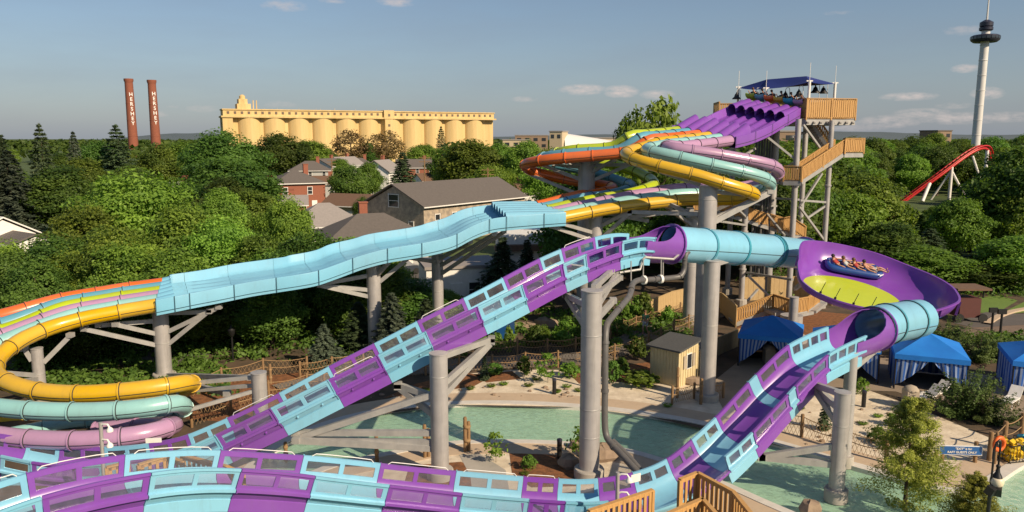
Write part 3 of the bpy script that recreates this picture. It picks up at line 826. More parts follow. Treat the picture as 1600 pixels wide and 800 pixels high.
# left hand loops
tails = {
    'yellow': [(42, 527, 38.4), (12, 546, 37.2), (-6, 566, 36), (-6, 585, 34.9), (20, 601, 34.1), (64, 612, 33.7), (127, 615.5, 33.5), (191, 611.5, 33.7), (255, 604, 34.3), (290, 598, 35.2), (300, 601, 36.3), (280, 612, 37.3), (220, 630, 37.8), (120, 650, 37.5), (20, 660, 37), (-80, 668, 36)],
    'aqua': [(30, 524, 39.2), (-30, 550, 37.6), (-70, 580, 35.6), (-75, 610, 33.8), (-40, 630, 33), (21, 639, 32.5), (85, 643, 32.3), (170, 642, 32.3), (234, 636, 32.7), (272, 630, 33.4), (288, 636, 34.6), (270, 647, 35.7), (200, 655, 36.2), (110, 662, 36), (50, 674, 35.4), (0, 684, 35), (-80, 700, 34)],
    'lavender': [(20, 519, 39.8), (-60, 550, 38), (-120, 590, 35.6), (-130, 640, 33), (-70, 667, 31.9), (0, 681, 31.5), (64, 687, 31.3), (127, 688, 31.2), (191, 683, 31.4), (234, 676, 31.9), (262, 668, 32.7), (272, 664, 33.7), (255, 664, 34.6), (200, 668, 35), (150, 673, 35)],
    'lime': [(20, 513, 40.6), (-60, 535, 39.2), (-140, 560, 37.4)],
    'blue': [(15, 504, 41.4), (-60, 523, 40.2), (-140, 546, 38.5)],
    'orange': [(10, 492, 42.2), (-60, 509, 41.2), (-140, 530, 39.6)],
}
for i, (c, w) in enumerate(LANE):
    pth = Path(offs(band, SPC * i, .075 * i)[: (7 if i == 0 else 6)] + A(tails[c]))
    lane_tubes(pth, 0, pth.L, c, w)

# open beds with six channels and the scalloped hoods at their ends
def hood(path, s_full, s_edge, colour, name, label, bank=0.0, nl=6, first=0, slope=.35, inner=None):
    """six half round covers side by side: full tube tops at s_full, an open scalloped edge at s_edge"""
    K = 9; rows, rows2 = [], []
    for q in range(7):
        u = q / 6; s = s_full + (s_edge - s_full) * u
        c, t, side, upv = path.frame(s)
        if side.y < 0: side = -side
        r1, r2 = [], []
        for l in range(nl):
            base = c + side * (SPC * l) + Vector((0, 0, bank * l))
            for j in range(K):
                a = math.pi * (1 - j / (K - 1))
                if j == K - 1 and l < nl - 1: continue
                hgt = -.02 + .47 * math.sin(a)
                w = SPC / 2
                lift = .0 + slope * u * .35
                r1.append(base + side * (w * math.cos(a)) + Vector((0, 0, hgt + lift * math.sin(a) ** .5)))
                r2.append(base + side * (w * .96 * math.cos(a)) + Vector((0, 0, hgt - .045 + lift * math.sin(a) ** .5)))
        rows.append(r1); rows2.append(r2)
    mb = MB(); mb.grid(rows); mb.grid(rows2); mb.grid([[a, b] for a, b in zip(rows[-1], rows2[-1])]); mb.grid([[a, b] for a, b in zip(rows[0], rows2[0])])
    return mb.build(name, colour, racer, smooth=40, label=label)

def bed_sections(path, cuts, colour, bank=0.0, nl=6, word='light blue', ridge=lambda s: .05, wall=.42, far_wall=.40):
    W = SPC * (nl - 1)
    for s0, s1 in zip(cuts, cuts[1:]):
        k = max(4, int((s1 - s0) / .28)); rows = []
        rowsP = []
        for q in range(k + 1):
            s = s0 + .006 + (s1 - s0 - .012) * q / k
            c, t, side, upv = path.frame(s)
            if side.y < 0: side = -side
            rg = ridge(s)
            pr = [(-.50, -.46), (-.52, wall - .06), (-.50, wall), (-.43, wall), (-.40, wall - .1), (-.34, -.02), (-.24, -.2)]
            x = -.15
            while x < W + .2:
                ph = x / SPC * 2 * math.pi
                pr.append((x, -.24 + rg * (1 - math.cos(ph)) / 2)); x += SPC / 6
            pr += [(W + .24, -.2), (W + .36, -.02), (W + .46, far_wall - .1), (W + .50, far_wall), (W + .58, far_wall), (W + .58, -.42), (W / 2, -.50)]
            rows.append([c + side * a + Vector((0, 0, b + bank * (a / SPC))) for a, b in pr])
        mb = MB(); mb.grid(rows, close=True)
        for r in (rows[0], rows[-1]):
            pass
        # seam rib down the outside panel and a long line under the rim
        c, t, side, upv = path.frame(s1)
        if side.y < 0: side = -side
        P = lambda a, b, d: c + side * a + Vector((0, 0, b + bank * a / SPC)) + t * d
        mb.grid([[P(-.50, -.47, d), P(-.57, -.47, d), P(-.57, wall + .01, d), P(-.46, wall + .02, d)] for d in (-.02, .02)], k=1)
        rr = []
        for q in range(k + 1):
            s = s0 + (s1 - s0) * q / k
            c, t, side, upv = path.frame(s)
            if side.y < 0: side = -side
            rr.append([c + side * a + Vector((0, 0, b)) for a, b in ((-.515, -.29), (-.545, -.29), (-.545, -.315), (-.515, -.315))])
        mb.grid(rr, k=1, close=True)
        mb.build('open_bed', [colour, 'seam_blue' if colour == 'light_blue' else 'sealant'], racer, smooth=45, label=word + ' open bed')
M['seam_blue'] = mat('seam_line', (.03, .10, .13), .6)
wave = Path(A([(880, 340, 50.2), (865, 341, 50), (845, 342.5, 49.8), (800, 346, 49.3), (765, 350.5, 49), (738, 360, 48.7), (711, 374, 48.4), (690, 381, 48.1), (658, 388, 47.7), (602, 397, 47), (578, 403, 46.7), (552, 411, 46.4), (525, 421, 46),
               (496, 431, 45.6), (465, 437, 45.1), (432, 442, 44.7), (390, 448.5, 44.2), (340, 458.5, 43.5), (295, 467, 42.9), (270, 472, 42.5), (245, 477, 42.2)]))
sA, sB = wave.near_px(790), wave.near_px(272)
def ridge_w(s):
    d = min(s - sA, sB - s)
    return .30 * max(0.0, 1 - max(d, 0) / 4.0) + .03
cuts = [wave.near_px(x) for x in (880, 848, 790, 761, 711, 657, 602, 549, 496, 432, 366, 296, 272, 245)]
bed_sections(wave, cuts, 'light_blue', bank=.05, ridge=ridge_w)
hood(wave, 0.0, sA, 'light_blue', 'scalloped_hood', 'light blue scalloped hood with six dark openings', .055, slope=.62)
hood(wave, wave.L, sB, 'light_blue', 'scalloped_hood', 'light blue ridged hood over the left lane entries', .06, slope=.15)
stp = Path(start)
s1_, s2_ = stp.L * .24, stp.L * .76
bed_sections(stp, [0, stp.L * .2, stp.L * .45, stp.L * .7, stp.L], 'purple', bank=.14, word='purple', ridge=lambda s: .22, wall=.36, far_wall=.36)
hood(stp, 0.0, s1_, 'purple', 'scalloped_hood', 'purple scalloped launch hood with dark openings', .15, slope=.75)
hood(stp, stp.L, s2_, 'purple', 'scalloped_hood', 'purple ridged hood over the upper lane entries', .15, slope=1.7)

# ------------------------------------------------------------------ steel columns that carry the slides
def column(px, ty, Y, dpx, label, arms=(), gpx=None, group=None, bands=(), cap=True):
    """round galvanised column; arms are (px0, py0, px1, py1, Y1) braces from the shaft to the slide"""
    top = at(px, ty, Y); r = dpx / 2 * (Y / cp) / F_PX
    base = Vector((top.x, Y, 0))
    t = thing('support_column', label, 'column', base, group)
    mb = MB(); mb.lathe(base, [(r, 0.0), (r, top.z)], 24); mb.build('shaft', 'steel', t, smooth=40)
    mb = MB(); mb.lathe(base, [(r * 1.5, -.1), (r * 1.5, .35), (r * 1.42, .4)], 20); mb.build('footing', 'concrete', t, smooth=30)
    if cap:
        mb = MB(); mb.lathe(base, [(r * 1.06, top.z), (r * 1.06, top.z + .05), (r * .5, top.z + .07)], 24); mb.build('cap', 'steel', t, smooth=30)
    for bz in bands or (top.z * .55,):
        mb = MB(); mb.lathe(base, [(r * 1.006, bz - .03), (r * 1.02, bz - .02), (r * 1.02, bz + .02), (r * 1.006, bz + .03)], 24); mb.build('weld_band', 'steel_arm', t, smooth=30)
    for a in arms:
        p, q = at(a[0], a[1], Y), at(a[2], a[3], a[4])
        d = Vector((q.x - top.x, q.y - Y, 0))
        if d.length > 1e-3:
            p = Vector((top.x, Y, p.z)) + d.normalized() * r * .9
        w = a[5] if len(a) > 5 else .20
        mb = MB(); mb.beam(p, q, w, w * 1.2)
        mb.beam(q - Vector((0, 0, .1)), q + Vector((0, 0, .14)), w * 1.5, w * 1.8)
        mb.build('arm', 'steel_arm', t)
    return t
column(250, 487, 43.4, 24, 'steel column under the left end of the light blue bed, beside the yellow tubes',
       [(262, 518, 342, 480, 43.5), (262, 537, 328, 485, 43.5), (258, 489, 328, 487, 43.5), (240, 537, 132, 514, 40.9), (240, 519, 181, 507, 41.5), (258, 584, 392, 590, 37.5), (262, 588, 355, 615, 36.5), (238, 500, 155, 508, 41.5)])
column(57, 545, 39.3, 18, 'short steel column below the yellow bend at the left edge', [(64, 567, 110, 524, 39.9), (51, 562, 38, 545, 39), (52, 584, -30, 580, 35.6), (52, 590, -20, 604, 34.6)])
column(583, 412, 48, 22, 'steel column in front of the spruces under the middle of the light blue bed', [(590, 428, 606, 411, 47.2), (572, 430, 500, 444, 46.5), (572, 462, 500, 446, 46.4), (572, 452, 500, 446, 46.6), (590, 440, 640, 402, 48)])
column(683, 394, 53, 18, 'thin steel column beside the small car park under the light blue bed', [(692, 427, 788, 362, 49.6), (692, 414, 772, 366, 49.3), (692, 403, 735, 378, 49.3), (676, 408, 640, 403, 48.4)])
column(685, 553, 30.2, 29, 'pale steel column standing on the sand island left of the small bush',
       [(694, 558, 768, 530, 32.4), (694, 600, 768, 533, 32.4), (694, 618, 768, 534, 32.6), (672, 620, 622, 602, 31), (672, 648, 622, 604, 31), (672, 676, 462, 676, 30), (672, 691, 470, 688, 30), (670, 617, 465, 684, 29.9), (672, 700, 463, 688, 29.6)], bands=(4.4,))
column(925, 455, 30.3, 33, 'tallest pale steel column in the middle with a grey pipe running down beside it',
       [(941, 467, 968, 434, 36.0), (941, 490, 964, 428, 36.0), (938, 452, 955, 424, 35.6), (912, 482, 885, 461, 34.6), (911, 522, 884, 461, 34.6), (941, 505, 958, 470, 33)], bands=(1.8, 3.0, 6.1))
column(1113, 408, 39.8, 25, 'front steel column beside the cream hut under the light blue raft tube', [(1122, 414, 1150, 402, 42)])
column(1107, 292, 49, 28, 'thick steel column rising past the yellow tube to the upper bends',
       [(1093, 289, 997, 257, 49.8), (1093, 300, 1180, 306, 49.5), (1122, 346, 1203, 300, 50.5, .3), (1118, 342, 1190, 306, 51), (1093, 335, 984, 331, 51.2), (1093, 345, 1046, 318, 51.6)], bands=(10.1, 8, 5))
column(1082, 340, 57, 20, 'rear steel column of the cluster beside the cream hut', [(1075, 350, 1040, 322, 52)])
column(917, 243, 58.7, 26, 'steel column standing inside the loop of orange, blue and lime tubes',
       [(905, 258, 870, 250, 57), (928, 258, 992, 257, 57.5), (930, 281, 984, 257, 57.5), (906, 304, 832, 274, 60.3), (906, 280, 842, 256, 60), (906, 262, 866, 257, 61), (928, 256, 950, 245, 56.4), (928, 268, 960, 250, 56.6), (926, 250, 935, 243, 56.3)], bands=(9.8, 8))
column(931, 336, 52.5, 22, 'steel column under the yellow end of the six lane band behind the windowed flume',
       [(940, 352, 983, 331, 51.2), (940, 372, 983, 334, 51.2), (921, 374, 862, 354, 50.1), (921, 362, 880, 350, 50.2), (940, 344, 1080, 328, 52), (984, 332, 1010, 345, 53)])
column(404, 583, 36, 24, 'stub steel column behind the windowed flume near the rope fence', [(392, 590, 304, 598, 36.2, .15), (392, 610, 296, 640, 34.6, .14), (394, 603, 280, 612, 36.8, .14)])
column(1331, 551, 31.6, 19, 'narrow steel column right under the exit tunnel behind a thicker column', [(1338, 578, 1368, 546, 34)])
column(1317, 614, 28.4, 25, 'pale thick steel column standing in the pool under the falling flume',
       [(1306, 617, 1270, 600, 30.2), (1306, 662, 1271, 604, 30.2), (1308, 640, 1271, 602, 30.4), (1300, 726, 1188, 714, 28.9), (1300, 698, 1190, 714, 28.9)], bands=(3.0,))
column(1241, 465, 50.5, 14, 'steel leg at the left rim of the purple bowl', [(1246, 450, 1256, 440, 46)])
column(1237, 492, 52, 34, 'short thick column below the purple bowl behind the blue cabana', cap=False)
column(1385, 500, 43, 22, 'column hidden under the purple bowl', [(1385, 500, 1440, 470, 40)]) if False else None

# grey water pipe with hangers
t = thing('water_pipe', 'dark grey plastic water pipe bending down beside the tallest column', 'pipe', gr(946, 690))
pp = Path(A([(1090, 393, 39.2), (1078, 392, 38.6), (1071, 398, 38.2), (1069, 420, 38.2), (1064, 431, 38), (1050, 434, 37.8), (1012, 437, 36.5), (997, 438, 35.6), (988, 444, 35), (985, 460, 34.2), (972, 477, 33), (955, 497, 31.6), (948, 508, 31), (946, 530, 30.6), (945.5, 600, 30.4), (945.5, 672, 30.3), (950, 687, 30.1), (970, 709, 29.3), (1000, 742, 28.2)]), 8)
mb = MB(); mb.pipe(pp.p, .135, 14); mb.build('pipe_run', 'pipe', t, smooth=50)
for s_ in (2.5, 4.4, 7.2, 9.5, 12, 14, 16.5):
    c, tt, sd, u = pp.frame(s_); mb = MB(); mb.tube(c - tt * .06, c + tt * .06, .165, n=14); mb.build('coupling', 'pipe', t, smooth=40)
pp2 = Path(A([(957, 690, 30.3), (985, 718, 29.4), (1010, 748, 28.4)]))
mb = MB(); mb.pipe(pp2.p, .15, 12); mb.build('pipe_run', 'pipe', t, smooth=50)
for (px, y0, y1, Y) in ((1005, 405, 440, 36.4), (1033, 404, 438, 37.2), (1036, 402, 432, 37.5), (986, 408, 448, 35.6)):
    mb = MB(); mb.tube(at(px, y0, Y), at(px, y1, Y), .03, n=6); mb.build('hanger_rod', 'steel_arm', t)
for (px, py, Y) in ((1006, 437.5, 36.3), (1032, 436, 37.2)):
    mb = MB(); q = at(px, py, Y); mb.tube(q - Vector((.06, .03, 0)), q + Vector((.06, .03, 0)), .22, n=14); mb.build('pipe_clamp', 'white', t, smooth=40)
t = thing('wash_pipe', 'thin pale pipe with right angle bends below the purple tunnel mouth', 'pipe', at(970, 425, 36))
mb = MB(); mb.pipe([at(*p) for p in [(968, 426, 35.8), (1000, 421, 36.3), (1004, 406, 36.5), (1008, 402, 36.8), (1052, 405, 37.5), (1060, 398, 38)]], .06, 8); mb.build('pipe_run', 'steel_arm', t)
# black light fittings & white heater lamps on small pole in front of lavender tube
def spot_pole(px, y0, y1, Y, label, gap):
    t = thing('spotlight_pole', label, 'lamp pole', gr(px, 0, 0) if False else Vector((at(px, y1, Y).x, Y, 0)))
    mb = MB(); mb.tube((t.location.x, Y, 0), at(px, y0, Y), .07, n=10); mb.build('pole', 'steel', t, smooth=40)
    for yy in (y0 + 6, y0 + gap):
        c = at(px, yy, Y)
        mb = MB(); pts = [c, c + Vector((.12, -.05, .10)), c + Vector((.30, -.08, .10)), c + Vector((.38, -.1, -.02))]; mb.pipe(pts, .035, 8)
        mb.lathe(c + Vector((.38, -.1, -.16)), [(.05, .16), (.12, .08), (.12, 0)], 10); mb.build('spotlight', 'white', t, smooth=40)
spot_pole(157, 660, 705, 26.5, 'small pole with two white spotlights in front of the lavender tube', 30)
spot_pole(965, 738, 800, 24.6, 'small pole with two white spotlights beside the timber station fence', 34)

# ------------------------------------------------------------------ timber railings and stairs
def railing(parent, p, q, h=1.07, gap=.13, sw=.09, individual=False, posts=True, m='wood', depth=.04, top=.14, name='baluster'):
    p, q = Vector(p), Vector(q); d = q - p; L = Vector((d.x, d.y, 0)).length
    n = max(1, int(L / gap)); Z = Vector((0, 0, 1))
    hd = Vector((d.x, d.y, 0)).normalized(); rz = math.atan2(hd.y, hd.x)
    mb = MB()
    mb.beam(p + Z * h, q + Z * h, top, .05); mb.beam(p + Z * (h - .10), q + Z * (h - .10), .04, .10); mb.beam(p + Z * .12, q + Z * .12, .04, .10)
    for k in range(max(2, int(L / 1.8) + 1)):
        c = p.lerp(q, k / max(1, int(L / 1.8)) if int(L / 1.8) else k)
        mb.box(c + Z * (h / 2 - .05), (.10, .10, h + .05), rz)
    mb.build('handrail', m, parent)
    proto = None; mb2 = MB()
    for k in range(n):
        c = p.lerp(q, (k + .5) / n)
        if individual:
            if proto is None:
                mb3 = MB(); mb3.box((0, 0, 0), (sw, depth, h - .12)); me = mb3.build(name, m, parent, loc=(0, 0, 0)); proto = me; o = me
            else:
                o = proto.copy(); COL.objects.link(o); o.parent = parent
            o.location = c + Z * (h / 2 + .02) - ORG[parent.name]; o.rotation_euler = (0, 0, rz)
        else:
            mb2.box(c + Z * (h / 2 + .02), (sw, depth, h - .12), rz)
    if not individual:
        mb2.build(name + 's', m, parent, kind='stuff')
def flight(parent, p, q, wv, rails=(True, True), steps=None):
    """stair flight from p up to q, wv = width vector to the far side"""
    p, q, wv = Vector(p), Vector(q), Vector(wv); n = steps or max(3, int(abs(q.z - p.z) / .18)); d = (q - p)
    hd = Vector((d.x, d.y, 0)).normalized(); rz = math.atan2(hd.y, hd.x)
    mb = MB()
    for k in range(n):
        c = p.lerp(q, (k + .5) / n) + wv / 2
        mb.box(c, (d.length / n * 1.05, wv.length, .05), rz)
    mb.build('stair_treads', 'plank', parent, kind='stuff')
    for off in (Vector(), wv):
        mb = MB(); mb.beam(p + off - Vector((0, 0, .12)), q + off - Vector((0, 0, .12)), .06, .30); mb.build('stringer', 'steel_arm', parent)
    if rails[0]: railing(parent, p, q)
    if rails[1]: railing(parent, p + wv, q + wv)
def slab(parent, pts, z, th=.25, m='steel_arm', top='plank'):
    mb = MB(); mb.prism([(p[0], p[1]) for p in pts], z - th, z - .03); mb.build('deck_frame', m, parent)
    mb = MB(); mb.prism([(p[0], p[1]) for p in pts], z - .028, z + .02); mb.build('deck', top, parent)

tower = thing('launch_tower', 'tall steel launch tower with timber stairs and navy shade sail on top', 'tower', Vector((22.5, 64, 0)))
def leg(px, ty, Y, dpx=9):
    top = at(px, ty, Y); mb = MB(); r = dpx / 2 * Y / F_PX
    mb.lathe(Vector((top.x, Y, 0)), [(r, 0), (r, top.z)], 14); mb.build('leg', 'steel', tower, smooth=40)
    mb = MB(); mb.lathe(Vector((top.x, Y, 0)), [(r * 2, 0), (r * 2, .6), (r * 1.6, .65)], 12); mb.build('footing', 'concrete', tower)
    for bz in (top.z * .33, top.z * .66):
        mb = MB(); mb.lathe(Vector((top.x, Y, bz)), [(r * 1.05, -.08), (r * 1.3, -.06), (r * 1.3, .06), (r * 1.05, .08)], 14); mb.build('leg_flange', 'steel', tower, smooth=40)
    return top
ZP = 15.45
for (px, ty, Y, d) in ((1248, 186, 60.8, 9), (1300, 188, 62.5, 8), (1166, 300, 63, 9), (1213, 190, 69.5, 12), (1260, 186, 70, 8), (1147, 210, 68, 8)):
    leg(px, ty, Y, d)
def brace(a, b, w=.16, m='steel_arm', nm='brace'):
    mb = MB(); mb.beam(at(*a), at(*b), w); mb.build(nm, m, tower)
for a, b in [((1250, 313, 60.8), (1292, 316, 62.5)), ((1249, 323, 60.8), (1288, 376, 62.5)), ((1251, 322, 60.8), (1284, 271, 62.2)), ((1255, 195, 61), (1281, 231, 62.3)), ((1195, 211, 61), (1240, 247, 60.9)), ((1237, 214, 61.5), (1262, 205, 66)),
             ((1166, 318, 63), (1213, 322, 69)), ((1195, 330, 66), (1226, 368, 62)), ((1168, 430, 63), (1202, 463, 62)), ((1166, 426, 63), (1238, 437, 52)), ((1168, 470, 63), (1184, 452, 64)), ((1166, 340, 63), (1140, 315, 55)), ((1120, 345, 53), (1166, 352, 63)),
             ((1262, 340, 62), (1292, 320, 62.5)), ((1248, 250, 60.9), (1213, 270, 69)), ((1110, 246, 57), (1168, 220, 60)), ((1130, 262, 60), (1180, 232, 62)), ((1213, 310, 69), (1248, 312, 60.8)), ((1166, 405, 63), (1210, 405, 69))]:
    brace(a, b)
# platform and launch deck
slab(tower, [(23.5, 62.3), (27.9, 63.4), (26.9, 71), (18.6, 72), (18.2, 68.6), (19.6, 66.4)], ZP, .45)
for a, b in [((23.5, 62.3), (27.9, 63.4)), ((27.9, 63.4), (26.9, 71)), ((26.9, 71), (18.6, 72)), ((18.6, 72), (18.2, 68.6)), ((23.5, 62.3), (23.1, 65.0))]:
    railing(tower, (a[0], a[1], ZP), (b[0], b[1], ZP), h=1.65, gap=.19, sw=.15)
mb = MB()
for k in range(8): mb.beam((23.6 + k * .58, 62.1 + k * .145, ZP - .32), (23.6 + k * .58, 62.5 + k * .145, ZP - .12), .12)
mb.build('deck_brackets', 'steel_arm', tower, kind='stuff')
# stairs
LB = [at(1322, 239, 61.5), at(1344, 239, 62.5)]; zB = LB[0].z
slab(tower, [(LB[0].x - .2, 61.3), (LB[1].x, 61.9), (LB[1].x - .3, 65), (LB[0].x - .2, 65)], zB, .35)
railing(tower, (LB[0].x - .2, 61.3, zB), (LB[1].x, 61.9, zB), 1.15, gap=.16, sw=.12); railing(tower, (LB[1].x, 61.9, zB), (LB[1].x - .3, 65, zB), 1.15, gap=.16, sw=.12)
LA = at(1252, 283, 59.6); zA = LA.z
flight(tower, Vector((LA.x + .1, 59.8, zA)), Vector((LB[0].x - .2, 61.4, zB)), Vector((-.3, 1.25, 0)))
flight(tower, Vector((LB[0].x - .3, 63.4, zB)), Vector((24.6, 62.9 + 1.5, ZP)), Vector((.1, 1.3, 0)))
LA0 = at(1221, 283, 60.6)
slab(tower, [(LA0.x, 60.2), (LA.x, 59.6), (LA.x + .2, 61.3), (LA0.x + .2, 63.2)], zA, .35)
railing(tower, (LA0.x, 60.2, zA), (LA.x, 59.6, zA), 1.15, gap=.16, sw=.12)
flight(tower, Vector((LA0.x - 4.6, 63.4, zA - 2.6)), Vector((LA0.x, 61.2, zA)), Vector((.5, 1.2, 0)))
zl = zA - 2.6
slab(tower, [(LA0.x - 6.3, 62.8), (LA0.x - 4.5, 62.6), (LA0.x - 4.2, 66), (LA0.x - 6.2, 66)], zl, .35)
railing(tower, (LA0.x - 6.3, 62.8, zl), (LA0.x - 4.5, 62.6, zl), 1.1, gap=.16, sw=.12)
flight(tower, Vector((at(1258, 372, 66).x, 66, at(1258, 372, 66).z)), Vector((LA0.x - 4.4, 64.6, zl)), Vector((.3, 1.2, 0)))
w0 = at(1215, 362, 65); railing(tower, w0, at(1235, 358, 65), 1.1); railing(tower, at(1235, 358, 65), at(1258, 374, 65), 1.1)
# walkway low down beside the bowl
wz = at(1240, 487, 55).z
wk = [gr(1150, 505, .3), Vector((*at(1208, 484, 56).xy, wz)), Vector((*at(1236, 486, 54).xy, wz)), Vector((*at(1262, 484, 55).xy, wz)), Vector((*at(1280, 470, 58).xy, wz))]
walk = thing('timber_walkway', 'low timber ramp with balustrade beside the bowl below the launch tower', 'walkway', wk[0])
for a, b in zip(wk, wk[1:]):
    railing(walk, a, b, 1.1, gap=.17, sw=.11)
    mb = MB(); mb.beam(a + Vector((0, .9, -.12)), b + Vector((0, .9, -.12)), 1.9, .22); mb.build('deck', 'steel_arm', walk)
    mb = MB(); mb.beam(a + Vector((0, 0, -.1)), b + Vector((0, 0, -.1)), .08, .32); mb.build('deck_edge', 'steel_arm', walk)
# bundle of dark riser pipes inside the tower
rise = thing('riser_pipes', 'bundle of dark vertical water pipes inside the launch tower', 'pipes', at(1195, 480, 66) * 1)
for k in range(7):
    p = at(1183 + k * 4.3, 206, 65.5 + .3 * (k % 3)); mb = MB(); mb.tube((p.x, p.y, 0), p, .105, n=8); mb.build('riser_pipe', 'pipe', rise, smooth=40)
# shade sail
sail = thing('shade_sail', 'navy blue hipped shade sail on white posts above the launch deck', 'shade sail', Vector((22, 66, ZP)))
cz = 18.62
cor = [Vector((22.9, 62.9, cz + .1)), Vector((26.9, 66.6, cz)), Vector((20.6, 71.5, cz)), Vector((17.1, 68.4, cz - .05))]
cor = [at(1197, 139, 66.0), at(1265, 128, 62.6), at(1305, 131, 66.4), at(1154, 137.5, 70.5)]
f1, f2 = at(1199, 124, 68.5), at(1260, 119, 65.4)
mb = MB()
def patch(a, b, c, d, k=6):
    rows = []
    for i in range(k + 1):
        u = i / k; rows.append([])
        for j in range(k + 1):
            v = j / k; p = (a * (1 - u) + d * u) * (1 - v) + (b * (1 - u) + c * u) * v
            p = p - Vector((0, 0, .18 * math.sin(math.pi * u) * math.sin(math.pi * v) + .10 * math.sin(math.pi * v) * (1 - u)))
            rows[-1].append(p)
    mb.grid(rows)
back = at(1255, 133, 73)
patch(cor[0], cor[1], f2, f1); patch(cor[1], cor[2], f2 + Vector((.02, 0, 0)), f2); patch(cor[3], cor[0], f1, f1 + Vector((-.02, 0, 0))); patch(cor[2], cor[3], f1, f2)
mb.build('canopy', 'shade_sail', sail, smooth=30)
for c in cor:
    mb = MB(); mb.tube((c.x, c.y, ZP), c + Vector((0, 0, .12)), .11, n=10); mb.tube((c.x, c.y, c.z), (c.x, c.y, c.z + 1.5), .022, n=6)
    mb.beam(c + Vector((-.25, 0, .08)), c + Vector((.25, 0, .08)), .10); mb.build('post', 'white', sail)
# bell lamps
def bell_lamp(px, py, Y, label):
    c = at(px, py, Y)
    t = thing('bell_lamp', label, 'lamp', (c.x, c.y, ZP), 'black bell lamps over the launch deck')
    mb = MB(); mb.pipe([(c.x + .35, c.y, ZP), (c.x + .35, c.y, c.z + .5), (c.x + .28, c.y, c.z + .68), (c.x + .1, c.y, c.z + .68), (c.x, c.y, c.z + .5), (c.x, c.y, c.z + .3)], .025, 6); mb.build('lamp_pole', 'white', t)
    mb = MB(); mb.lathe(c, [(.40, -.22), (.38, -.16), (.22, 0), (.17, .18), (.06, .32), (.05, .4)], 14); mb.build('lamp_shade', 'black', t, smooth=40)
for px, py, Y, l in ((1151, 151, 70, 'bell lamp at the far left end of the launch deck'), (1181, 150, 68, 'bell lamp above the lime and blue mats'), (1227, 150, 65.5, 'bell lamp above the yellow and aqua mats'), (1248, 147, 64, 'bell lamp above the pink mat'),
                     (1274, 141, 66, 'bell lamp left of a close pair over the timber balcony'), (1286.5, 142, 67, 'right bell lamp of the close pair over the timber balcony')):
    bell_lamp(px, py, Y, 'black ' + l)

# ------------------------------------------------------------------ trees
def leaves_mesh(name, C, Nn, size, tone, m, aspect=.55, up=0.35, rs=0):
    """many small leaf clusters: a bent four-cornered leaf at each point C, facing roughly Nn"""
    r = np.random.RandomState(rs); N = len(C)
    n = Nn + r.normal(0, .55, (N, 3)); n[:, 2] += up; n /= np.linalg.norm(n, axis=1)[:, None] + 1e-9
    a = r.normal(0, 1, (N, 3)); a -= n * (a * n).sum(1)[:, None]; a /= np.linalg.norm(a, axis=1)[:, None] + 1e-9
    b = np.cross(n, a)
    s = size * r.uniform(.6, 1.35, N)[:, None]
    V = np.empty((N, 4, 3))
    V[:, 0] = C - a * s; V[:, 1] = C + b * s * aspect - n * s * .18; V[:, 2] = C + a * s; V[:, 3] = C - b * s * aspect - n * s * .18
    me = bpy.data.meshes.new(name)
    me.vertices.add(N * 4); me.vertices.foreach_set('co', V.reshape(-1).astype(np.float32))
    me.loops.add(N * 4); me.loops.foreach_set('vertex_index', np.arange(N * 4, dtype=np.int32))
    me.polygons.add(N); me.polygons.foreach_set('loop_start', np.arange(0, N * 4, 4, dtype=np.int32))
    me.update(calc_edges=True)
    at_ = me.attributes.new('tone', 'FLOAT', 'FACE'); at_.data.foreach_set('value', np.clip(tone, 0, 1).astype(np.float32))
    me.materials.append(M[m]); return me

def sph(r, n):
    d = r.normal(0, 1, (n, 3)); return d / np.linalg.norm(d, axis=1)[:, None]

def broad_crown(seed, n=9000, w=.40, lo=.22, size=.026, lumps=46, gap=.9, m='leaf', squash=1.0, narrow_top=.35):
    """crown of a tree 1 high: lumps of leaves on an uneven dome, open between"""
    r = np.random.RandomState(seed); C, Nn, T = [], [], []
    cz = (1 + lo) / 2; hz = (1 - lo) / 2
    cen = []
    for k in range(lumps):
        for _ in range(30):
            d = sph(r, 1)[0]; q = r.uniform(.35, 1.0) ** .5
            z = d[2] * q
            ww = w * (1 - narrow_top * max(z, 0)) * (1 - .25 * max(-z, 0))
            p = np.array([d[0] * q * ww, d[1] * q * ww, cz + z * hz * .92])
            if all(np.linalg.norm((p - c) * [1, 1, .9]) > .085 for c in cen): break
        cen.append(p)
    for p in cen:
        R_ = r.uniform(.055, .145); k = int(n / lumps * (R_ / .105) ** 2)
        d = sph(r, k); d[:, 2] = np.abs(d[:, 2]) * np.where(r.rand(k) < .72, 1, -1)
        q = r.uniform(.22, 1.12, k)[:, None] ** .6
        pos = p + d * q * R_ * [r.uniform(.7, 1.6), r.uniform(.7, 1.6), r.uniform(.5, 1.0) * squash] + r.normal(0, .011, (k, 3))
        pos[:, 2] += r.normal(0, .008, k)
        C.append(pos); out = (p - [0, 0, cz]); out = out / (np.linalg.norm(out) + 1e-9)
        Nn.append(d * .45 + out * .45); T.append(r.uniform(.08, .85) + r.normal(0, .16, k))
    # loose sprays at the rim
    k = n // 7; d = sph(r, k); pos = np.array([0, 0, cz]) + d * [w * 1.02, w * 1.02, hz * 1.0] * r.uniform(.82, 1.13, (k, 1)) * np.where(d[:, 2:3] > 0, [1 - narrow_top * .6, 1 - narrow_top * .6, 1], 1)
    C.append(pos); Nn.append(d); T.append(r.uniform(.3, .9, k))
    return leaves_mesh('crown', np.vstack(C), np.vstack(Nn), size, np.concatenate(T), m, rs=seed), cen

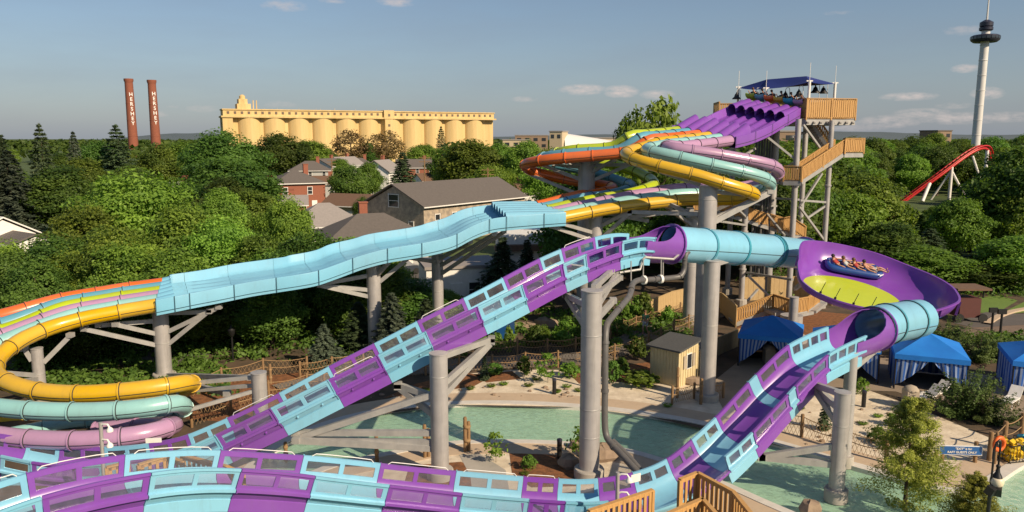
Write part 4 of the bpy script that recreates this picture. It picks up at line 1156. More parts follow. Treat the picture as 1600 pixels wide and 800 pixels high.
def trunk_mesh(seed, cen, lo=.22, r0=.022, lean=.02):
    r = random.Random(seed); mb = MB()
    top = Vector((r.uniform(-lean, lean), r.uniform(-lean, lean), .80))
    pts = [Vector((0, 0, -.01)), Vector((r.uniform(-.008, .008), 0, lo * .6)), Vector((r.uniform(-.015, .015), r.uniform(-.01, .01), lo + .15)), top]
    mb.pipe(pts, [r0 * 1.25, r0, r0 * .72, r0 * .15], 8)
    for c in r.sample(list(map(tuple, cen)), min(12, len(cen))):
        c = Vector(c); h = min(max(c.z - .18, lo * .7), .66); b = Vector((top.x * h, top.y * h, h))
        mb.pipe([b, b.lerp(c, .5) + Vector((0, 0, -.015)), c], [r0 * .42, r0 * .28, r0 * .08], 5)
    me = mb.build('trunk', 'trunk', fix=True, smooth=50); d = me.data; bpy.data.objects.remove(me); return d

def spruce_crown(seed, n=7000, w=.20, lo=.05, m='needle', size=.020, droop=.35, tiers=26):
    r = np.random.RandomState(seed); C, Nn, T = [], [], []
    for k in range(tiers):
        u = k / tiers; z = lo + (1 - lo) * u; L = w * (1 - u) ** .85 * r.uniform(.85, 1.1) + .008
        nb = max(4, int(11 * (1 - u) + 4))
        for b in range(nb):
            a = 2 * math.pi * (b + r.rand()) / nb; Lb = L * r.uniform(.70, 1.12)
            cnt = max(5, int(n / tiers / nb * (.35 + 1.3 * (1 - u))))
            t = r.uniform(.12, 1, cnt) ** .7
            wd = .25 * Lb * (1 - t * .75)
            off = r.uniform(-1, 1, cnt) * wd
            x = np.cos(a) * t * Lb - np.sin(a) * off; y = np.sin(a) * t * Lb + np.cos(a) * off
            zz = z - droop * t * t * Lb + .12 * Lb * t + r.normal(0, .006, cnt)
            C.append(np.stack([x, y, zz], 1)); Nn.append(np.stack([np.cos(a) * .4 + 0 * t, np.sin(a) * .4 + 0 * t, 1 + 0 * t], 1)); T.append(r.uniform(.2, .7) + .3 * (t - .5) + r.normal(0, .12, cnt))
    return leaves_mesh('crown', np.vstack(C), np.vstack(Nn), size, np.concatenate(T), m, .38, rs=seed)

KIND = {}
def kind(name, crown, trunk, hw): KIND[name] = (crown, trunk, hw)
for i, (m, w, lo, nl, nn, sz, gp) in enumerate([('leaf', .40, .20, 60, 17000, .0185, .35), ('leaf', .36, .16, 64, 17000, .018, .45), ('leaf_bright', .38, .18, 70, 22000, .0155, .30), ('leaf_dark', .42, .16, 64, 18000, .0185, .25), ('leaf_dark', .36, .12, 60, 17000, .018, .4), ('leaf_bright', .33, .12, 60, 20000, .0155, .5)]):
    me, cen = broad_crown(11 + i, nn, w, lo, sz, nl, m=m, narrow_top=gp)
    kind('b%d' % i, me, trunk_mesh(31 + i, cen, lo), w)
me, cen = broad_crown(77, 2600, .36, .3, .022, 40, m='leaf_tan'); kind('tan', me, trunk_mesh(77, cen, .3), .36)
me, cen = broad_crown(78, 3000, .46, .35, .026, 21, m='leaf', narrow_top=.15); kind('open', me, trunk_mesh(78, cen, .3, .03), .46)
tm, cen = broad_crown(5, 300, .1, .1, .02, 10); tr_s = trunk_mesh(90, [(0.02, 0, .5)] * 3, .3, .016)
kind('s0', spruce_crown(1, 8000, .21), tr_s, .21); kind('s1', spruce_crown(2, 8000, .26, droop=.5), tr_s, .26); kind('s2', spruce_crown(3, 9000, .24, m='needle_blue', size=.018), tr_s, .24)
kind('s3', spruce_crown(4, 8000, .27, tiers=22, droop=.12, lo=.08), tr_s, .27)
def ragged_pine(seed):
    r = np.random.RandomState(seed); C, Nn, T = [], [], []
    for k in range(120):
        z = r.uniform(.02, .97); a = r.uniform(0, 6.283); L = (.40 * (1 - z) ** .75 + .03) * r.uniform(.5, 1.15); rise = r.uniform(-.25, .9)
        cnt = 240; t = r.uniform(.25, 1, cnt) ** .8; bend = r.uniform(-.5, .5)
        p = np.stack([np.cos(a + bend * t) * t * L, np.sin(a + bend * t) * t * L, z + rise * L * t ** 1.5], 1)
        p += sph(r, cnt) * (.018 + .045 * (L / .4) * (1 - abs(t - .65)))[:, None] * [1, 1, 1.1]
        C.append(p); Nn.append(np.tile([math.cos(a) * .5, math.sin(a) * .5, .7], (cnt, 1)) + sph(r, cnt) * .8); T.append(r.uniform(.15, .85) + r.normal(0, .14, cnt))
    return leaves_mesh('crown', np.vstack(C), np.vstack(Nn), .0135, np.concatenate(T), 'needle_gold', .28, rs=seed)
kind('pine', ragged_pine(8), tr_s, .36)
def juniper(seed):
    r = np.random.RandomState(seed); C, Nn, T = [], [], []
    for k in range(34):
        a, el_ = r.uniform(0, 6.283), r.uniform(.35, 1.4); L = r.uniform(.55, 1.05) * (.55 + .5 * math.sin(el_)); d = np.array([math.cos(a) * math.cos(el_), math.sin(a) * math.cos(el_), math.sin(el_)])
        cnt = 210; t = r.uniform(.05, 1, cnt); p = d * L * t[:, None] + sph(r, cnt) * (.11 * (1 - t * .75) + .012)[:, None]; p[:, 2] *= .95
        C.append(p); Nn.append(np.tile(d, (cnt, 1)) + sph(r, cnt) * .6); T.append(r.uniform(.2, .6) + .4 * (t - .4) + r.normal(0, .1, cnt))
    return leaves_mesh('crown', np.vstack(C), np.vstack(Nn), .026, np.concatenate(T), 'juniper', .4, rs=seed)
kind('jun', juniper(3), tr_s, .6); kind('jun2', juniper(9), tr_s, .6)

TREES = 0
def tree(k, px, ytop, Y, wpx, label, group=None, name=None, cat='tree', zr=None, depth=None):
    global TREES
    cr, tk, hw = KIND[k]
    top = at(px, ytop, Y); h = max(top.z, 1.0); w = wpx / 2 * Y / F_PX / hw
    x = at(px, 300, Y).x
    return tree_at(k, top.x, Y, h, w, label, group, name, cat)
def tree_at(k, x, Y, h, w, label, group=None, name=None, cat='tree'):
    global TREES
    TREES += 1
    cr, tk, hw = KIND[k]
    nm = name or {'s': 'spruce_tree', 'p': 'pine_tree', 'j': 'juniper_bush'}.get(k[0], 'broadleaf_tree')
    t = thing(nm, label, cat, (x, Y, 0), group)
    a = bpy.data.objects.new('trunk', tk); COL.objects.link(a); a.parent = t
    b = bpy.data.objects.new('crown', cr); COL.objects.link(b); b.parent = t
    t.scale = (w, w, h); t.rotation_euler = (0, 0, rnd.uniform(0, 6.28))
    return t
# big trees on the left, in front of the town
for a in [('b2', 205, 268, 74, 165, 'large bright green tree directly below the brick chimneys'), ('b5', 128, 318, 66, 110, 'bright green tree left of the large one below the chimneys'), ('b5', 285, 318, 62, 120, 'bright green tree below the round dark maple'),
          ('b5', 98, 388, 56, 100, 'bright tree beside the mown lawn behind the orange tube'), ('b2', 5, 378, 56, 110, 'bright tree at the left frame edge below the white house'), ('b5', 175, 352, 55, 120, 'green tree behind the left bend of the orange tube'),
          ('b2', 345, 340, 60, 120, 'green tree behind the left end of the light blue bed'), ('b2', 446, 308, 72, 84, 'young pale green tree in front of the brick house'), ('b0', 410, 372, 58, 110, 'green tree half hidden by the light blue bed'),
          ('b4', 320, 430, 50, 120, 'dark tree behind the column of the light blue bed'), ('b4', 130, 470, 47, 120, 'dark tree with bare trunk below the orange and yellow tubes'), ('b4', 420, 440, 50, 110, 'dark tree below the light blue bed left of the spruces'),
          ('b3', 40, 480, 46, 130, 'dark tree behind the yellow tube bend'), ('b4', 230, 450, 52, 120, 'dark green tree behind the short space under the yellow tube'), ('b3', 480, 440, 56, 110, 'dark broad tree behind the three spruces'),
          ('b4', 640, 440, 55, 110, 'dark leafy tree between two columns under the light blue bed'), ('b0', 690, 455, 58, 70, 'tree behind the thin column beside the car park')]:
    tree(a[0], *a[1:5], a[5])
for a in [('s2', 505, 505, 45.5, 80, 'blue green spruce nearest to the rising flume'), ('s2', 612, 455, 47, 100, 'tall blue green spruce right of the steel column'), ('s0', 560, 470, 49, 90, 'spruce standing between two other spruces behind the flume'), ('s0', 665, 465, 49, 80, 'dark spruce left of the small car park'),
          ('s1', 785, 368, 62, 120, 'big dark spruce in front of the white building'), ('s1', 824, 372, 66, 70, 'slim dark spruce right of the big one before the white building'),
          ('s3', 60, 190, 130, 72, 'tall dark conifer with open tiers at the upper left'), ('s2', 10, 232, 105, 120, 'blue spruce at the left frame edge'), ('s2', 113, 203, 150, 52, 'grey green spruce between two tall trees at the upper left'), ('s3', 180, 192, 165, 88, 'dark conifer in front of the left chimney'),
          ('s0', 628, 236, 150, 74, 'dark green spruce behind the stone building'), ('s3', 689, 196, 320, 34, 'dark spire tree in front of the cream silos'), ('s0', 0, 208, 150, 60, 'dark conifer on the skyline at the left edge')]:
    tree(a[0], *a[1:5], a[5])
# town trees
for a in [('b3', 345, 205, 165, 120, 'round dark maple left of the silos'), ('b3', 355, 248, 112, 150, 'wide dark maple below the silos left end'), ('b3', 436, 209, 230, 92, 'dark round tree before the left silos'), ('b0', 290, 225, 190, 80, 'green tree right of the second chimney'),
          ('b1', 250, 228, 185, 70, 'green tree at the foot of the chimneys'), ('b0', 485, 222, 250, 70, 'green tree before the middle silos'), ('b3', 545, 258, 150, 62, 'round tree with two tone crown by the brown roofed house'), ('b0', 575, 256, 165, 44, 'smaller round tree beside the round two tone tree'),
          ('tan', 547, 203, 300, 56, 'pale budding tree in front of the silos'), ('tan', 605, 205, 300, 62, 'second pale budding tree in front of the silos, nearer the spruce'), ('b1', 735, 220, 175, 96, 'light green tree at the right end of the silos'), ('b2', 768, 258, 140, 74, 'drooping light tree behind the stone building roof'),
          ('b0', 700, 232, 200, 60, 'green tree right of the dark spire tree'), ('b0', 660, 228, 260, 60, 'green tree behind the spruce in the town'), ('b1', 780, 226, 210, 70, 'green tree on the skyline right of the silos'), ('b0', 820, 224, 170, 70, 'green tree behind the orange tube bend'),
          ('b2', 862, 252, 138, 80, 'light green tree left below the orange tube bend'), ('b0', 860, 236, 150, 60, 'green tree under the long orange tube'), ('open', 1020, 166, 82, 120, 'tall dark tree with an open crown on the skyline'), ('b3', 985, 185, 90, 60, 'shorter dark tree joined to the tall open tree'),
          ('b3', 150, 222, 170, 70, 'dark tree between the upper left conifers'), ('b4', 90, 262, 110, 110, 'dark bushy tree above the mown lawn'), ('b0', 125, 250, 140, 80, 'olive tree right of the mown lawn'), ('b3', 215, 266, 125, 80, 'dark tree behind the large bright tree'),
          ('b0', 395, 300, 100, 90, 'green tree left of the brick house'), ('b0', 530, 250, 230, 40, 'small tree among the far houses'), ('b3', 566, 308, 120, 30, 'small reddish dark tree by the brown roofed house')]:
    tree(a[0], *a[1:5], a[5])
# filler trees of the town and wood
GT = 'trees scattered between the houses of the town'
MARKS = [(-1e9, 'at the far left'), (150, 'behind the bright left trees'), (330, 'below the silos left end'), (480, 'among the mid town roofs'), (640, 'behind the stone hall'), (760, 'near the right end of the silos'), (860, 'behind the orange tube bend'), (960, 'behind the yellow tubes'),
         (1080, 'behind the middle columns'), (1180, 'behind the launch tower'), (1290, 'just right of the launch tower'), (1360, 'between tower and red coaster'), (1430, 'around the red coaster'), (1500, 'around the observation tower'), (1570, 'at the right edge')]
KW = {'b0': 'rounded mid green', 'b1': 'loose olive green', 'b2': 'fine bright green', 'b3': 'dense dark', 'b4': 'upright dark', 'b5': 'slim bright', 's0': 'pointed spruce like'}
def tree_label(k, px, Y, h, y0, y1):
    mk = [m for x, m in MARKS if px >= x][-1]; u = (Y - y0) / (y1 - y0); row = ['front-row', 'second-row', 'middle-row', 'rear-row', 'far-row'][min(4, int(u * 5))]
    return '%s%s %s tree, %s' % ('tall ' if h > 11.5 else ('low ' if h < 8.5 else ''), row, KW[k], mk)
def fill(seed, n, y0, y1, px0, px1, h0, h1, label, group, kinds, mind=6.0, avoid=(), skip=None, hcap=None):
    r = random.Random(seed); pts = []
    tries = 0
    while len(pts) < n and tries < n * 40:
        tries += 1
        Y = math.sqrt(r.uniform(y0 * y0, y1 * y1)); px = r.uniform(px0, px1); x = (px - 800) / F_PX * Y
        if any((x - a) ** 2 + (Y - b) ** 2 < mind * mind for a, b in pts): continue
        if any((x - a) ** 2 + (Y - b) ** 2 < c * c for a, b, c in avoid): continue
        if skip and skip(px, Y): continue
        h = r.uniform(h0, h1); k = r.choice(kinds)
        if hcap:
            h = min(h, hcap(px, Y))
            if h < 1.8: continue
        pts.append((x, Y)); label = tree_label(k, px, Y, h, y0, y1); w = h * r.uniform(.92, 1.3) * (.9 if k[0] == 's' else 1)
        tree_at(k, x, Y, h, w, label, group)
HOUSE_AVOID = [(-9, 112, 17), (0, 116, 9), (-42, 150, 10), (-27.6, 128, 10), (-23.5, 98, 10), (-14, 82, 10), (-5, 62, 8), (2, 73, 9), (-62, 95, 14), (-42, 200, 10), (-60, 95, 12), (-62, 145, 8), (-56, 130, 9)]
fill(3, 38, 150, 400, -30, 830, 5.5, 9.5, 'green tree among the roofs of the distant town', GT, ['b0', 'b1', 'b3', 'b4', 'b0', 'b3', 's0'], 8, HOUSE_AVOID, skip=lambda px, Y: 400 < px < 640 and Y < 260)
fill(4, 10, 85, 150, -30, 380, 6.0, 9.0, 'leafy tree behind the bright trees on the left', 'trees on the left behind the bright row', ['b0', 'b3', 'b4', 'b1'], 8, HOUSE_AVOID + [(-66, 108, 14)], skip=lambda px, Y: px < 130 or 250 < px < 315)
fill(14, 26, 52, 62, 0, 600, 3.8, 7.0, 'leafy', 'low trees in the shade behind the light blue bed', ['b3', 'b4', 'b0', 'b1', 'b5'], 2.6, [(-20, 43.4, 2.5), (-8.7, 48, 2), (-5, 53, 2)])
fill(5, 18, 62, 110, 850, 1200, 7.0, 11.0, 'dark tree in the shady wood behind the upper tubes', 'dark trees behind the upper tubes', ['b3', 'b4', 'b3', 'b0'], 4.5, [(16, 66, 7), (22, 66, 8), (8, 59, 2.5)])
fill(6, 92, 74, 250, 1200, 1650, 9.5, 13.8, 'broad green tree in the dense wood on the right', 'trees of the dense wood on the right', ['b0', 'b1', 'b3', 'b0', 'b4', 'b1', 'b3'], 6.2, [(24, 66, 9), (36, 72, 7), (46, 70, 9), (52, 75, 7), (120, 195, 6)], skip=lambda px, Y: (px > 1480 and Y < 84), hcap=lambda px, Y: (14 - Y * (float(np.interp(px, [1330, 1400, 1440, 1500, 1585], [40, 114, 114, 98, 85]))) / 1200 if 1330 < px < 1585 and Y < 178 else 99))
fill(8, 36, 235, 420, 1000, 1640, 10, 15.5, 'skyline tree beyond the dense wood on the right', 'skyline trees on the right', ['b0', 'b1', 'b3', 's0', 'b3'], 9)
fill(16, 30, 84, 150, 1340, 1620, 5, 9, 'x', 'trees of the dense wood on the right', ['b0', 'b1', 'b3', 'b5'], 4.6, hcap=lambda px, Y: 14 - Y * float(np.interp(px, [1330, 1400, 1440, 1500, 1585, 1640], [60, 114, 114, 98, 85, 60])) / 1200)
for a in [('b3', 1512, 400, 72, 170, 'dark broad tree overhanging the small lawn beyond the bowl'), ('b0', 1590, 372, 70, 130, 'green tree at the right edge above the lawn'), ('b1', 1440, 385, 70, 130, 'green tree right behind the rim of the bowl'), ('b4', 1390, 350, 74, 120, 'dark tree behind the raft in the bowl'),
          ('s3', 1455, 355, 78, 110, 'grey green conifer among the trees behind the bowl'), ('b0', 1330, 305, 80, 120, 'green tree right of the tower legs'), ('b2', 1215, 330, 78, 60, 'light tree seen through the tower legs')]:
    tree(a[0], *a[1:5], a[5])
# far off woods out to the horizon, one mass
def far_woods():
    r = np.random.RandomState(4); C, Nn, T = [], [], []
    for k in range(1500):
        Y = math.sqrt(r.uniform(380 ** 2, 1500 ** 2)); x = r.uniform(-.85, .85) * Y
        h = r.uniform(7.5, 12); w = h * r.uniform(.35, .5); c = 46
        d = sph(r, c); p = np.array([x, Y, h * .52]) + d * [w, w, h * .48]
        C.append(p); Nn.append(d); T.append(r.uniform(.2, .6) + r.normal(0, .12, c))
    me = leaves_mesh('distant_woods', np.vstack(C), np.vstack(Nn), 1.9, np.concatenate(T), 'leaf_dark', .7, rs=9)
    o = bpy.data.objects.new('distant_woods', me); COL.objects.link(o); o['kind'] = 'stuff'; o['label'] = 'far off woods reaching to the horizon'
far_woods()

def undergrowth():
    r = np.random.RandomState(12); C, Nn, T = [], [], []
    def patch_(px0, px1, y0, y1, n, hmax):
        for k in range(n):
            Y = r.uniform(y0, y1); px = r.uniform(px0, px1); x = (px - 800) / F_PX * Y; h = r.uniform(.15, hmax); w = h * r.uniform(.8, 1.6); c = 42
            d = sph(r, c); d[:, 2] = abs(d[:, 2]); C.append(np.array([x, Y, 0]) + d * [w, w, h]); Nn.append(d); T.append(r.uniform(.1, .8) + r.normal(0, .12, c))
    patch_(-40, 610, 47.5, 62, 620, .95); patch_(0, 340, 40.8, 47, 230, .55); patch_(640, 1080, 50.5, 62, 260, .7); patch_(1180, 1700, 66, 80, 260, 1.4); patch_(1440, 1640, 50.5, 53, 60, .7)
    me = leaves_mesh('undergrowth', np.vstack(C), np.vstack(Nn), .15, np.concatenate(T), 'leaf_dark', .6, rs=2)
    o = bpy.data.objects.new('undergrowth', me); COL.objects.link(o); o['kind'] = 'stuff'; o['label'] = 'low leafy undergrowth in the shade of the trees'
undergrowth()

# ------------------------------------------------------------------ houses of the town
def wall_window(mbp, parent, c, nx, ny, w, h, mull=True, frame='white'):
    """window standing proud of a wall at c, wall normal (nx, ny)"""
    rz = math.atan2(nx, -ny); nrm = Vector((nx, ny, 0)); ax = Vector((-ny, nx, 0)); c = Vector(c)
    mb = MB()
    for s in (-1, 1):
        mb.box(c + ax * s * (w / 2) + nrm * .03, (.09, .10, h + .18), rz); mb.box(c + Vector((0, 0, s * h / 2)) + nrm * .032, (w + .1, .10, .09), rz)
    if mull: mb.box(c + nrm * .028, (w, .07, .06), rz)
    o = mb.build('window', frame, parent)
    mb = MB(); mb.box(c + nrm * .012, (w - .02, .03, h - .02), rz); mb.build('pane', 'glass_dark', o)
def house(label, cx, cy, rz, l, w, h, rh, roof, wall, roofm, wins=(), door=None, chim=None, over=.4, name='house', group=None, cat='house', roof_label=None):
    """wins: (face, u, z, w, h); faces: 0 +y long side, 1 -y long side, 2 +x end, 3 -x end"""
    t = thing(name, label, cat, (cx, cy, 0), group)
    Rm = Matrix.Rotation(rz, 3, 'Z'); T = lambda x, y, z: Rm @ Vector((x, y, z)) + Vector((cx, cy, 0))
    mb = MB(); hl, hw = l / 2, w / 2
    mb.prism([T(*p, 0) for p in ((-hl, -hw), (hl, -hw), (hl, hw), (-hl, hw))], -.1, h)
    if roof == 'gable':
        for s in (-1, 1):
            a, b, c = T(s * hl, -hw, h), T(s * hl, hw, h), T(s * hl, 0, h + rh * hw / (hw + over))
            d = [p - Rm @ Vector((s * .15, 0, 0)) for p in (a, b, c)]
            mb.add([a, b, c] + d, [(0, 1, 2), (3, 5, 4), (0, 2, 5, 3), (2, 1, 4, 5)])
    mb.build('wall', wall, t)
    mb = MB(); ol, ow = hl + over, hw + over; th = .16
    if roof == 'gable':
        for s in (-1, 1):
            q = [T(-ol, s * ow, h - .05), T(ol, s * ow, h - .05), T(ol, 0, h + rh), T(-ol, 0, h + rh)]
            mb.add(q + [p + Vector((0, 0, th)) for p in q], [(0, 1, 2, 3), (4, 7, 6, 5), (0, 4, 5, 1), (1, 5, 6, 2), (2, 6, 7, 3), (3, 7, 4, 0)])
    elif roof == 'hip':
        e = [T(-ol, -ow, h), T(ol, -ow, h), T(ol, ow, h), T(-ol, ow, h)]; rl = max(ol - ow * .95, .05)
        r1, r2 = T(-rl, 0, h + rh), T(rl, 0, h + rh); dn_ = [p - Vector((0, 0, .2)) for p in e]
        mb.add(e + [r1, r2] + dn_, [(0, 1, 5, 4), (1, 2, 5), (2, 3, 4, 5), (3, 0, 4), (0, 6, 7, 1), (1, 7, 8, 2), (2, 8, 9, 3), (3, 9, 6, 0), (6, 9, 8, 7)])
    else:
        mb.prism([T(*p, 0) for p in ((-ol, -ow), (ol, -ow), (ol, ow), (-ol, ow))], h, h + rh)
    r_ = mb.build('roof', roofm, t)
    if roof != 'flat':
        mb = MB()
        for s in (-1, 1): mb.beam(T(-ol, s * (ow + .05), h - .02), T(ol, s * (ow + .05), h - .02), .10, .14)
        mb.build('gutter', 'white', r_)
    if chim:
        mb = MB(); c = T(chim[0], chim[1], 0); mb.box((c.x, c.y, h + rh * .6 + .5), (.9, .7, rh * .8 + 1.2), rz); mb.box((c.x, c.y, h + rh + 1.1), (1.05, .85, .14), rz); mb.build('chimney', 'brick', r_)
    F = [(lambda u: (u, hw), (0, 1)), (lambda u: (u, -hw), (0, -1)), (lambda u: (hl, u), (1, 0)), (lambda u: (-hl, u), (-1, 0))]
    for f, u, z, ww, wh in wins:
        p = F[f][0](u); nv = Rm @ Vector((*F[f][1], 0)); wall_window(None, t, T(p[0], p[1], z), nv.x, nv.y, ww, wh)
    if door:
        p = F[door[0]][0](door[1]); nv = Rm @ Vector((*F[door[0]][1], 0)); c = T(p[0], p[1], 1.05)
        mb = MB(); mb.box(c + nv * .03, (1.0, .08, 2.1), math.atan2(nv.x, -nv.y)); d = mb.build('door', 'white', t)
        mb = MB(); mb.ball(c + nv * .1 + Vector((-nv.y, nv.x, 0)) * .38, (.04, .04, .04), 6); mb.build('handle', 'black', d)
    return t, T
# stone hall with a big dark roof
st_w = [(1, -8.6 + 3.4 * i, 3.1, .95, 1.6) for i in range(6)] + [(3, -3.2, 2.2, .9, 1.5), (3, 0, 2.2, .9, 1.5), (3, 3.2, 2.2, .9, 1.5), (3, 0, 5.6, 1.9, 1.7)]
house('long rubble stone hall with large dark brown gable roof behind the light blue bed', -9.2, 112.3, R(53.1), 22.4, 11, 5.0, 2.75, 'gable', 'stone', 'roof_grey', st_w, door=(3, -4.6), over=.45, name='stone_hall', cat='building')
house('red brick house with hipped grey roof and dormer left of the brown roofed house', -42.3, 150, R(28), 9.5, 9, 5.4, 2.3, 'hip', 'brick', 'roof_grey',
      [(1, -2.8, 4.0, .9, 1.4), (1, 1.8, 4.0, .9, 1.4), (1, -2.8, 1.5, .9, 1.4), (3, 2.2, 4.0, .9, 1.4), (3, -2.0, 4.0, .9, 1.4), (2, -2, 4, .9, 1.4), (2, 2, 4, .9, 1.4), (3, 2.2, 1.5, .9, 1.4)], door=(1, 2.6), chim=(2.5, 1.5))
house('single storey tan house with brown gable roof', -26.2, 128, R(-22), 8.4, 6, 2.9, 1.7, 'gable', 'tan_wall', 'roof_brown', [(1, -2.8, 1.6, .9, 1.1), (1, -1.0, 1.6, .9, 1.1), (1, 2.6, 1.6, 1.2, 1.1)], door=(1, .9), over=.5)
house('pale grey hip roofed house below the brown roofed house', -24.5, 100, R(20), 9.5, 8.5, 2.9, 2.7, 'hip', 'white', 'roof_pale', [(1, -2.5, 1.6, 1, 1.2), (1, 1.5, 1.6, 1, 1.2), (2, 0, 1.6, 1, 1.2)], door=(1, -.3))
house('grey brown hip roofed house directly above the light blue bed', -15.5, 84, R(24), 10.5, 8, 3.5, 2.3, 'hip', 'grey_wall', 'roof_grey', [(1, -3, 2.0, 1, 1.3), (1, 1, 2.0, 1, 1.3), (3, 0, 2, 1, 1.3), (2, 0, 2, 1, 1.3)], chim=(-.5, 1.6), door=(1, 3))
house('white house with white gable roof at the left frame edge', -64, 92, R(-35), 12, 7, 2.7, 2.1, 'gable', 'white', 'white', [(1, -2, 1.6, 1.2, 1.2), (2, 1.4, 1.6, 1.2, 1.2), (2, -1.6, 1.6, 1, 1.2)], door=(1, 2), chim=(2, .6))
house('low grey roofed garage beside the white house at the left frame edge', -56.5, 88, R(-35), 6, 5, 2.2, .9, 'gable', 'white', 'roof_grey', [(2, 0, 1.4, 1.2, .9)], door=(1, 1))
house('white office with dark sign beside the car park under the light blue bed', -4.6, 65, R(14), 6.2, 5, 3.3, .25, 'flat', 'white', 'roof_pale', [(1, .9, 1.5, 1.0, 1.3), (1, 2.3, 1.5, .8, 1.3)], door=(1, -.6), over=.15)
house('flat roofed white building with a brown band behind the dark spruces', 2.4, 75, R(8), 7.5, 5, 4.0, .9, 'flat', 'white', 'white', [(1, 1.6, 1.6, .9, 1.6), (1, -1.4, 1.6, .9, 1.6)], door=(1, 3), over=.12)
mb = MB(); mb.box((2.4, 72.2, 3.7), (8.1, .9, .55), R(8)); tag(mb.build('brown_awning', 'roof_brown', None, loc=(2.4, 72.2, 3.45)), 'brown awning along the flat roofed white building', 'awning')
HG = 'houses scattered through the town'
hl_ = [(284, 150, 8, 7, 3.4, 2.0, 'gable', 'tan_wall', 'roof_pale', 70, 'tan house with pale grey roof left of the dark maples'), (412, 162, 8, 7, 3.4, 1.8, 'gable', 'white', 'roof_grey', -30, 'white house with grey roof just left of the brick house'),
       (445, 172, 10, 7, 3.5, 1.8, 'gable', 'tan_wall', 'roof_pale', 20, 'pale long house behind the brick house'), (486, 215, 11, 9, 5.0, 2.6, 'hip', 'grey_wall', 'roof_grey', 15, 'two storey grey house with hip roof below the silos'), (516, 232, 10, 8, 5.5, 2.2, 'gable', 'white', 'roof_grey', 70, 'tall white gabled house below the silos'),
       (540, 240, 9, 8, 5.5, 2.5, 'gable', 'white', 'roof_pale', 60, 'white house with bright gable right of the tall white one'), (562, 250, 10, 8, 5.0, 2.5, 'hip', 'grey_wall', 'roof_grey', 10, 'grey roofed house before the second silo pair'), (598, 185, 8, 7, 6.0, 2.6, 'gable', 'white', 'roof_pale', 75, 'narrow white gabled house left of the town spruce'),
       (652, 235, 12, 8, 5.0, 2.4, 'gable', 'brick', 'roof_grey', 10, 'long brick house with grey roof right of the town spruce'), (683, 250, 10, 8, 5.5, 2.4, 'hip', 'brick', 'roof_brown', 20, 'brick house below the dark spire tree'), (675, 200, 8, 7, 3, 1.8, 'gable', 'white', 'roof_brown', 30, 'small white house behind the stone hall'),
       (505, 185, 9, 7, 3, 1.8, 'gable', 'grey_wall', 'roof_brown', 10, 'low brown roofed house behind the brick house'), (800, 150, 9, 7, 3.5, 1.6, 'gable', 'white', 'roof_brown', 20, 'white house glimpsed below the orange tube bend'), (462, 262, 12, 8, 5, 2.6, 'hip', 'tan_wall', 'roof_grey', 5, 'tan hip roofed house before the left silos'),
       (726, 262, 12, 8, 5, 2.4, 'gable', 'grey_wall', 'roof_grey', 25, 'grey gabled house near the right end of the silos'), (440, 130, 8, 6, 2.8, 1.4, 'gable', 'brick', 'roof_pale', 15, 'low brick annex in front of the brick house')]
for (px, Y, l, w, h, rh, rf, wl, rm, rz, lab) in hl_:
    x = (px - 800) / F_PX * Y
    k = max(2, int(l / 3.2)); ws = [(f, (i - (k - 1) / 2) * l / k, z, .9, 1.3) for f in (1,) for i in range(k) for z in ([1.6] if h < 4.5 else [1.5, 4.1])]
    ws += [(f, u, z, .9, 1.3) for f in (2, 3) for u in (-w * .22, w * .22) for z in ([1.6] if h < 4.5 else [1.5, 4.1])]
    house(lab, x, Y, R(rz), l, w, h, rh, rf, wl, rm, ws, chim=(l * .2, .5), group=HG)
# far buildings on the skyline
def block(label, px, ty, Y, wpx, dep, wallm, rows=2, rz=0.0, roofm='roof_pale', name='building'):
    p = at(px, ty, Y); w = wpx * Y / F_PX; h = p.z
    t = thing(name, label, 'building', (p.x, Y, 0))
    Rm = Matrix.Rotation(rz, 3, 'Z')
    mb = MB(); mb.box((p.x, Y, h / 2), (w, dep, h), rz); mb.build('wall', wallm, t)
    mb = MB(); mb.box((p.x, Y, h + .25), (w + .6, dep + .6, .5), rz); mb.build('roof', roofm, t)
    n_ = max(2, int(w / 4.5)); pm = None
    for r_ in range(rows):
        for i in range(n_):
            q = Rm @ Vector(((i + .5) / n_ * w - w / 2, -dep / 2 - .04, 0)); z = h - 2.2 - r_ * 3.6
            if z < 1.5: continue
            if pm is None:
                mb = MB(); mb.box((0, 0, 0), (w / n_ * .5, .1, 1.8)); pm = mb.build('window', 'glass_dark', t, loc=(0, 0, 0)); o = pm
            else:
                o = pm.copy(); COL.objects.link(o); o.parent = t
            o.location = Vector((q.x, q.y, z)); o.rotation_euler = (0, 0, rz)
    return t
block('square pale stone hall on the skyline right of the silos', 873, 206, 380, 20, 10, 'tan_wall', 1, R(-20))
block('brown brick school building on the far left skyline right of the silos', 830, 212, 460, 50, 14, 'brick_tan', 2)
block('low tan building on the skyline beside the school', 806, 219, 430, 40, 10, 'tan_wall', 1)
block('long low tan hall on the skyline behind the orange tube', 935, 216, 420, 90, 12, 'tan_wall', 1)
block('brown brick hotel with many windows on the right skyline', 1462, 205, 400, 26, 12, 'brick_tan', 3, R(15), 'roof_grey')
block('small brown building seen behind the launch tower', 1215, 206, 300, 50, 10, 'brick_tan', 1)
t = thing('arena_roof', 'low white curved roof on the skyline behind the orange tube', 'building', Vector((at(915, 230, 390).x, 390, 0)))
mb = MB(); c = at(915, 208, 388); rows = []
for i in range(13):
    a = math.pi * i / 12; rows.append([(c.x - 11 + 6 * math.cos(a) * 0 + k * 24, 388 + math.cos(a) * 12, 8 + math.sin(a) * (c.z - 8) * (1 - .45 * k)) for k in (0, 1)])
mb.grid(rows); mb.build('roof', 'white', t, smooth=40)
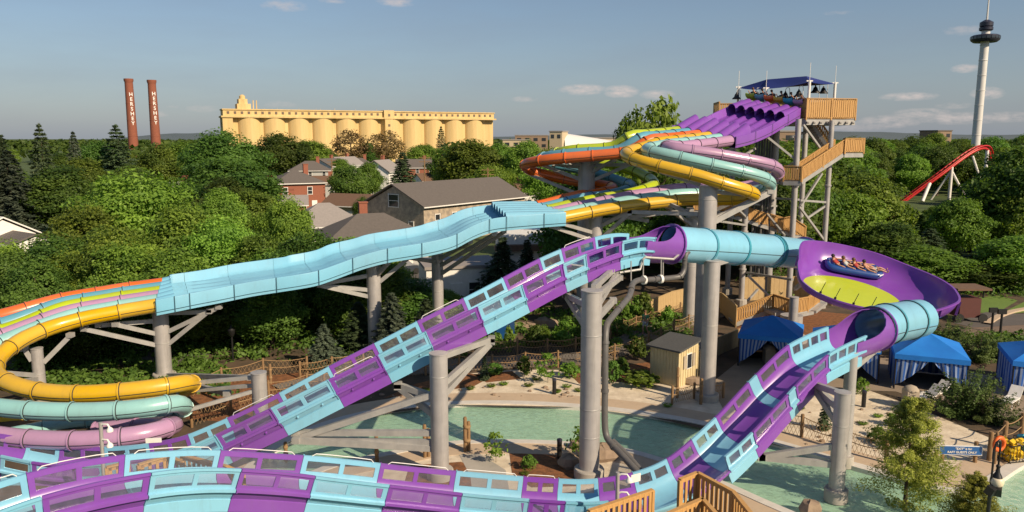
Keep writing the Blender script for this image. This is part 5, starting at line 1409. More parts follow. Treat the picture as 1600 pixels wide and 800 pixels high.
mb = MB(); mb.box((c.x + 1, 388, 4), (24, 20, 8)); mb.build('wall', 'white', t)

# silos
silo = thing('grain_silos', 'long row of cream concrete silos with windowed gallery on top', 'silos', (at(352, 215, 420).x, 420, 0))
p0, p1 = Vector((-156.5, 420, 0)), Vector((-13.2, 488, 0)); dv = (p1 - p0).normalized(); nv = Vector((dv.y, -dv.x, 0)); LS = (p1 - p0).length; az_ = math.atan2(dv.y, dv.x)
mb0 = None
for i in range(11):
    c = p0 + dv * (6.2 + 5.2 + (LS - 13.5) / 11 * (i + .18)) + nv * 0
    if mb0 is None:
        mb = MB(); mb.lathe((0, 0, 0), [(6.62, 0), (6.62, 24.6)], 32); mb0 = mb.build('silo', 'silo', silo, loc=(0, 0, 0), smooth=40); o = mb0
    else:
        o = mb0.copy(); COL.objects.link(o); o.parent = silo
    o.location = c - ORG[silo.name]
def sbox(u0, u1, w0, w1, z0, z1, nm, m='silo'):
    c = p0 + dv * (u0 + u1) / 2 + nv * (w0 + w1) / 2; mb = MB(); mb.box((c.x, c.y, (z0 + z1) / 2), (u1 - u0, abs(w1 - w0), z1 - z0), az_); return mb.build(nm, m, silo)
sbox(0, LS, -8, 3.2, 0, 24.5, 'back_wall'); sbox(0, 5.2, -8, 6.2, 0, 24.6, 'end_block')
sbox(-.6, LS + .6, -8.5, 6.9, 24.62, 25.5, 'cornice'); sbox(.4, LS - .4, -7.5, 5.6, 25.52, 28.6, 'gallery'); sbox(0, LS, -8, 6.1, 28.62, 29.2, 'gallery_roof', 'silo')
sbox(88, 94, -7, 7.2, 24.64, 29.6, 'bay'); sbox(88.6, 93.4, 0, 6.9, 12, 24.6, 'stair_shaft')
sbox(8, 15, -6, 4, 29.2, 32, 'headhouse'); sbox(9, 13.5, -5, 3, 32.02, 34.6, 'headhouse')
mb = MB(); c = p0 + dv * 11.2
mb.lathe(c + Vector((0, 0, 34.6)), [(1.6, 0), (1.6, 1.6), (.6, 2.4)], 12); mb.build('vent_turret', 'silo', silo, smooth=40)
for u in (16.5, 18.2):
    mb = MB(); c = p0 + dv * u + nv * 2; mb.tube(c + Vector((0, 0, 29)), c + Vector((0, 0, 34)), .28, n=8); mb.build('vent_pipe', 'silo', silo)
w0 = None
for i in range(44):
    c = p0 + dv * (3 + (LS - 6) * i / 43) + nv * 5.62 + Vector((0, 0, 27.2))
    if w0 is None:
        mb = MB(); mb.box((0, 0, 0), (1.25, .2, 1.35)); w0 = mb.build('window', 'silo_dark', silo, loc=(0, 0, 0)); o = w0
    else: o = w0.copy(); COL.objects.link(o); o.parent = silo
    o.location = c - ORG[silo.name]; o.rotation_euler = (0, 0, az_)
for z in (14, 17.5, 21, 26.8):
    c = p0 + dv * 91 + nv * (7.22 if z > 25 else 6.92) + Vector((0, 0, z)); o = w0.copy(); COL.objects.link(o); o.parent = silo; o.location = c - ORG[silo.name]; o.rotation_euler = (0, 0, az_)
mb = MB()
rr_ = random.Random(3)
for i in range(26):
    c = p0 + dv * rr_.uniform(20, LS - 2) + nv * rr_.uniform(0, 5); mb.tube(c + Vector((0, 0, 29.2)), c + Vector((0, 0, 29.2 + rr_.uniform(.5, 1.3))), .12, n=5)
mb.build('roof_vents', 'steel_arm', silo, kind='stuff')

# brick chimneys with white letters down the shaft
def text_obj(s, size, loc, rot, m, parent=None, ext=.02, name='lettering', ax='CENTER'):
    cu = bpy.data.curves.new(name, 'FONT'); cu.body = s; cu.size = size; cu.extrude = ext; cu.align_x = ax; cu.align_y = 'CENTER'; cu.offset = size * .018; cu.materials.append(M[m])
    o = bpy.data.objects.new(name, cu); COL.objects.link(o); o.rotation_euler = rot
    me = bpy.data.meshes.new_from_object(o); bpy.data.objects.remove(o); o = bpy.data.objects.new(name, me); COL.objects.link(o); o.rotation_euler = rot
    if not me.materials: me.materials.append(M[m])
    if parent: o.parent = parent; o.location = Vector(loc) - ORG[parent.name]
    else: o.location = loc
    return o
for (px, py, Y, ty, lt, lb, lab) in ((207.5, 215, 480, 123, 148, 193, 'left tall red brick chimney with white letters down its shaft'), (243, 215, 480, 125, 147, 192, 'right tall red brick chimney with white letters down its shaft')):
    b = at(px, py, Y); top = at(px, ty, Y).z
    t = thing('brick_chimney', lab, 'chimney', (b.x, Y, 0), 'tall brick chimneys')
    mb = MB(); mb.lathe((b.x, Y, 0), [(3.0, 0), (2.35, top - 3), (2.35, top - 2.2), (2.75, top - 1.2), (2.75, top), (1.8, top)], 24); mb.build('shaft', 'chim', t, smooth=35)
    for q in (.3, .5, .7):
        z = top * q; rr = 3.0 - .65 * q; mb = MB(); mb.lathe((b.x, Y, z), [(rr * 1.005, -.15), (rr * 1.03, -.1), (rr * 1.03, .1), (rr * 1.005, .15)], 24); mb.build('steel_band', 'chim', t)
    zs = at(px, lt, Y).z, at(px, lb, Y).z; fd = Vector((-b.x, -Y, 0)).normalized() + Vector((.35, 0, 0)); fd.normalize(); ry = math.atan2(fd.x, -fd.y)
    for i, ch in enumerate('HERSHEY'):
        z = zs[0] + (zs[1] - zs[0]) * i / 6; rr = 3.0 - .65 * z / top
        text_obj(ch, 3.0, Vector((b.x, Y, z)) + fd * (rr * .97), (R(90), 0, ry), 'white', t, .25, 'letter')

# observation tower
kt = at(1518.5, 290, 195); kt.z = 0
t = thing('observation_tower', 'slender white observation tower with dark ring cabin high on its mast', 'tower', kt)
zt = at(1530, 35, 195).z
mb = MB(); mb.lathe(kt, [(1.02, 0), (1.0, zt * .5), (.95, zt - 2)], 20); mb.build('mast', 'tower_white', t, smooth=40)
for i in range(1, 11):
    mb = MB(); mb.lathe(kt + Vector((0, 0, zt * i / 11.5)), [(1.0, -.1), (1.06, -.06), (1.06, .06), (1.0, .1)], 20); mb.build('mast_joint', 'tower_white', t, smooth=40)
zc = at(1530, 60, 195).z
mb = MB(); mb.lathe(kt + Vector((0, 0, zc)), [(1.2, -.7), (2.6, -.95), (3.15, -.5), (3.25, 0), (3.2, .55), (2.7, .8), (1.2, .7)], 28); cab = mb.build('cabin', 'tower_dark', t, smooth=40)
for i in range(20):
    a = 2 * math.pi * i / 20; c = kt + Vector((3.22 * math.cos(a), 3.22 * math.sin(a), zc + .1)); mb = MB(); mb.box(c, (.1, .8, .6), a); mb.build('cabin_window', 'glass_dark', cab)
mb = MB(); mb.lathe(kt + Vector((0, 0, zt - 2)), [(1.3, 0), (1.55, .2), (1.55, .8), (1.25, 1.0), (1.5, 1.1), (1.5, 2.0), (1.0, 2.3), (.5, 2.6)], 20); mb.build('machine_head', 'tower_dark', t, smooth=30)
mb = MB(); mb.tube(kt + Vector((0, 0, zt)), kt + Vector((0, 0, zt + 7)), .25, .12, n=8); mb.build('antenna', 'tower_white', t)

# red steel roller coaster hump
cc = Path(A([(1385, 333, 172), (1405, 318, 172), (1432, 298, 172), (1468, 272, 172), (1500, 248, 173), (1518, 236, 174), (1532, 229.5, 175), (1542, 230, 177), (1547, 240, 180), (1549, 256, 182), (1554, 276, 183), (1566, 288, 183), (1590, 296, 182)]), 12)
t = thing('roller_coaster', 'red steel roller coaster hump on white supports', 'roller coaster', (cc.p[0].x, 172, 0))
for off, r_ in (((-.55, .2), .16), ((.55, .2), .16), ((0, -.4), .30)):
    mb = MB(); pts = []
    for k in range(70):
        c, tt, sd, u = cc.frame(cc.L * k / 69); pts.append(c + sd * off[0] + u * off[1])
    mb.pipe(pts, r_, 8); mb.build('rail' if r_ < .2 else 'spine', 'red_track', t, smooth=50)
k0 = None
for k in range(40):
    c, tt, sd, u = cc.frame(cc.L * (k + .5) / 40); mb = MB(); mb.beam(c + sd * .55 + u * .2, c - u * .35, .14); mb.beam(c - sd * .55 + u * .2, c - u * .35, .14); mb.beam(c + sd * .55 + u * .22, c - sd * .55 + u * .22, .14); mb.build('cross_tie', 'red_track', t)
for px, kinds_ in ((1453, 's'), (1487, 'vlr'), (1520, 'r'), (1543, 'v')):
    c = cc.pos(cc.near_px(px)); mb = MB(); c.z -= .5
    if 'v' in kinds_: mb.tube(c, (c.x, c.y, 0), .36, n=10)
    if 's' in kinds_: mb.tube(c, (c.x - 2.4, c.y - 2, 0), .38, n=10)
    if 'l' in kinds_: mb.tube(c - Vector((0, 0, .8)), (c.x - 3.0, c.y + 2, 0), .24, n=8)
    if 'r' in kinds_: mb.tube(c - Vector((0, 0, .8)), (c.x + 3.6, c.y - 1, 0), .26, n=8)
    mb.build('support', 'white', t, smooth=40)

# utility poles
for (px, ty, Y, lab) in ((663, 243, 150, 'wooden utility pole with crossarms behind the stone hall'), (762, 262, 135, 'thin utility pole above the right end of the stone hall'), (518, 248, 190, 'utility pole among the white houses')):
    p = at(px, ty, Y); t = thing('utility_pole', lab, 'utility pole', (p.x, Y, 0))
    mb = MB(); mb.tube((p.x, Y, 0), p, .16, .11, n=8); mb.build('pole', 'post', t)
    for dz in (.4, 1.2): mb = MB(); mb.beam((p.x - 1.1, Y, p.z - dz), (p.x + 1.1, Y, p.z - dz), .12); mb.build('crossarm', 'post', t)
# cars
def car(label, x, y, rz, m, z=0):
    t = thing('parked_car', label, 'car', (x, y, z)); Rm = Matrix.Rotation(rz, 3, 'Z'); T = lambda a, b, c: Rm @ Vector((a, b, c)) + Vector((x, y, z))
    prof = [(-2.2, .35), (-2.25, .75), (-1.9, .92), (-1.45, .95), (-.75, 1.42), (.7, 1.45), (1.25, .98), (2.05, .85), (2.25, .6), (2.2, .35)]
    mb = MB(); rows = [[T(a, s * (.86 if c < 1.2 else .68), c) for a, c in prof] for s in (-1, 1)]
    mb.grid(rows, close=True); mb.add(rows[0], [tuple(range(len(prof)))]); mb.add(rows[1], [tuple(range(len(prof)))]); mb.build('body', m, t)
    for s in (-1, 1):
        mb = MB(); mb.add([T(-1.2, s * .80, 1.02), T(-.72, s * .70, 1.36), T(.65, s * .70, 1.38), T(1.1, s * .80, 1.02)], [(0, 1, 2, 3)]); mb.build('side_window', 'glass_dark', t)
        for a in (-1.4, 1.4): mb = MB(); mb.tube(T(a, s * .68, .33), T(a, s * .9, .33), .33, n=14); mb.build('wheel', 'tyre', t)
    mb = MB(); mb.add([T(.72, -.6, 1.44), T(.72, .6, 1.44), T(1.25, .7, 1.0), T(1.25, -.7, 1.0)], [(0, 1, 2, 3)]); mb.build('windscreen', 'glass_dark', t)
g = gr(869, 387); car('white car parked beside the white building behind the rising flume', g.x, g.y, R(60), 'car_white')
g = gr(562, 446); car('dark car under the carport below the light blue bed', g.x, g.y, R(10), 'car_dark')
g = gr(648, 440); car('grey car at the edge of the small car park', g.x - 2, g.y + 4, R(35), 'car_dark')
g0 = [gr(505, 452), gr(560, 438)]
t = thing('carport', 'open timber carport with pale roof below the light blue bed', 'carport', gr(540, 452))
ca, cb = gr(500, 458), gr(575, 448)
dvc = (cb - ca).normalized(); pv = Vector((-dvc.y, dvc.x, 0))
mb = MB(); q = [ca, cb, cb + pv * 4.5, ca + pv * 4.5]; mb.prism([(v.x, v.y) for v in q], 2.4, 2.58); mb.build('roof', 'roof_pale', t)
for v in q: mb = MB(); mb.tube(v, v + Vector((0, 0, 2.4)), .07, n=8); mb.build('post', 'white', t)
mb = MB(); c = (q[2] + q[3]) / 2; mb.box((c.x, c.y, 1.0), (3.5, .15, 2.0), math.atan2(dvc.y, dvc.x)); mb.build('back_wall', 'roof_brown', t)

# ------------------------------------------------------------------ cabanas
def cabana(cx, cy, rz, label, w=3.55, d=3.9):
    t = thing('cabana', label, 'cabana', (cx, cy, 0), 'blue canvas cabanas along the terrace')
    Rm = Matrix.Rotation(rz, 3, 'Z'); T = lambda a, b, c: Rm @ Vector((a, b, c)) + Vector((cx, cy, 0))
    ez, pz, vz = 2.05, 2.95, 1.78; hw, hd = w / 2 + .08, d / 2 + .08
    E = [(-hw, -hd), (hw, -hd), (hw, hd), (-hw, hd)]; rid = [T(0, -.12, pz), T(0, .12, pz)]
    mb = MB()
    for a, b in ((0, 1), (1, 2), (2, 3), (3, 0)):
        rows = []
        for i in range(6):
            u = i / 5; r_ = []
            for j in range(6):
                v = j / 5; e = (E[a][0] * (1 - v) + E[b][0] * v, E[a][1] * (1 - v) + E[b][1] * v)
                z = ez + (pz - ez) * u - .07 * math.sin(math.pi * u) * math.sin(math.pi * v)
                r_.append(T(e[0] * (1 - u), e[1] * (1 - u), z))
            rows.append(r_)
        mb.grid(rows)
    mb.build('canopy', 'tent', t, smooth=25)
    mb = MB()
    for a, b in ((0, 1), (1, 2), (2, 3), (3, 0)):
        mb.grid([[T(E[a][0] + (E[b][0] - E[a][0]) * i / 8, E[a][1] + (E[b][1] - E[a][1]) * i / 8, z - (.02 * (i % 2) if z < 2 else 0)) for z in (ez - .002, vz)] for i in range(9)])
    mb.build('valance', 'tent', t)
    for a, b in ((-1, -1), (1, -1), (1, 1), (-1, 1)):
        mb = MB(); mb.tube(T(a * w / 2, b * d / 2, 0), T(a * w / 2, b * d / 2, ez), .045, n=8); mb.build('post', 'black', t)
    # striped curtains; the front pair is tied back to the corner posts
    def curtain(p, q, bottom, nm, k=18):
        mb = MB()
        for i in range(k):
            for q_ in range(1):
                cols = []
                for e_ in (i / k, (i + 1) / k):
                    c = Vector(p).lerp(Vector(q), e_); wv = .05 * math.sin(e_ * k * 1.3)
                    zt_, zb = vz + .1, bottom(e_); col = []
                    for s in range(5):
                        u = s / 4; sh = bottom.shift(e_) * u if hasattr(bottom, 'shift') else 0
                        dd = (Vector(q) - Vector(p)).normalized(); nn = Vector((-dd.y, dd.x, 0))
                        cc_ = c + dd * sh + nn * wv * (.3 + u); col.append(T(cc_.x, cc_.y, zt_ + (zb - zt_) * u))
                    cols.append(col)
                mb.grid(cols, k=i % 2)
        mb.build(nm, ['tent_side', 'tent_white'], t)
    f = -d / 2; hw2 = w / 2
    class Tie:
        def __init__(s, sg): s.sg = sg
        def __call__(s, e): return .25 + (1.35 * (e ** 1.3))
        def shift(s, e): return -.35 * e * .6
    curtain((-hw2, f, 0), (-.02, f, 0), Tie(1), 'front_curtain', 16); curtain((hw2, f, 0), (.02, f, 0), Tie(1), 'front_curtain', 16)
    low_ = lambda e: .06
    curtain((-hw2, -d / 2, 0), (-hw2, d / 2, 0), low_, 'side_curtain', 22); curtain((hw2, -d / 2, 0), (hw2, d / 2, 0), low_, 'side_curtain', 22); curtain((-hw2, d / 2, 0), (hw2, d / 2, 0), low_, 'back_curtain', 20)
    return t
CRZ = R(-22)
cabana(16.4, 47.2, CRZ, 'blue cabana left of the falling flume in front of the bowl column'); cabana(20.1, 45.0, CRZ, 'blue cabana partly hidden behind the column in the pool')
cabana(23.9, 42.8, CRZ, 'blue cabana in full view with tied back striped curtains'); cabana(29.6, 41.4, CRZ, 'blue cabana cut by the right frame edge')
def lounger(x, y, rz, label):
    t = thing('sun_lounger', label, 'sun lounger', (x, y, 0), 'pale loungers at the cabanas'); Rm = Matrix.Rotation(rz, 3, 'Z'); T = lambda a, b, c: Rm @ Vector((a, b, c)) + Vector((x, y, 0))
    mb = MB(); mb.box(T(.3, 0, .36), (1.3, .6, .06), rz); mb.build('seat', 'white', t)
    mb = MB(); mb.beam(T(-.35, 0, .38), T(-.85, 0, .85), .6, .05); mb.build('backrest', 'white', t)
    for a in (-.25, .85):
        for b in (-.26, .26): mb = MB(); mb.tube(T(a, b, 0), T(a, b, .34), .03, n=6); mb.build('leg', 'white', t)
for i, (px, py) in enumerate(((1447, 628), (1462, 622), (1255, 600), (1580, 632))):
    g = gr(px, py); lounger(g.x, g.y, R(200 + i * 7), 'pale sun lounger ' + ('at the left corner of the full cabana', 'in the opening of the full cabana', 'behind the falling flume near the striped cabana', 'below the cabana at the right edge')[i])
for (px, py, hh, lab) in ((1421, 637, .95, 'tan stone pillar with domed cap by the full cabana'), (1201, 566, .9, 'tan stone pillar lamp beside the left cabana')):
    g = gr(px, py); t = thing('gate_pillar', lab, 'pillar', g); mb = MB(); mb.box((g.x, g.y, hh / 2), (.62, .62, hh)); mb.build('shaft', 'pillar_stone', t)
    mb = MB(); mb.lathe((g.x, g.y, hh), [(.40, 0), (.40, .06), (.28, .2), (.08, .28)], 12); mb.build('cap', 'pillar_stone', t, smooth=40)

# cream hut
Ah, Bh, Ch = gr(1059, 606), gr(1016, 595), gr(1085, 592)
ub = (Bh - Ah).normalized(); vb = Vector((ub.y, -ub.x, 0))
if vb.dot(Ch - Ah) < 0: vb = -vb
wb, db = (Bh - Ah).length, max(1.7, (Ch - Ah).dot(vb))
hut = thing('ticket_hut', 'small cream boarded hut with sloping grey roof and hatch window', 'hut', Ah)
hz = lambda a: 2.05 + .12 * a
mb = MB(); pts = [Ah, Ah + ub * wb, Ah + ub * wb + vb * db, Ah + vb * db]; n = 4
mb.add([(p.x, p.y, -.05) for p in pts] + [(p.x, p.y, z) for p, z in zip(pts, (2.08, 2.08, 2.32, 2.32))], [(0, 1, 2, 3), (4, 5, 6, 7)] + [(i, (i + 1) % 4, 4 + (i + 1) % 4, 4 + i) for i in range(4)])
mb.build('wall', 'siding', hut)
mb = MB()
for i in range(10): p = Ah + ub * (wb * i / 9) - vb * .012; mb.box((p.x, p.y, 1.02), (.045, .03, 2.05), math.atan2(ub.y, ub.x))
for i in range(9): p = Ah + vb * (db * i / 8) - ub * .012; mb.box((p.x, p.y, 1.04), (.045, .03, 2.1), math.atan2(vb.y, vb.x))
mb.build('battens', 'siding', hut, kind='stuff')
mb = MB(); e = .22; q = [Ah - ub * e - vb * e, Ah + ub * (wb + e) - vb * e, Ah + ub * (wb + e) + vb * (db + e), Ah - ub * e + vb * (db + e)]
mb.add([(p.x, p.y, z) for p, z in zip(q, (2.09, 2.09, 2.38, 2.38))] + [(p.x, p.y, z + .10) for p, z in zip(q, (2.09, 2.09, 2.38, 2.38))], [(0, 3, 2, 1), (4, 5, 6, 7)] + [(i, (i + 1) % 4, 4 + (i + 1) % 4, 4 + i) for i in range(4)])
mb.build('roof', 'slate', hut)
c = Ah + vb * db * .52 + Vector((0, 0, 1.35)) - ub * .02; mb = MB(); mb.box(c, (.55, .06, .9), math.atan2(vb.y, vb.x)); w_ = mb.build('window', 'white', hut)
mb = MB(); mb.box(c - ub * .03, (.44, .03, .8), math.atan2(vb.y, vb.x)); mb.build('pane', 'glass_dark', w_)
for s in (-.5, .5): mb = MB(); mb.box(c + vb * s - ub * .02, (.22, .05, .75), math.atan2(vb.y, vb.x)); mb.build('shutter', 'pillar_stone', hut)

# ------------------------------------------------------------------ boardwalk, rope fences, screens
bw = Path([gr(*p) for p in [(440, 612), (540, 590), (640, 577), (740, 569), (840, 564), (915, 560), (960, 548), (1000, 528), (1040, 512), (1085, 500), (1120, 488)]], 8)
walk2 = thing('boardwalk', 'weathered plank boardwalk curving past the cream hut', 'boardwalk', gr(840, 564))
NB = 7
for k in range(NB):
    L_ = bw.L; segs = 16
    for j in range(segs):
        rows = []
        for q in range(5):
            s = L_ * (j + q / 4) / segs; 
            if q == 0: s += .01
            if q == 4: s -= .01
            c, tt, sd, u = bw.frame(s); o0 = -1.3 + 2.6 * k / NB + .014; o1 = -1.3 + 2.6 * (k + 1) / NB - .014; zz = .07 + .006 * ((k * 7 + j * 3) % 4)
            a, b = c + sd * o0, c + sd * o1; rows.append([(a.x, a.y, .02), (a.x, a.y, zz), (b.x, b.y, zz), (b.x, b.y, .02)])
        mb = MB(); mb.grid(rows); mb.build('plank', 'plank', walk2)
def rope_fence(pts, label, h=1.05, gap=2.0, r=.07, net=True, name='rope_fence', m='post', skip=()):
    P = Path([Vector(p) for p in pts], 8); n_ = max(1, round(P.L / gap)); t = thing(name, label, 'fence', (P.p[0].x, P.p[0].y, 0)); tops = []
    proto = None
    for i in range(n_ + 1):
        c = P.pos(P.L * i / n_)
        if proto is None: mb = MB(); mb.lathe((0, 0, 0), [(r, -.02), (r, h), (r * .8, h + .04)], 9); proto = mb.build('post', m, t, loc=(0, 0, 0), smooth=40); o = proto
        else: o = proto.copy(); COL.objects.link(o); o.parent = t
        hs = rnd.uniform(.92, 1.12); o.scale = (1, 1, hs); o.location = c - ORG[t.name]; tops.append((c, h * hs))
    for frac in (.93, .55):
        mb = MB(); pts_ = []
        for (a, ha), (b, hb) in zip(tops, tops[1:]):
            for q in range(6):
                u = q / 6; p = a.lerp(b, u); pts_.append(p + Vector((0, 0, (ha + (hb - ha) * u) * frac - .12 * math.sin(math.pi * u))))
        pts_.append(tops[-1][0] + Vector((0, 0, tops[-1][1] * frac))); mb.pipe(pts_, .022, 5); mb.build('rope', 'rope', t)
    if net:
        mb = MB()
        for (a, ha), (b, hb) in zip(tops, tops[1:]):
            k = 10
            for q in range(k):
                u, v = q / k, min(1, (q + 2) / k)
                p0_, p1_ = a.lerp(b, u), a.lerp(b, v)
                mb.beam(p0_ + Vector((0, 0, .06)), p1_ + Vector((0, 0, h * .85)), .012); mb.beam(p1_ + Vector((0, 0, .06)), p0_ + Vector((0, 0, h * .85)), .012)
        mb.build('net', 'rope', t, kind='stuff')
    return t
def side_line(P, off, s0, s1, n_=10):
    out = []
    for i in range(n_ + 1):
        c, tt, sd, u = P.frame(s0 + (s1 - s0) * i / n_); out.append(c + sd * off)
    return out
rope_fence(side_line(bw, 1.5, bw.L * .05, bw.L * .93), 'rope and post fence along the near edge of the boardwalk')
rope_fence(side_line(bw, -1.5, bw.L * .05, bw.L * .97), 'rope and post fence along the far edge of the boardwalk')
rope_fence([gr(*p) for p in [(290, 625), (350, 603), (420, 588), (480, 582)]], 'rope fence on the bark path left of the rising flume', gap=2.2)
rope_fence([gr(*p) for p in [(300, 668), (380, 640), (440, 622), (520, 604), (600, 592)]], 'lower rope fence behind the rising flume', gap=2.4)
rope_fence([gr(*p) for p in [(1050, 632), (1090, 622), (1130, 622)]], 'short dark fence in front of the cream hut', h=.9, gap=1.5)
rope_fence([gr(*p) for p in [(1190, 668), (1240, 680), (1287, 694), (1341, 712), (1398, 727), (1460, 745)]], 'rope fence along the pool deck on the right', h=1.15, gap=1.75, r=.085)
rope_fence([gr(*p) for p in [(1545, 720), (1557, 712), (1589, 690), (1640, 682)]], 'rope fence by the blue sign and lifebuoy', h=1.35, gap=1.9, r=.10, net=False)
def screen(pts, h, label, m='wood_pale'):
    t = thing('board_screen', label, 'fence', pts[0]); 
    for a, b in zip(pts, pts[1:]):
        d = b - a; n_ = max(2, int(d.length / .45)); rz = math.atan2(d.y, d.x); proto = None
        for i in range(n_):
            c = a.lerp(b, (i + .5) / n_)
            if proto is None: mb = MB(); mb.box((0, 0, h / 2), (d.length / n_ - .015, .05, h)); proto = mb.build('board', m, t, loc=(0, 0, 0)); o = proto
            else: o = proto.copy(); COL.objects.link(o); o.parent = t
            o.location = c - ORG[t.name] + Vector((0, 0, .01 * (i % 3))); o.rotation_euler = (0, 0, rz)
        mb = MB(); mb.beam(a + Vector((0, 0, h + .04)), b + Vector((0, 0, h + .04)), .10, .06); mb.build('cap_rail', m, t)
screen([gr(1016, 500), gr(1050, 484), gr(1075, 478)], 1.5, 'pale board screen beyond the boardwalk left of the column cluster')
screen([gr(1092, 478), gr(1128, 490), gr(1150, 512)], 1.6, 'pale board screen between the column cluster and the ramp')
screen([gr(1090, 580), gr(1120, 556), gr(1168, 535), gr(1200, 522)], 1.15, 'pale low board screen running from the hut to the left cabana')
screen([gr(1160, 470), gr(1240, 468), gr(1300, 478)], 2.0, 'tall tan board screen in the shade under the bowl')
screen([gr(410, 420), gr(470, 413)], 1.8, 'board fence beside the carport') if False else None

# station deck and rails in the foreground
zD = 1.80
top_pt = lambda px, py: gr(px, py, zD + 1.07) - Vector((0, 0, 1.07))
stn = thing('station_deck', 'golden timber loading deck with slatted railings at the end of the falling flume', 'deck', Vector((*top_pt(1062, 748).xy, 0)))
railing(stn, top_pt(920, 798), top_pt(1020, 765), 1.07, .20, .11, True, depth=.05)
for a, b in zip([(1062, 749), (1090, 738), (1146, 768), (1190, 822)], [(1090, 738), (1146, 768), (1190, 822)]):
    railing(stn, top_pt(*a), top_pt(*b), 1.07, .19, .11, True, depth=.05)
railing(stn, top_pt(1035, 806), top_pt(1098, 779), 1.07, .19, .11, True, depth=.05); railing(stn, top_pt(1098, 779), top_pt(1135, 820), 1.07, .19, .11, True, depth=.05)
q = [top_pt(1062, 749), top_pt(1090, 738), top_pt(1146, 768), top_pt(1200, 830), top_pt(1100, 900), top_pt(900, 900), top_pt(920, 798), top_pt(1020, 765)]
slab(stn, [(v.x, v.y) for v in q], zD, .3, 'wood')
for v in q[:5]:
    mb = MB(); mb.box((v.x, v.y, zD / 2 - .2), (.2, .2, zD)); mb.build('deck_post', 'wood', stn)
# second timber stair seen through the panes of the front flume
stl = thing('timber_stair', 'golden timber stair and railings seen through the panes of the front flume', 'stairs', gr(250, 770))
for a, b in (((166, 730), (200, 722)), ((216, 726), (262, 712)), ((262, 712), (285, 722)), ((284, 711), (352, 728)), ((352, 728), (380, 740))):
    railing(stl, gr(*a, 3.4) - Vector((0, 0, 1.0)), gr(*b, 3.4) - Vector((0, 0, 1.0)), 1.0, .2, .1, True)
q = [gr(150, 735, 3.4), gr(262, 712, 3.4), gr(352, 726, 3.4), gr(340, 760, 3.4), gr(180, 770, 3.4)]
slab(stl, [(v.x, v.y) for v in q], 2.4, .25, 'wood')
for v in q: mb = MB(); mb.box((v.x, v.y, 1.0), (.18, .18, 2.2)); mb.build('deck_post', 'wood', stl)

# ------------------------------------------------------------------ small plants
me, cen = broad_crown(201, 1500, .5, .0, .07, 18, m='leaf', narrow_top=.3); kind('sh0', me, trunk_mesh(201, cen, .1, .01), .5)
me, cen = broad_crown(202, 1300, .45, .1, .065, 16, m='leaf_dark', narrow_top=.4); kind('sh1', me, trunk_mesh(202, cen, .1, .01), .45)
me, cen = broad_crown(203, 420, .42, .2, .055, 16, m='leaf', narrow_top=.2); kind('sh2', me, trunk_mesh(203, cen, .25, .009), .42)
kind('sh3', spruce_crown(21, 1800, .3, .02, size=.05, tiers=12), tr_s, .3)
def tuft():
    r = np.random.RandomState(6); n = 160; a = r.uniform(0, 6.28, n); t = r.uniform(.3, 1, n); d = np.stack([np.cos(a) * .55, np.sin(a) * .55, .8 + 0 * a], 1)
    return leaves_mesh('crown', d * t[:, None] * .6, d, .16, r.uniform(.3, .9, n), 'leaf', .18, up=0, rs=3)
kind('tuft', tuft(), tr_s, .5)
def plant(k, px, base, hpx, wpx, label, group=None, cat='shrub', name='shrub'):
    g = gr(px, base); s = g.y / F_PX; tree_at(k, g.x, g.y, max(hpx * s, .25), wpx * s / 2 / KIND[k][2], label, group, name, cat)
for a in [('sh3', 757, 594, 44, 20, 'dark upright shrub left of the path edge on the mulch'), ('sh1', 773, 586, 20, 32, 'spreading shrub beside the dark upright shrub'), ('sh1', 820, 588, 34, 26, 'round dark shrub at the boardwalk edge over white sand'), ('sh2', 856, 598, 50, 42, 'airy young sapling on the white sand'),
          ('sh0', 890, 590, 26, 34, 'yellow green shrub on the patch of orange mulch'), ('sh1', 996, 562, 38, 34, 'round dark shrub left of the cream hut'), ('sh0', 1000, 603, 26, 56, 'wide pale shrub in front of the cream hut'), ('sh1', 956, 600, 40, 30, 'dark shrub beside the grey water pipe'),
          ('sh1', 971, 588, 32, 26, 'small dark shrub on the mulch left of the hut'), ('sh0', 1042, 506, 26, 22, 'shrub before the pale screen beyond the boardwalk'), ('sh2', 775, 722, 52, 40, 'small olive bush on the sand island between two columns'),
          ('sh2', 904, 720, 58, 44, 'thin leafy bush left of the tallest column'), ('sh0', 826, 733, 24, 26, 'low weedy shrub on the island mulch'), ('sh3', 1287, 672, 60, 26, 'dark upright juniper behind the thick pool column'), ('sh0', 1345, 615, 26, 24, 'yellow green shrub right of the narrow column'),
          ('sh1', 1392, 665, 22, 24, 'round shrub at the right end of the sand bed'), ('sh0', 1372, 682, 18, 20, 'low grey green shrub on the sand right of the pool column'), ('sh0', 1390, 700, 26, 34, 'yellow green weeds on the sand near the pine'), ('sh1', 700, 590, 14, 24, 'low dark shrub on the mulch by the flume'),
          ('sh1', 1362, 690, 16, 20, 'small dark shrub on the sand by the pool fence')]:
    plant(*a)
for a in [('sh1', 775, 552, 34, 30), ('sh0', 795, 550, 42, 18), ('sh1', 836, 545, 40, 34), ('sh0', 850, 540, 34, 22), ('sh0', 885, 540, 42, 40), ('sh1', 905, 543, 34, 26), ('sh1', 962, 528, 40, 34), ('sh0', 975, 505, 40, 30), ('sh0', 992, 505, 44, 30), ('sh1', 1005, 505, 50, 36), ('sh1', 940, 560, 34, 28), ('sh0', 722, 560, 34, 30), ('sh1', 700, 555, 30, 36)]:
    plant(*a, 'leafy shrub in the planted bed behind the boardwalk', 'shrubs behind the boardwalk')
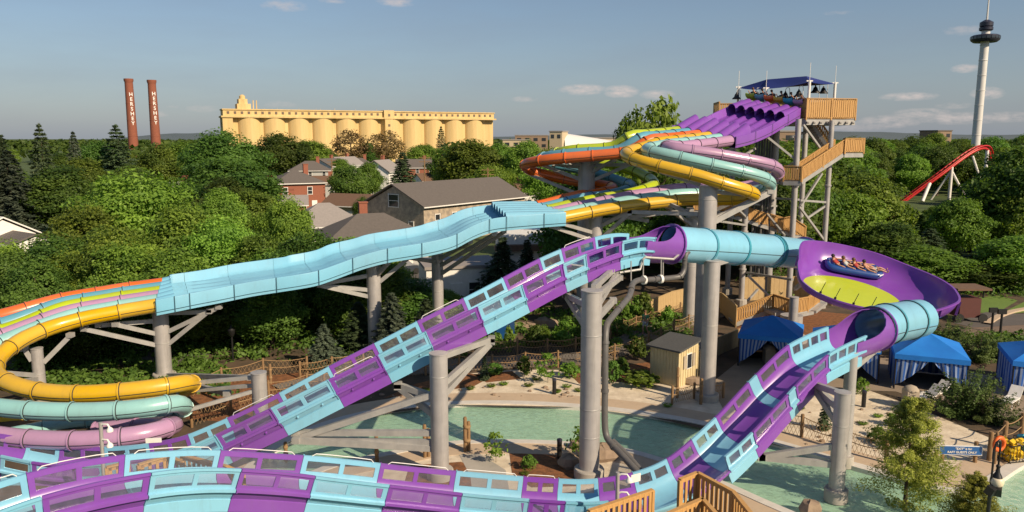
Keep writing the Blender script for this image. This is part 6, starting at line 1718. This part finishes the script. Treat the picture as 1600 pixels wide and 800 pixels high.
for a in [(735, 609), (768, 605), (787, 602), (826, 604), (838, 594), (886, 606), (1043, 636), (870, 614), (820, 742), (1318, 630), (1306, 648), (1372, 652), (1348, 664), (1250, 640), (905, 612), (668, 612)]:
    plant('tuft', a[0], a[1], 10, 22, 'small dry grass tuft on the white sand', 'grass tufts on the sand', 'grass tuft', 'grass_tuft')
for a in [('jun', 1500, 652, 92, 120, 'large dark juniper in front of the full cabana', 42), ('jun2', 1545, 660, 70, 100, 'dark juniper right of the large one behind the blue sign', 40), ('jun', 1440, 560, 46, 90, 'juniper behind the exit tube', 50), ('jun2', 1480, 545, 56, 90, 'juniper below the rim of the bowl', 52), ('jun', 1530, 565, 54, 90, 'juniper between the two right cabanas', 48), ('jun2', 1560, 560, 46, 90, 'juniper behind the cabana at the right edge', 49), ('jun', 1405, 545, 40, 60, 'juniper behind the partly hidden cabana', 50)]:
    plant(a[0], a[1], a[2], a[3], a[4], a[5], None, 'juniper', 'juniper_bush')
# golden pine in front, right
tree('pine', 1428, 622, 27.5, 150, 'golden green pine with ragged branches in front of the pool', cat='pine tree')
tree('pine', 1528, 742, 25.0, 120, 'lower ragged pine at the foot of the street lamp', cat='pine tree')
# rocks
def rock(px, py, s, label, group=None):
    g = gr(px, py); mb = MB(); mb.ball((g.x, g.y, s[2] * .35), s, 9, jit=.18); o = mb.build('boulder', 'rock', None, loc=(g.x, g.y, 0), smooth=25); tag(o, label, 'rock', group)
rock(1266, 800, (.42, .36, .36), 'big brown boulder at the pool edge by the pool column'); rock(853, 512, (1.2, .8, .6), 'pale boulder in the bed behind the boardwalk'); rock(905, 700, (.5, .4, .3), 'small pale stone on the island by the bush')
rock(940, 716, (.8, .6, .5), 'stone at the foot of the tallest column'); rock(820, 512, (1.3, .7, .35), 'flat stone in the bed behind the boardwalk'); rock(890, 728, (.6, .5, .4), 'stone at the edge of the island mulch'); rock(1083, 600, (.6, .4, .35), 'stone beside the cream hut')
r_ = random.Random(5)
for i in range(60):
    px, py = (r_.uniform(560, 900), r_.uniform(606, 622)) if i < 30 else (r_.uniform(1230, 1430), r_.uniform(640, 705)); g = gr(px, py); q = r_.uniform(.05, .14)
    mb = MB(); mb.ball((g.x, g.y, q * .3), (q * 1.3, q, q * .8), 6, jit=.15); tag(mb.build('pebble', 'rock', None, loc=(g.x, g.y, 0)), 'small pebble lying on the white sand', 'pebble', 'pebbles on the sand')
# bollard lights
for px, py, lab in ((866, 616, 'black bollard light on the white sand by the far pool edge'), (874, 716, 'black bollard light on the island beside the thin bush'), (1349, 636, 'black bollard light at the sand edge near the cabanas'), (1098, 596, 'black bollard light beside the front column')):
    g = gr(px, py); t = thing('bollard_light', lab, 'bollard', g); mb = MB(); mb.lathe(g, [(.11, 0), (.11, .78)], 12); mb.build('body', 'black', t, smooth=40)
    mb = MB(); mb.lathe(g + Vector((0, 0, .785)), [(.12, 0), (.12, .10), (.07, .13)], 12); mb.build('cap', 'tower_dark', t, smooth=40)
# timber mooring posts
def mooring(px, base, top, Y_extra, label, n=2):
    g = gr(px, base); h = (base - top) * g.y / F_PX; t = thing('mooring_posts', label, 'timber posts', g)
    for k in range(n):
        mb = MB(); mb.lathe(g + Vector((.15 * k, .09 * k, -.3)), [(.085, 0), (.085, h * (1 - .15 * k) + .3), (.06, h * (1 - .15 * k) + .36)], 9); mb.build('post', 'post', t, smooth=40)
    for q in (.75, .35): mb = MB(); mb.lathe(g + Vector((.075 * (n - 1), .045 * (n - 1), h * q)), [(.095 + .07 * (n - 1), -.06), (.115 + .07 * (n - 1), 0), (.095 + .07 * (n - 1), .06)], 10); mb.build('rope_wrap', 'rope', t, smooth=40)
mooring(727, 706, 648, 0, 'slim pair of timber posts standing between the bush and the pale column'); mooring(664, 715, 660, 0, 'timber posts bound with rope left of the pale island column'); mooring(589, 722, 672, 0, 'single timber post in the pool below the steel braces', 1)
mooring(447, 716, 690, 0, 'short timber post in the pool behind the front flume', 1); mooring(910, 603, 538, 0, 'tall timber post left of the tallest column', 1); mooring(423, 600, 568, 0, 'lone timber post by the rope fence left of the flume', 1)
mooring(1058, 622, 572, 0, 'thin timber post in front of the hut corner', 1); mooring(1095, 632, 590, 0, 'timber post at the end of the dark short fence', 1)
# dark blue cabin by the boardwalk
g = gr(787, 532); t = thing('portable_cabin', 'dark blue portable cabin half hidden below the rising flume', 'cabin', g)
mb = MB(); mb.box((g.x, g.y + .6, 1.1), (1.25, 1.2, 2.2), R(-15)); mb.build('body', 'blue_door', t); mb = MB(); mb.box((g.x - .15, g.y - .05, 1.05), (.7, .05, 1.8), R(-15)); mb.build('door', 'sign_blue', t); mb = MB(); mb.box((g.x, g.y + .6, 2.25), (1.4, 1.35, .12), R(-15)); mb.build('roof', 'white', t)
# red kiosk far right, body colour darkened to stand for shade
g = gr(1506, 500); t = thing('park_kiosk', 'small red kiosk beyond the bowl, shade put into its dark colour', 'kiosk', g); mb = MB(); mb.box((g.x, g.y, 1.1), (1.6, 1.4, 1.5)); mb.build('body', 'shaded_red', t)
mb = MB(); mb.box((g.x, g.y, 2.6), (2.6, 2.2, .15)); mb.build('roof', 'roof_brown', t)
for a in (-.9, .9):
    for b in (-.7, .7): mb = MB(); mb.tube((g.x + a, g.y + b, 1.9), (g.x + a, g.y + b, 2.55), .06, n=6); mb.build('post', 'black', t)
    mb = MB(); mb.tube((g.x + a, g.y - .85, .35), (g.x + a, g.y - .95, .35), .35, n=14); mb.build('wheel', 'tyre', t)
# trash bins / lamp poles on plaza
for px, py, h, lab in ((1549, 518, 1.6, 'dark path sign post near the road kerb'), (1562, 528, 1.9, 'dark lamp post on the brown plaza')):
    g = gr(px, py); t = thing('path_post', lab, 'post', g); mb = MB(); mb.tube(g, g + Vector((0, 0, h)), .08, n=8); mb.build('shaft', 'black', t); mb = MB(); mb.box(g + Vector((0, 0, h)), (.6, .15, .35)); mb.build('head', 'black', t)
# old style lamps in the wood
for px, py, ty, Y, lab in ((362, 0, 524, 47, 'old style black park lamp under the trees left of the spruces'), (1127, 0, 228, 62, 'thin dark lamp pole on the tower stair landing')):
    p = at(px, ty, Y); zb = 0 if Y < 50 else zA; t = thing('park_lamp', lab, 'lamp', (p.x, Y, zb)); mb = MB(); mb.tube((p.x, Y, zb), p, .06, n=8); mb.build('pole', 'black', t); mb = MB(); mb.lathe(p, [(.08, -.1), (.2, .1), (.24, .35), (.1, .5), (.02, .7)], 10); mb.build('lantern', 'black', t, smooth=40)

# blue sign
sg = thing('direction_sign', 'blue sign board with white lettering on a timber post behind the pine', 'sign', gr(1527, 737))
cS = at(1501, 703.5, 31.6); sr = R(-4)
mb = MB(); mb.box(cS, (1.80, .05, .42), sr); mb.build('board', 'white', sg); mb = MB(); mb.box(cS - Vector((0, .012, 0)), (1.74, .05, .36), sr); mb.build('face', 'sign_blue', sg)
text_obj('"EXIT" is for', .135, cS + Vector((.10, -.05, .08)), (R(90), 0, sr), 'white', sg, .004); text_obj('RAFT GUESTS ONLY', .135, cS + Vector((.04, -.05, -.08)), (R(90), 0, sr), 'white', sg, .004)
p = gr(1527, 737); mb = MB(); mb.tube((cS.x + .72, cS.y + .1, 0), (cS.x + .72, cS.y + .1, cS.z + .35), .09, n=9); mb.build('post', 'post', sg, smooth=40)
mb = MB(); mb.tube((cS.x - .72, cS.y + .1, 0), (cS.x - .72, cS.y + .1, cS.z + .2), .09, n=9); mb.build('post', 'post', sg, smooth=40)
# pool notice panel on the flume wall: pale square
g = at(993, 746, 26.2); mb = MB(); mb.box(g + Vector((0, -.05, 0)), (.42, .02, .30), R(28)); tag(mb.build('notice_plate', 'white', None, loc=g), 'blank white notice plate on the blue flume wall by the deck', 'notice')
g = at(240, 688, 24.5); mb = MB(); mb.box(g, (.5, .04, .16), R(8)); tag(mb.build('notice_plate', 'white', None, loc=g), 'small white plate above the front flume near the lavender tube', 'notice')
# lifebuoy
c = at(1559, 692, 31.4); mb = MB(); rows = []
for i in range(24):
    a = 2 * math.pi * i / 24; rr = []
    for j in range(10):
        b = 2 * math.pi * j / 10; q = .27 + .095 * math.cos(b); rr.append(c + Vector((q * math.cos(a) * .9, .095 * math.sin(b) - .1 + .2 * q * math.cos(a), q * math.sin(a))))
    rows.append(rr)
mb.grid(rows + [rows[0]], close=True); tag(mb.build('lifebuoy', 'orange_ring', None, loc=c, smooth=60), 'orange lifebuoy ring hanging on a post beside the yellow cart', 'lifebuoy')
lp = thing('lifebuoy_post', 'short timber post carrying the orange lifebuoy', 'post', (c.x + .05, c.y + .16, 0)); mb = MB(); mb.lathe((c.x + .05, c.y + .16, 0), [(.07, 0), (.07, c.z + .35), (.05, c.z + .42)], 9); mb.build('shaft', 'post', lp, smooth=40); mb = MB(); mb.beam((c.x + .05, c.y + .02, c.z + .27), (c.x + .05, c.y + .16, c.z + .27), .03); mb.build('hook', 'black', lp)
# tubs of swim vests
def tub(px, py, m, label):
    g = gr(px, py); t = thing('vest_cart', label, 'cart', g); rz = R(12); Rm = Matrix.Rotation(rz, 3, 'Z'); T = lambda a, b, c: Rm @ Vector((a, b, c)) + g
    mb = MB()
    for z in (.12, .85):
        for a, b, c_, d in ((-.5, -.38, .5, -.38), (.5, -.38, .5, .38), (.5, .38, -.5, .38), (-.5, .38, -.5, -.38)): mb.beam(T(a, b, z), T(c_, d, z), .03)
    for k in range(7):
        a = -.5 + k / 6; mb.beam(T(a, -.38, .1), T(a, -.38, .86), .018); mb.beam(T(a, .38, .1), T(a, .38, .86), .018)
    for a in (-.5, .5):
        for b in (-.38, 0, .38): mb.beam(T(a, b, .1), T(a, b, .86), .02)
    mb.build('wire_frame', 'black', t)
    mb = MB(); rr = random.Random(px)
    for k in range(46):
        mb.box(T(rr.uniform(-.38, .38), rr.uniform(-.28, .28), rr.uniform(.18, .98)), (.28, .2, .09), mtx=Matrix.Rotation(rr.uniform(0, 3), 3, Vector((rr.random(), rr.random(), rr.random())).normalized()))
    mb.build('folded_vests', m, t, kind='stuff')
    for a in (-.42, .42):
        for b in (-.3, .3): mb = MB(); mb.tube(T(a - .02, b, .06), T(a + .02, b, .06), .06, n=10); mb.build('wheel', 'tyre', t)
tub(1581, 720, 'cart_yellow', 'wire cart heaped with yellow swim vests'); tub(1607, 712, 'cart_blue', 'wire cart heaped with blue swim vests at the right edge')
# street lamp with a globe and two dark speaker boxes
Yl = 24.0; c = at(1558, 748, Yl); pb_ = at(1545, 790, Yl)
t = thing('street_lamp', 'black gooseneck street lamp with cream globe and two dark speaker boxes', 'street lamp', (pb_.x, Yl, 0))
tp = at(1546, 697, Yl); xs = pb_.x
mb = MB(); mb.pipe([(xs, Yl, 0), (xs, Yl, tp.z - .1), (xs + .05, Yl, tp.z + .12), (xs + .14, Yl, tp.z + .20), (c.x - .02, Yl, tp.z + .12), (c.x, Yl, tp.z - .05), (c.x, Yl, c.z + .4)], .038, 10); mb.build('pole', 'black', t, smooth=50)
mb = MB(); mb.lathe((xs, Yl, 0), [(.10, 0), (.10, 1.2), (.06, 1.3), (.06, pb_.z + .35), (.085, pb_.z + .4), (.085, pb_.z + .5), (.04, pb_.z + .6)], 12); mb.build('pole_base', 'black', t, smooth=40)
mb = MB(); mb.lathe(c, [(.16, .04), (.13, .12), (.075, .22), (.05, .38), (.07, .40), (.07, .46), (.03, .5)], 16); mb.build('lamp_cap', 'black', t, smooth=40)
mb = MB(); mb.lathe(c, [(.03, -.33), (.12, -.30), (.19, -.21), (.215, -.10), (.205, .0), (.17, .05)], 18); mb.build('globe', 'globe', t, smooth=60)
for s, a in ((-.06, .5), (.16, -.6)): mb = MB(); mb.box((xs + s, Yl - .12, c.z - .36), (.24, .26, .30), mtx=Matrix.Rotation(a, 3, 'Z') @ Matrix.Rotation(.35, 3, 'X')); mb.build('speaker_box', 'black', t)

# ------------------------------------------------------------------ people
def skin_body(name, V, E, m, parent, sub=1, root='pelvis'):
    me = bpy.data.meshes.new(name); keys = list(V); org = ORG.get(parent.name, Vector())
    me.from_pydata([Vector(V[k][0]) - org for k in keys], [(keys.index(a), keys.index(b)) for a, b in E], []); me.materials.append(M[m])
    o = bpy.data.objects.new(name, me); COL.objects.link(o); o.parent = parent
    md = o.modifiers.new('skin', 'SKIN'); md.use_smooth_shade = True
    for i, k in enumerate(keys):
        sv = me.skin_vertices[0].data[i]; sv.radius = (V[k][1], V[k][1]); sv.use_root = (k == root)
    if sub: o.modifiers.new('sub', 'SUBSURF').levels = sub; o.modifiers['sub'].render_levels = sub
    return o
def person(label, J, skin='skin', top=None, bottom=None, hair='hair', loc=None, group=None, look=Vector((0, -1, 0))):
    """J: joints in world space: head, neck, chest, pelvis, and l/r shoulder, elbow, hand, hip, knee, foot"""
    t = thing('person', label, 'person', loc if loc is not None else J['pelvis'], group)
    r = dict(pelvis=.135, chest=.15, neck=.06, head0=.085, sh=.065, el=.048, ha=.036, hip=.095, kn=.062, an=.042, toe=.035)
    V = {'pelvis': (J['pelvis'], r['pelvis']), 'chest': (J['chest'], r['chest']), 'neck': (J['neck'], r['neck']), 'jaw': (Vector(J['neck']).lerp(J['head'], .6), .075), 'head': (J['head'], .10), 'crown': (Vector(J['head']) + (Vector(J['head']) - Vector(J['neck'])).normalized() * .09, .07)}
    E = [('pelvis', 'chest'), ('chest', 'neck'), ('neck', 'jaw'), ('jaw', 'head'), ('head', 'crown')]
    for s in 'lr':
        for k, rad in (('sh', .065), ('el', .048), ('ha', .036), ('hip', .095), ('kn', .062), ('an', .042)): V[s + k] = (J[s + k], rad)
        toe = Vector(J[s + 'an']) + Vector(J.get('toe', look)) * .17; V[s + 'toe'] = (toe, .035)
        E += [('chest', s + 'sh'), (s + 'sh', s + 'el'), (s + 'el', s + 'ha'), ('pelvis', s + 'hip'), (s + 'hip', s + 'kn'), (s + 'kn', s + 'an'), (s + 'an', s + 'toe')]
        d = (Vector(J[s + 'ha']) - Vector(J[s + 'el'])).normalized(); sd = d.orthogonal().normalized(); palm = Vector(J[s + 'ha']) + d * .07
        V[s + 'pa'] = (palm, .036); E.append((s + 'ha', s + 'pa'))
        for f in range(4): V[s + 'f%d' % f] = (palm + d * (.075, .09, .085, .065)[f] + sd * (-.03 + .02 * f), .009); E.append((s + 'pa', s + 'f%d' % f))
        V[s + 'th'] = (Vector(J[s + 'ha']) + d * .06 + sd * .055, .010); E.append((s + 'ha', s + 'th'))
    b = skin_body('body', V, E, skin, t)
    hd = Vector(J['head']); up_ = (hd - Vector(J['neck'])).normalized(); lk = Vector(look)
    mb = MB(); mb.ball(hd + up_ * .055 - lk * .02, (.112, .118, .105), 10); mb.build('hair', hair, t, smooth=60)
    mb = MB(); side = up_.cross(lk).normalized()
    for s in (-1, 1): mb.ball(hd + lk * .098 + side * .035 * s + up_ * .01, (.014, .014, .012), 6)
    mb.build('eyes', 'black', t)
    mb = MB(); mb.ball(hd + lk * .108 - up_ * .015, (.016, .02, .02), 6); mb.build('nose', skin, t)
    mb = MB(); mb.ball(hd + lk * .094 - up_ * .05, (.026, .014, .009), 6); mb.build('mouth', 'red_cloth', t)
    if top:
        TV = {'pelvis': (Vector(J['pelvis']).lerp(J['chest'], .15), .15), 'chest': (J['chest'], .168), 'nk': (Vector(J['chest']).lerp(J['neck'], .6), .09)}; TE = [('pelvis', 'chest'), ('chest', 'nk')]
        for s in 'lr':
            TV[s + 'sh'] = (J[s + 'sh'], .082); TV[s + 'el'] = (Vector(J[s + 'sh']).lerp(J[s + 'el'], .7), .07); TE += [('chest', s + 'sh'), (s + 'sh', s + 'el')]
        skin_body('shirt', TV, TE, top, t)
    if bottom:
        TV = {'pelvis': (J['pelvis'], .155)}; TE = []
        for s in 'lr':
            TV[s + 'hip'] = (J[s + 'hip'], .115); TV[s + 'kn'] = (Vector(J[s + 'hip']).lerp(J[s + 'kn'], .75), .088); TE += [('pelvis', s + 'hip'), (s + 'hip', s + 'kn')]
        skin_body('shorts', TV, TE, bottom, t)
    return t
# walker in green on the boardwalk
g = gr(1008, 524); fd = Vector((-.55, -.83, 0)); sd_ = Vector((fd.y, -fd.x, 0))
Wj = lambda f, s, z: g + fd * f + sd_ * s + Vector((0, 0, z + .07))
person('person in a green shirt and pale shorts walking down the boardwalk', dict(pelvis=Wj(0, 0, .95), chest=Wj(.04, 0, 1.30), neck=Wj(.06, 0, 1.50), head=Wj(.10, 0, 1.65), lsh=Wj(.04, .2, 1.42), lel=Wj(-.10, .26, 1.15), lha=Wj(.08, .24, .95), rsh=Wj(.04, -.2, 1.42), rel=Wj(.05, -.26, 1.14), rha=Wj(.26, -.22, 1.0),
       lhip=Wj(0, .1, .88), lkn=Wj(.22, .11, .50), lan=Wj(.12, .11, .08), rhip=Wj(0, -.1, .88), rkn=Wj(.02, -.1, .48), ran=Wj(-.28, -.1, .12)), top='green_cloth', bottom='pale_cloth', hair='hair_light', loc=g, look=fd)
# raft with four riders in the saucer
Cb, exb, eyb, nb, lookb = BOWL
def on_bowl(px, py):
    o = Vector((0, 0, CAM_H)); d = (at(px, py, 40) - o).normalized(); best = None
    for k in range(400):
        p = o + d * (38 + k * .03); q = p - Cb; x, y, z = q.dot(exb), q.dot(eyb), q.dot(nb); r = math.hypot(x, y)
        ro, h = lookb(math.degrees(math.atan2(y, x))); zs_ = 0 if r < 2.5 else h * (1 - math.cos(math.asin(min(1, (r - 2.5) / (ro - 2.5)) ** (1 / .62) * math.sin(1.45)))) / (1 - math.cos(1.45))
        if z <= zs_: return p
    return at(px, py, 43)
ra, rb = on_bowl(1288, 416), on_bowl(1376, 432); rc = (ra + rb) / 2; rd = (rb - ra).normalized()
sn = (nb * 1.0 + Vector((-.0, -.28, 0))).normalized(); sdv = sn.cross(rd).normalized(); sn = rd.cross(sdv).normalized(); RLn = (rb - ra).length
RT_ = lambda f, s, z: rc + rd * f + sdv * s + sn * z
raft_t = thing('inflatable_raft', 'dark blue four seat inflatable raft sliding round the purple bowl', 'raft', rc)
loop = []; hl2, hw2 = RLn / 2 - .15, .46
for i in range(40):
    a = 2 * math.pi * i / 40; f = max(-1, min(1, 1.5 * math.cos(a))); sx = hl2 * (f if abs(f) < 1 else (1 if f > 0 else -1)); loop.append(RT_(hl2 * np.sign(math.cos(a)) * abs(math.cos(a)) ** .35, hw2 * np.sign(math.sin(a)) * abs(math.sin(a)) ** .5, .24))
mb = MB(); rows = []
for i in range(40):
    tdir = (loop[(i + 1) % 40] - loop[i - 1]).normalized(); nrm = tdir.cross(sn).normalized()
    rows.append([loop[i] + nrm * (.20 * math.cos(2 * math.pi * j / 10)) + sn * (.20 * math.sin(2 * math.pi * j / 10)) for j in range(10)])
mb.grid(rows + [rows[0]], close=True); mb.build('tube', 'raft_blue', raft_t, smooth=60)
mb = MB(); mb.add([loop[i] - sn * .14 for i in range(40)], [tuple(range(40))]); mb.build('raft_floor', 'raft_blue', raft_t)
for k in range(4):
    f = -hl2 + .42 + k * (2 * hl2 - .55) / 4; mb = MB(); mb.ball(RT_(f - .18, 0, .30), (.20, .38, .20), 10); mb.build('back_cushion', 'raft_blue', raft_t, smooth=60)
mb = MB(); q = [RT_(hl2 - .1, -hw2 - .14, .42), RT_(hl2 + .15, -hw2 + .1, .42), RT_(hl2 + .17, -hw2 + .12, .33), RT_(hl2 - .08, -hw2 - .16, .33)]; mb.add(q, [(0, 1, 2, 3)]); mb.build('white_badge', 'white', raft_t)
lab = ['person at the back of the raft leaning against its end', 'second person from the back of the raft in a pale top', 'third person from the back of the raft sitting low', 'person at the front of the raft stretching bare legs over its end']
tops_ = ['red_cloth', 'pale_cloth', 'red_cloth', None]; bots_ = ['navy_cloth', 'navy_cloth', 'navy_cloth', 'pale_cloth']
for k in range(4):
    f = -hl2 + .50 + k * (2 * hl2 - .55) / 4; q = lambda a, s, z: RT_(f + a, s, z)
    person(lab[k], dict(pelvis=q(.12, 0, .28), chest=q(-.20, 0, .46), neck=q(-.34, 0, .60), head=q(-.36, 0, .77), lsh=q(-.24, .19, .53), lel=q(-.02, .34, .46), lha=q(.22, .42, .45), rsh=q(-.24, -.19, .53), rel=q(-.02, -.34, .46), rha=q(.22, -.42, .45),
           lhip=q(.20, .1, .28), lkn=q(.60, .14, .50), lan=q(1.0, .15, .38), rhip=q(.20, -.1, .28), rkn=q(.60, -.14, .52), ran=q(1.02, -.15, .42), toe=sn), top=tops_[k], bottom=bots_[k], hair=['hair', 'hair_light', 'hair_light', 'hair'][k], group='riders lined up in the raft', look=(rd * .9 + sn * .3).normalized())
# six mat riders at the launch
c0, t0, s0_, u0 = Path(start).frame(0.0)
if s0_.y < 0: s0_ = -s0_
back = -Vector((t0.x, t0.y, 0)).normalized()
mcol = ['lavender', 'cart_blue', 'yellow', 'orange', 'blue', 'lime']; mword = ['pink', 'bright blue', 'yellow', 'orange', 'deep blue', 'lime']
for i in range(6):
    b = c0 + s0_ * (SPC * i) + Vector((0, 0, .14 * i + .34)) + back * .5; q = lambda f, s, z: b - back * f + s0_ * s + Vector((0, 0, z))
    person('rider crouching behind the %s mat on the launch deck' % mword[i], dict(pelvis=q(-.62, 0, .35), chest=q(-.35, 0, .66), neck=q(-.24, 0, .84), head=q(-.14, 0, .98), lsh=q(-.32, .19, .74), lel=q(-.10, .30, .62), lha=q(.08, .26, .78), rsh=q(-.32, -.19, .74), rel=q(-.10, -.30, .62), rha=q(.08, -.26, .78),
           lhip=q(-.62, .11, .30), lkn=q(-.18, .16, .14), lan=q(-.62, .16, .02), rhip=q(-.62, -.11, .30), rkn=q(-.18, -.16, .14), ran=q(-.62, -.16, .02), toe=back), top='navy_cloth', bottom='navy_cloth', hair=['hair', 'hair_light'][i % 2], look=-back)
    mt = MB(); rows = []; rows2 = []
    for u in range(8):
        v = u / 7; f, z = -.75 + 1.05 * v, (.02 if v < .35 else .02 + .56 * ((v - .35) / .65) ** 1.2)
        if v > .35: f = -.75 + 1.05 * .35 + .62 * math.sin((v - .35) / .65 * 1.9)
        rows.append([q(f + .05 * abs(w) * (v > .3), w * .44, z + .10 * (abs(w) ** 2)) for w in (-1, -.5, 0, .5, 1)]); rows2.append([p + Vector((0, 0, -.035)) - back * .03 for p in rows[-1]])
    mt.grid(rows); mt.grid(rows2); mt.grid([[a, b_] for a, b_ in zip(rows[-1], rows2[-1])]); o = mt.build('racing_mat', mcol[i], None, loc=b, smooth=60); tag(o, '%s racing mat curled up in front of its rider' % mword[i], 'mat', 'racing mats at the launch')

# ------------------------------------------------------------------ tell apart the few trees and shrubs that still share a description
from collections import defaultdict
same = defaultdict(list)
for o in bpy.data.objects:
    if o.get('category') in ('tree', 'shrub') and o.parent is None: same[o['label']].append(o)
ORD = {2: ['left one', 'right one'], 3: ['left one', 'middle one', 'right one']}
NUM = ['first', 'second', 'third', 'fourth', 'fifth', 'sixth', 'seventh', 'eighth', 'ninth', 'tenth', 'eleventh', 'twelfth', 'thirteenth', 'fourteenth', 'fifteenth']
for l, os_ in same.items():
    n = len(os_)
    if n < 2 or n > 15: continue
    os_.sort(key=lambda o: o.location.x / o.location.y)
    for i, o in enumerate(os_): o['label'] = l + ', ' + (ORD[n][i] if n in ORD else NUM[i] + ' from left')
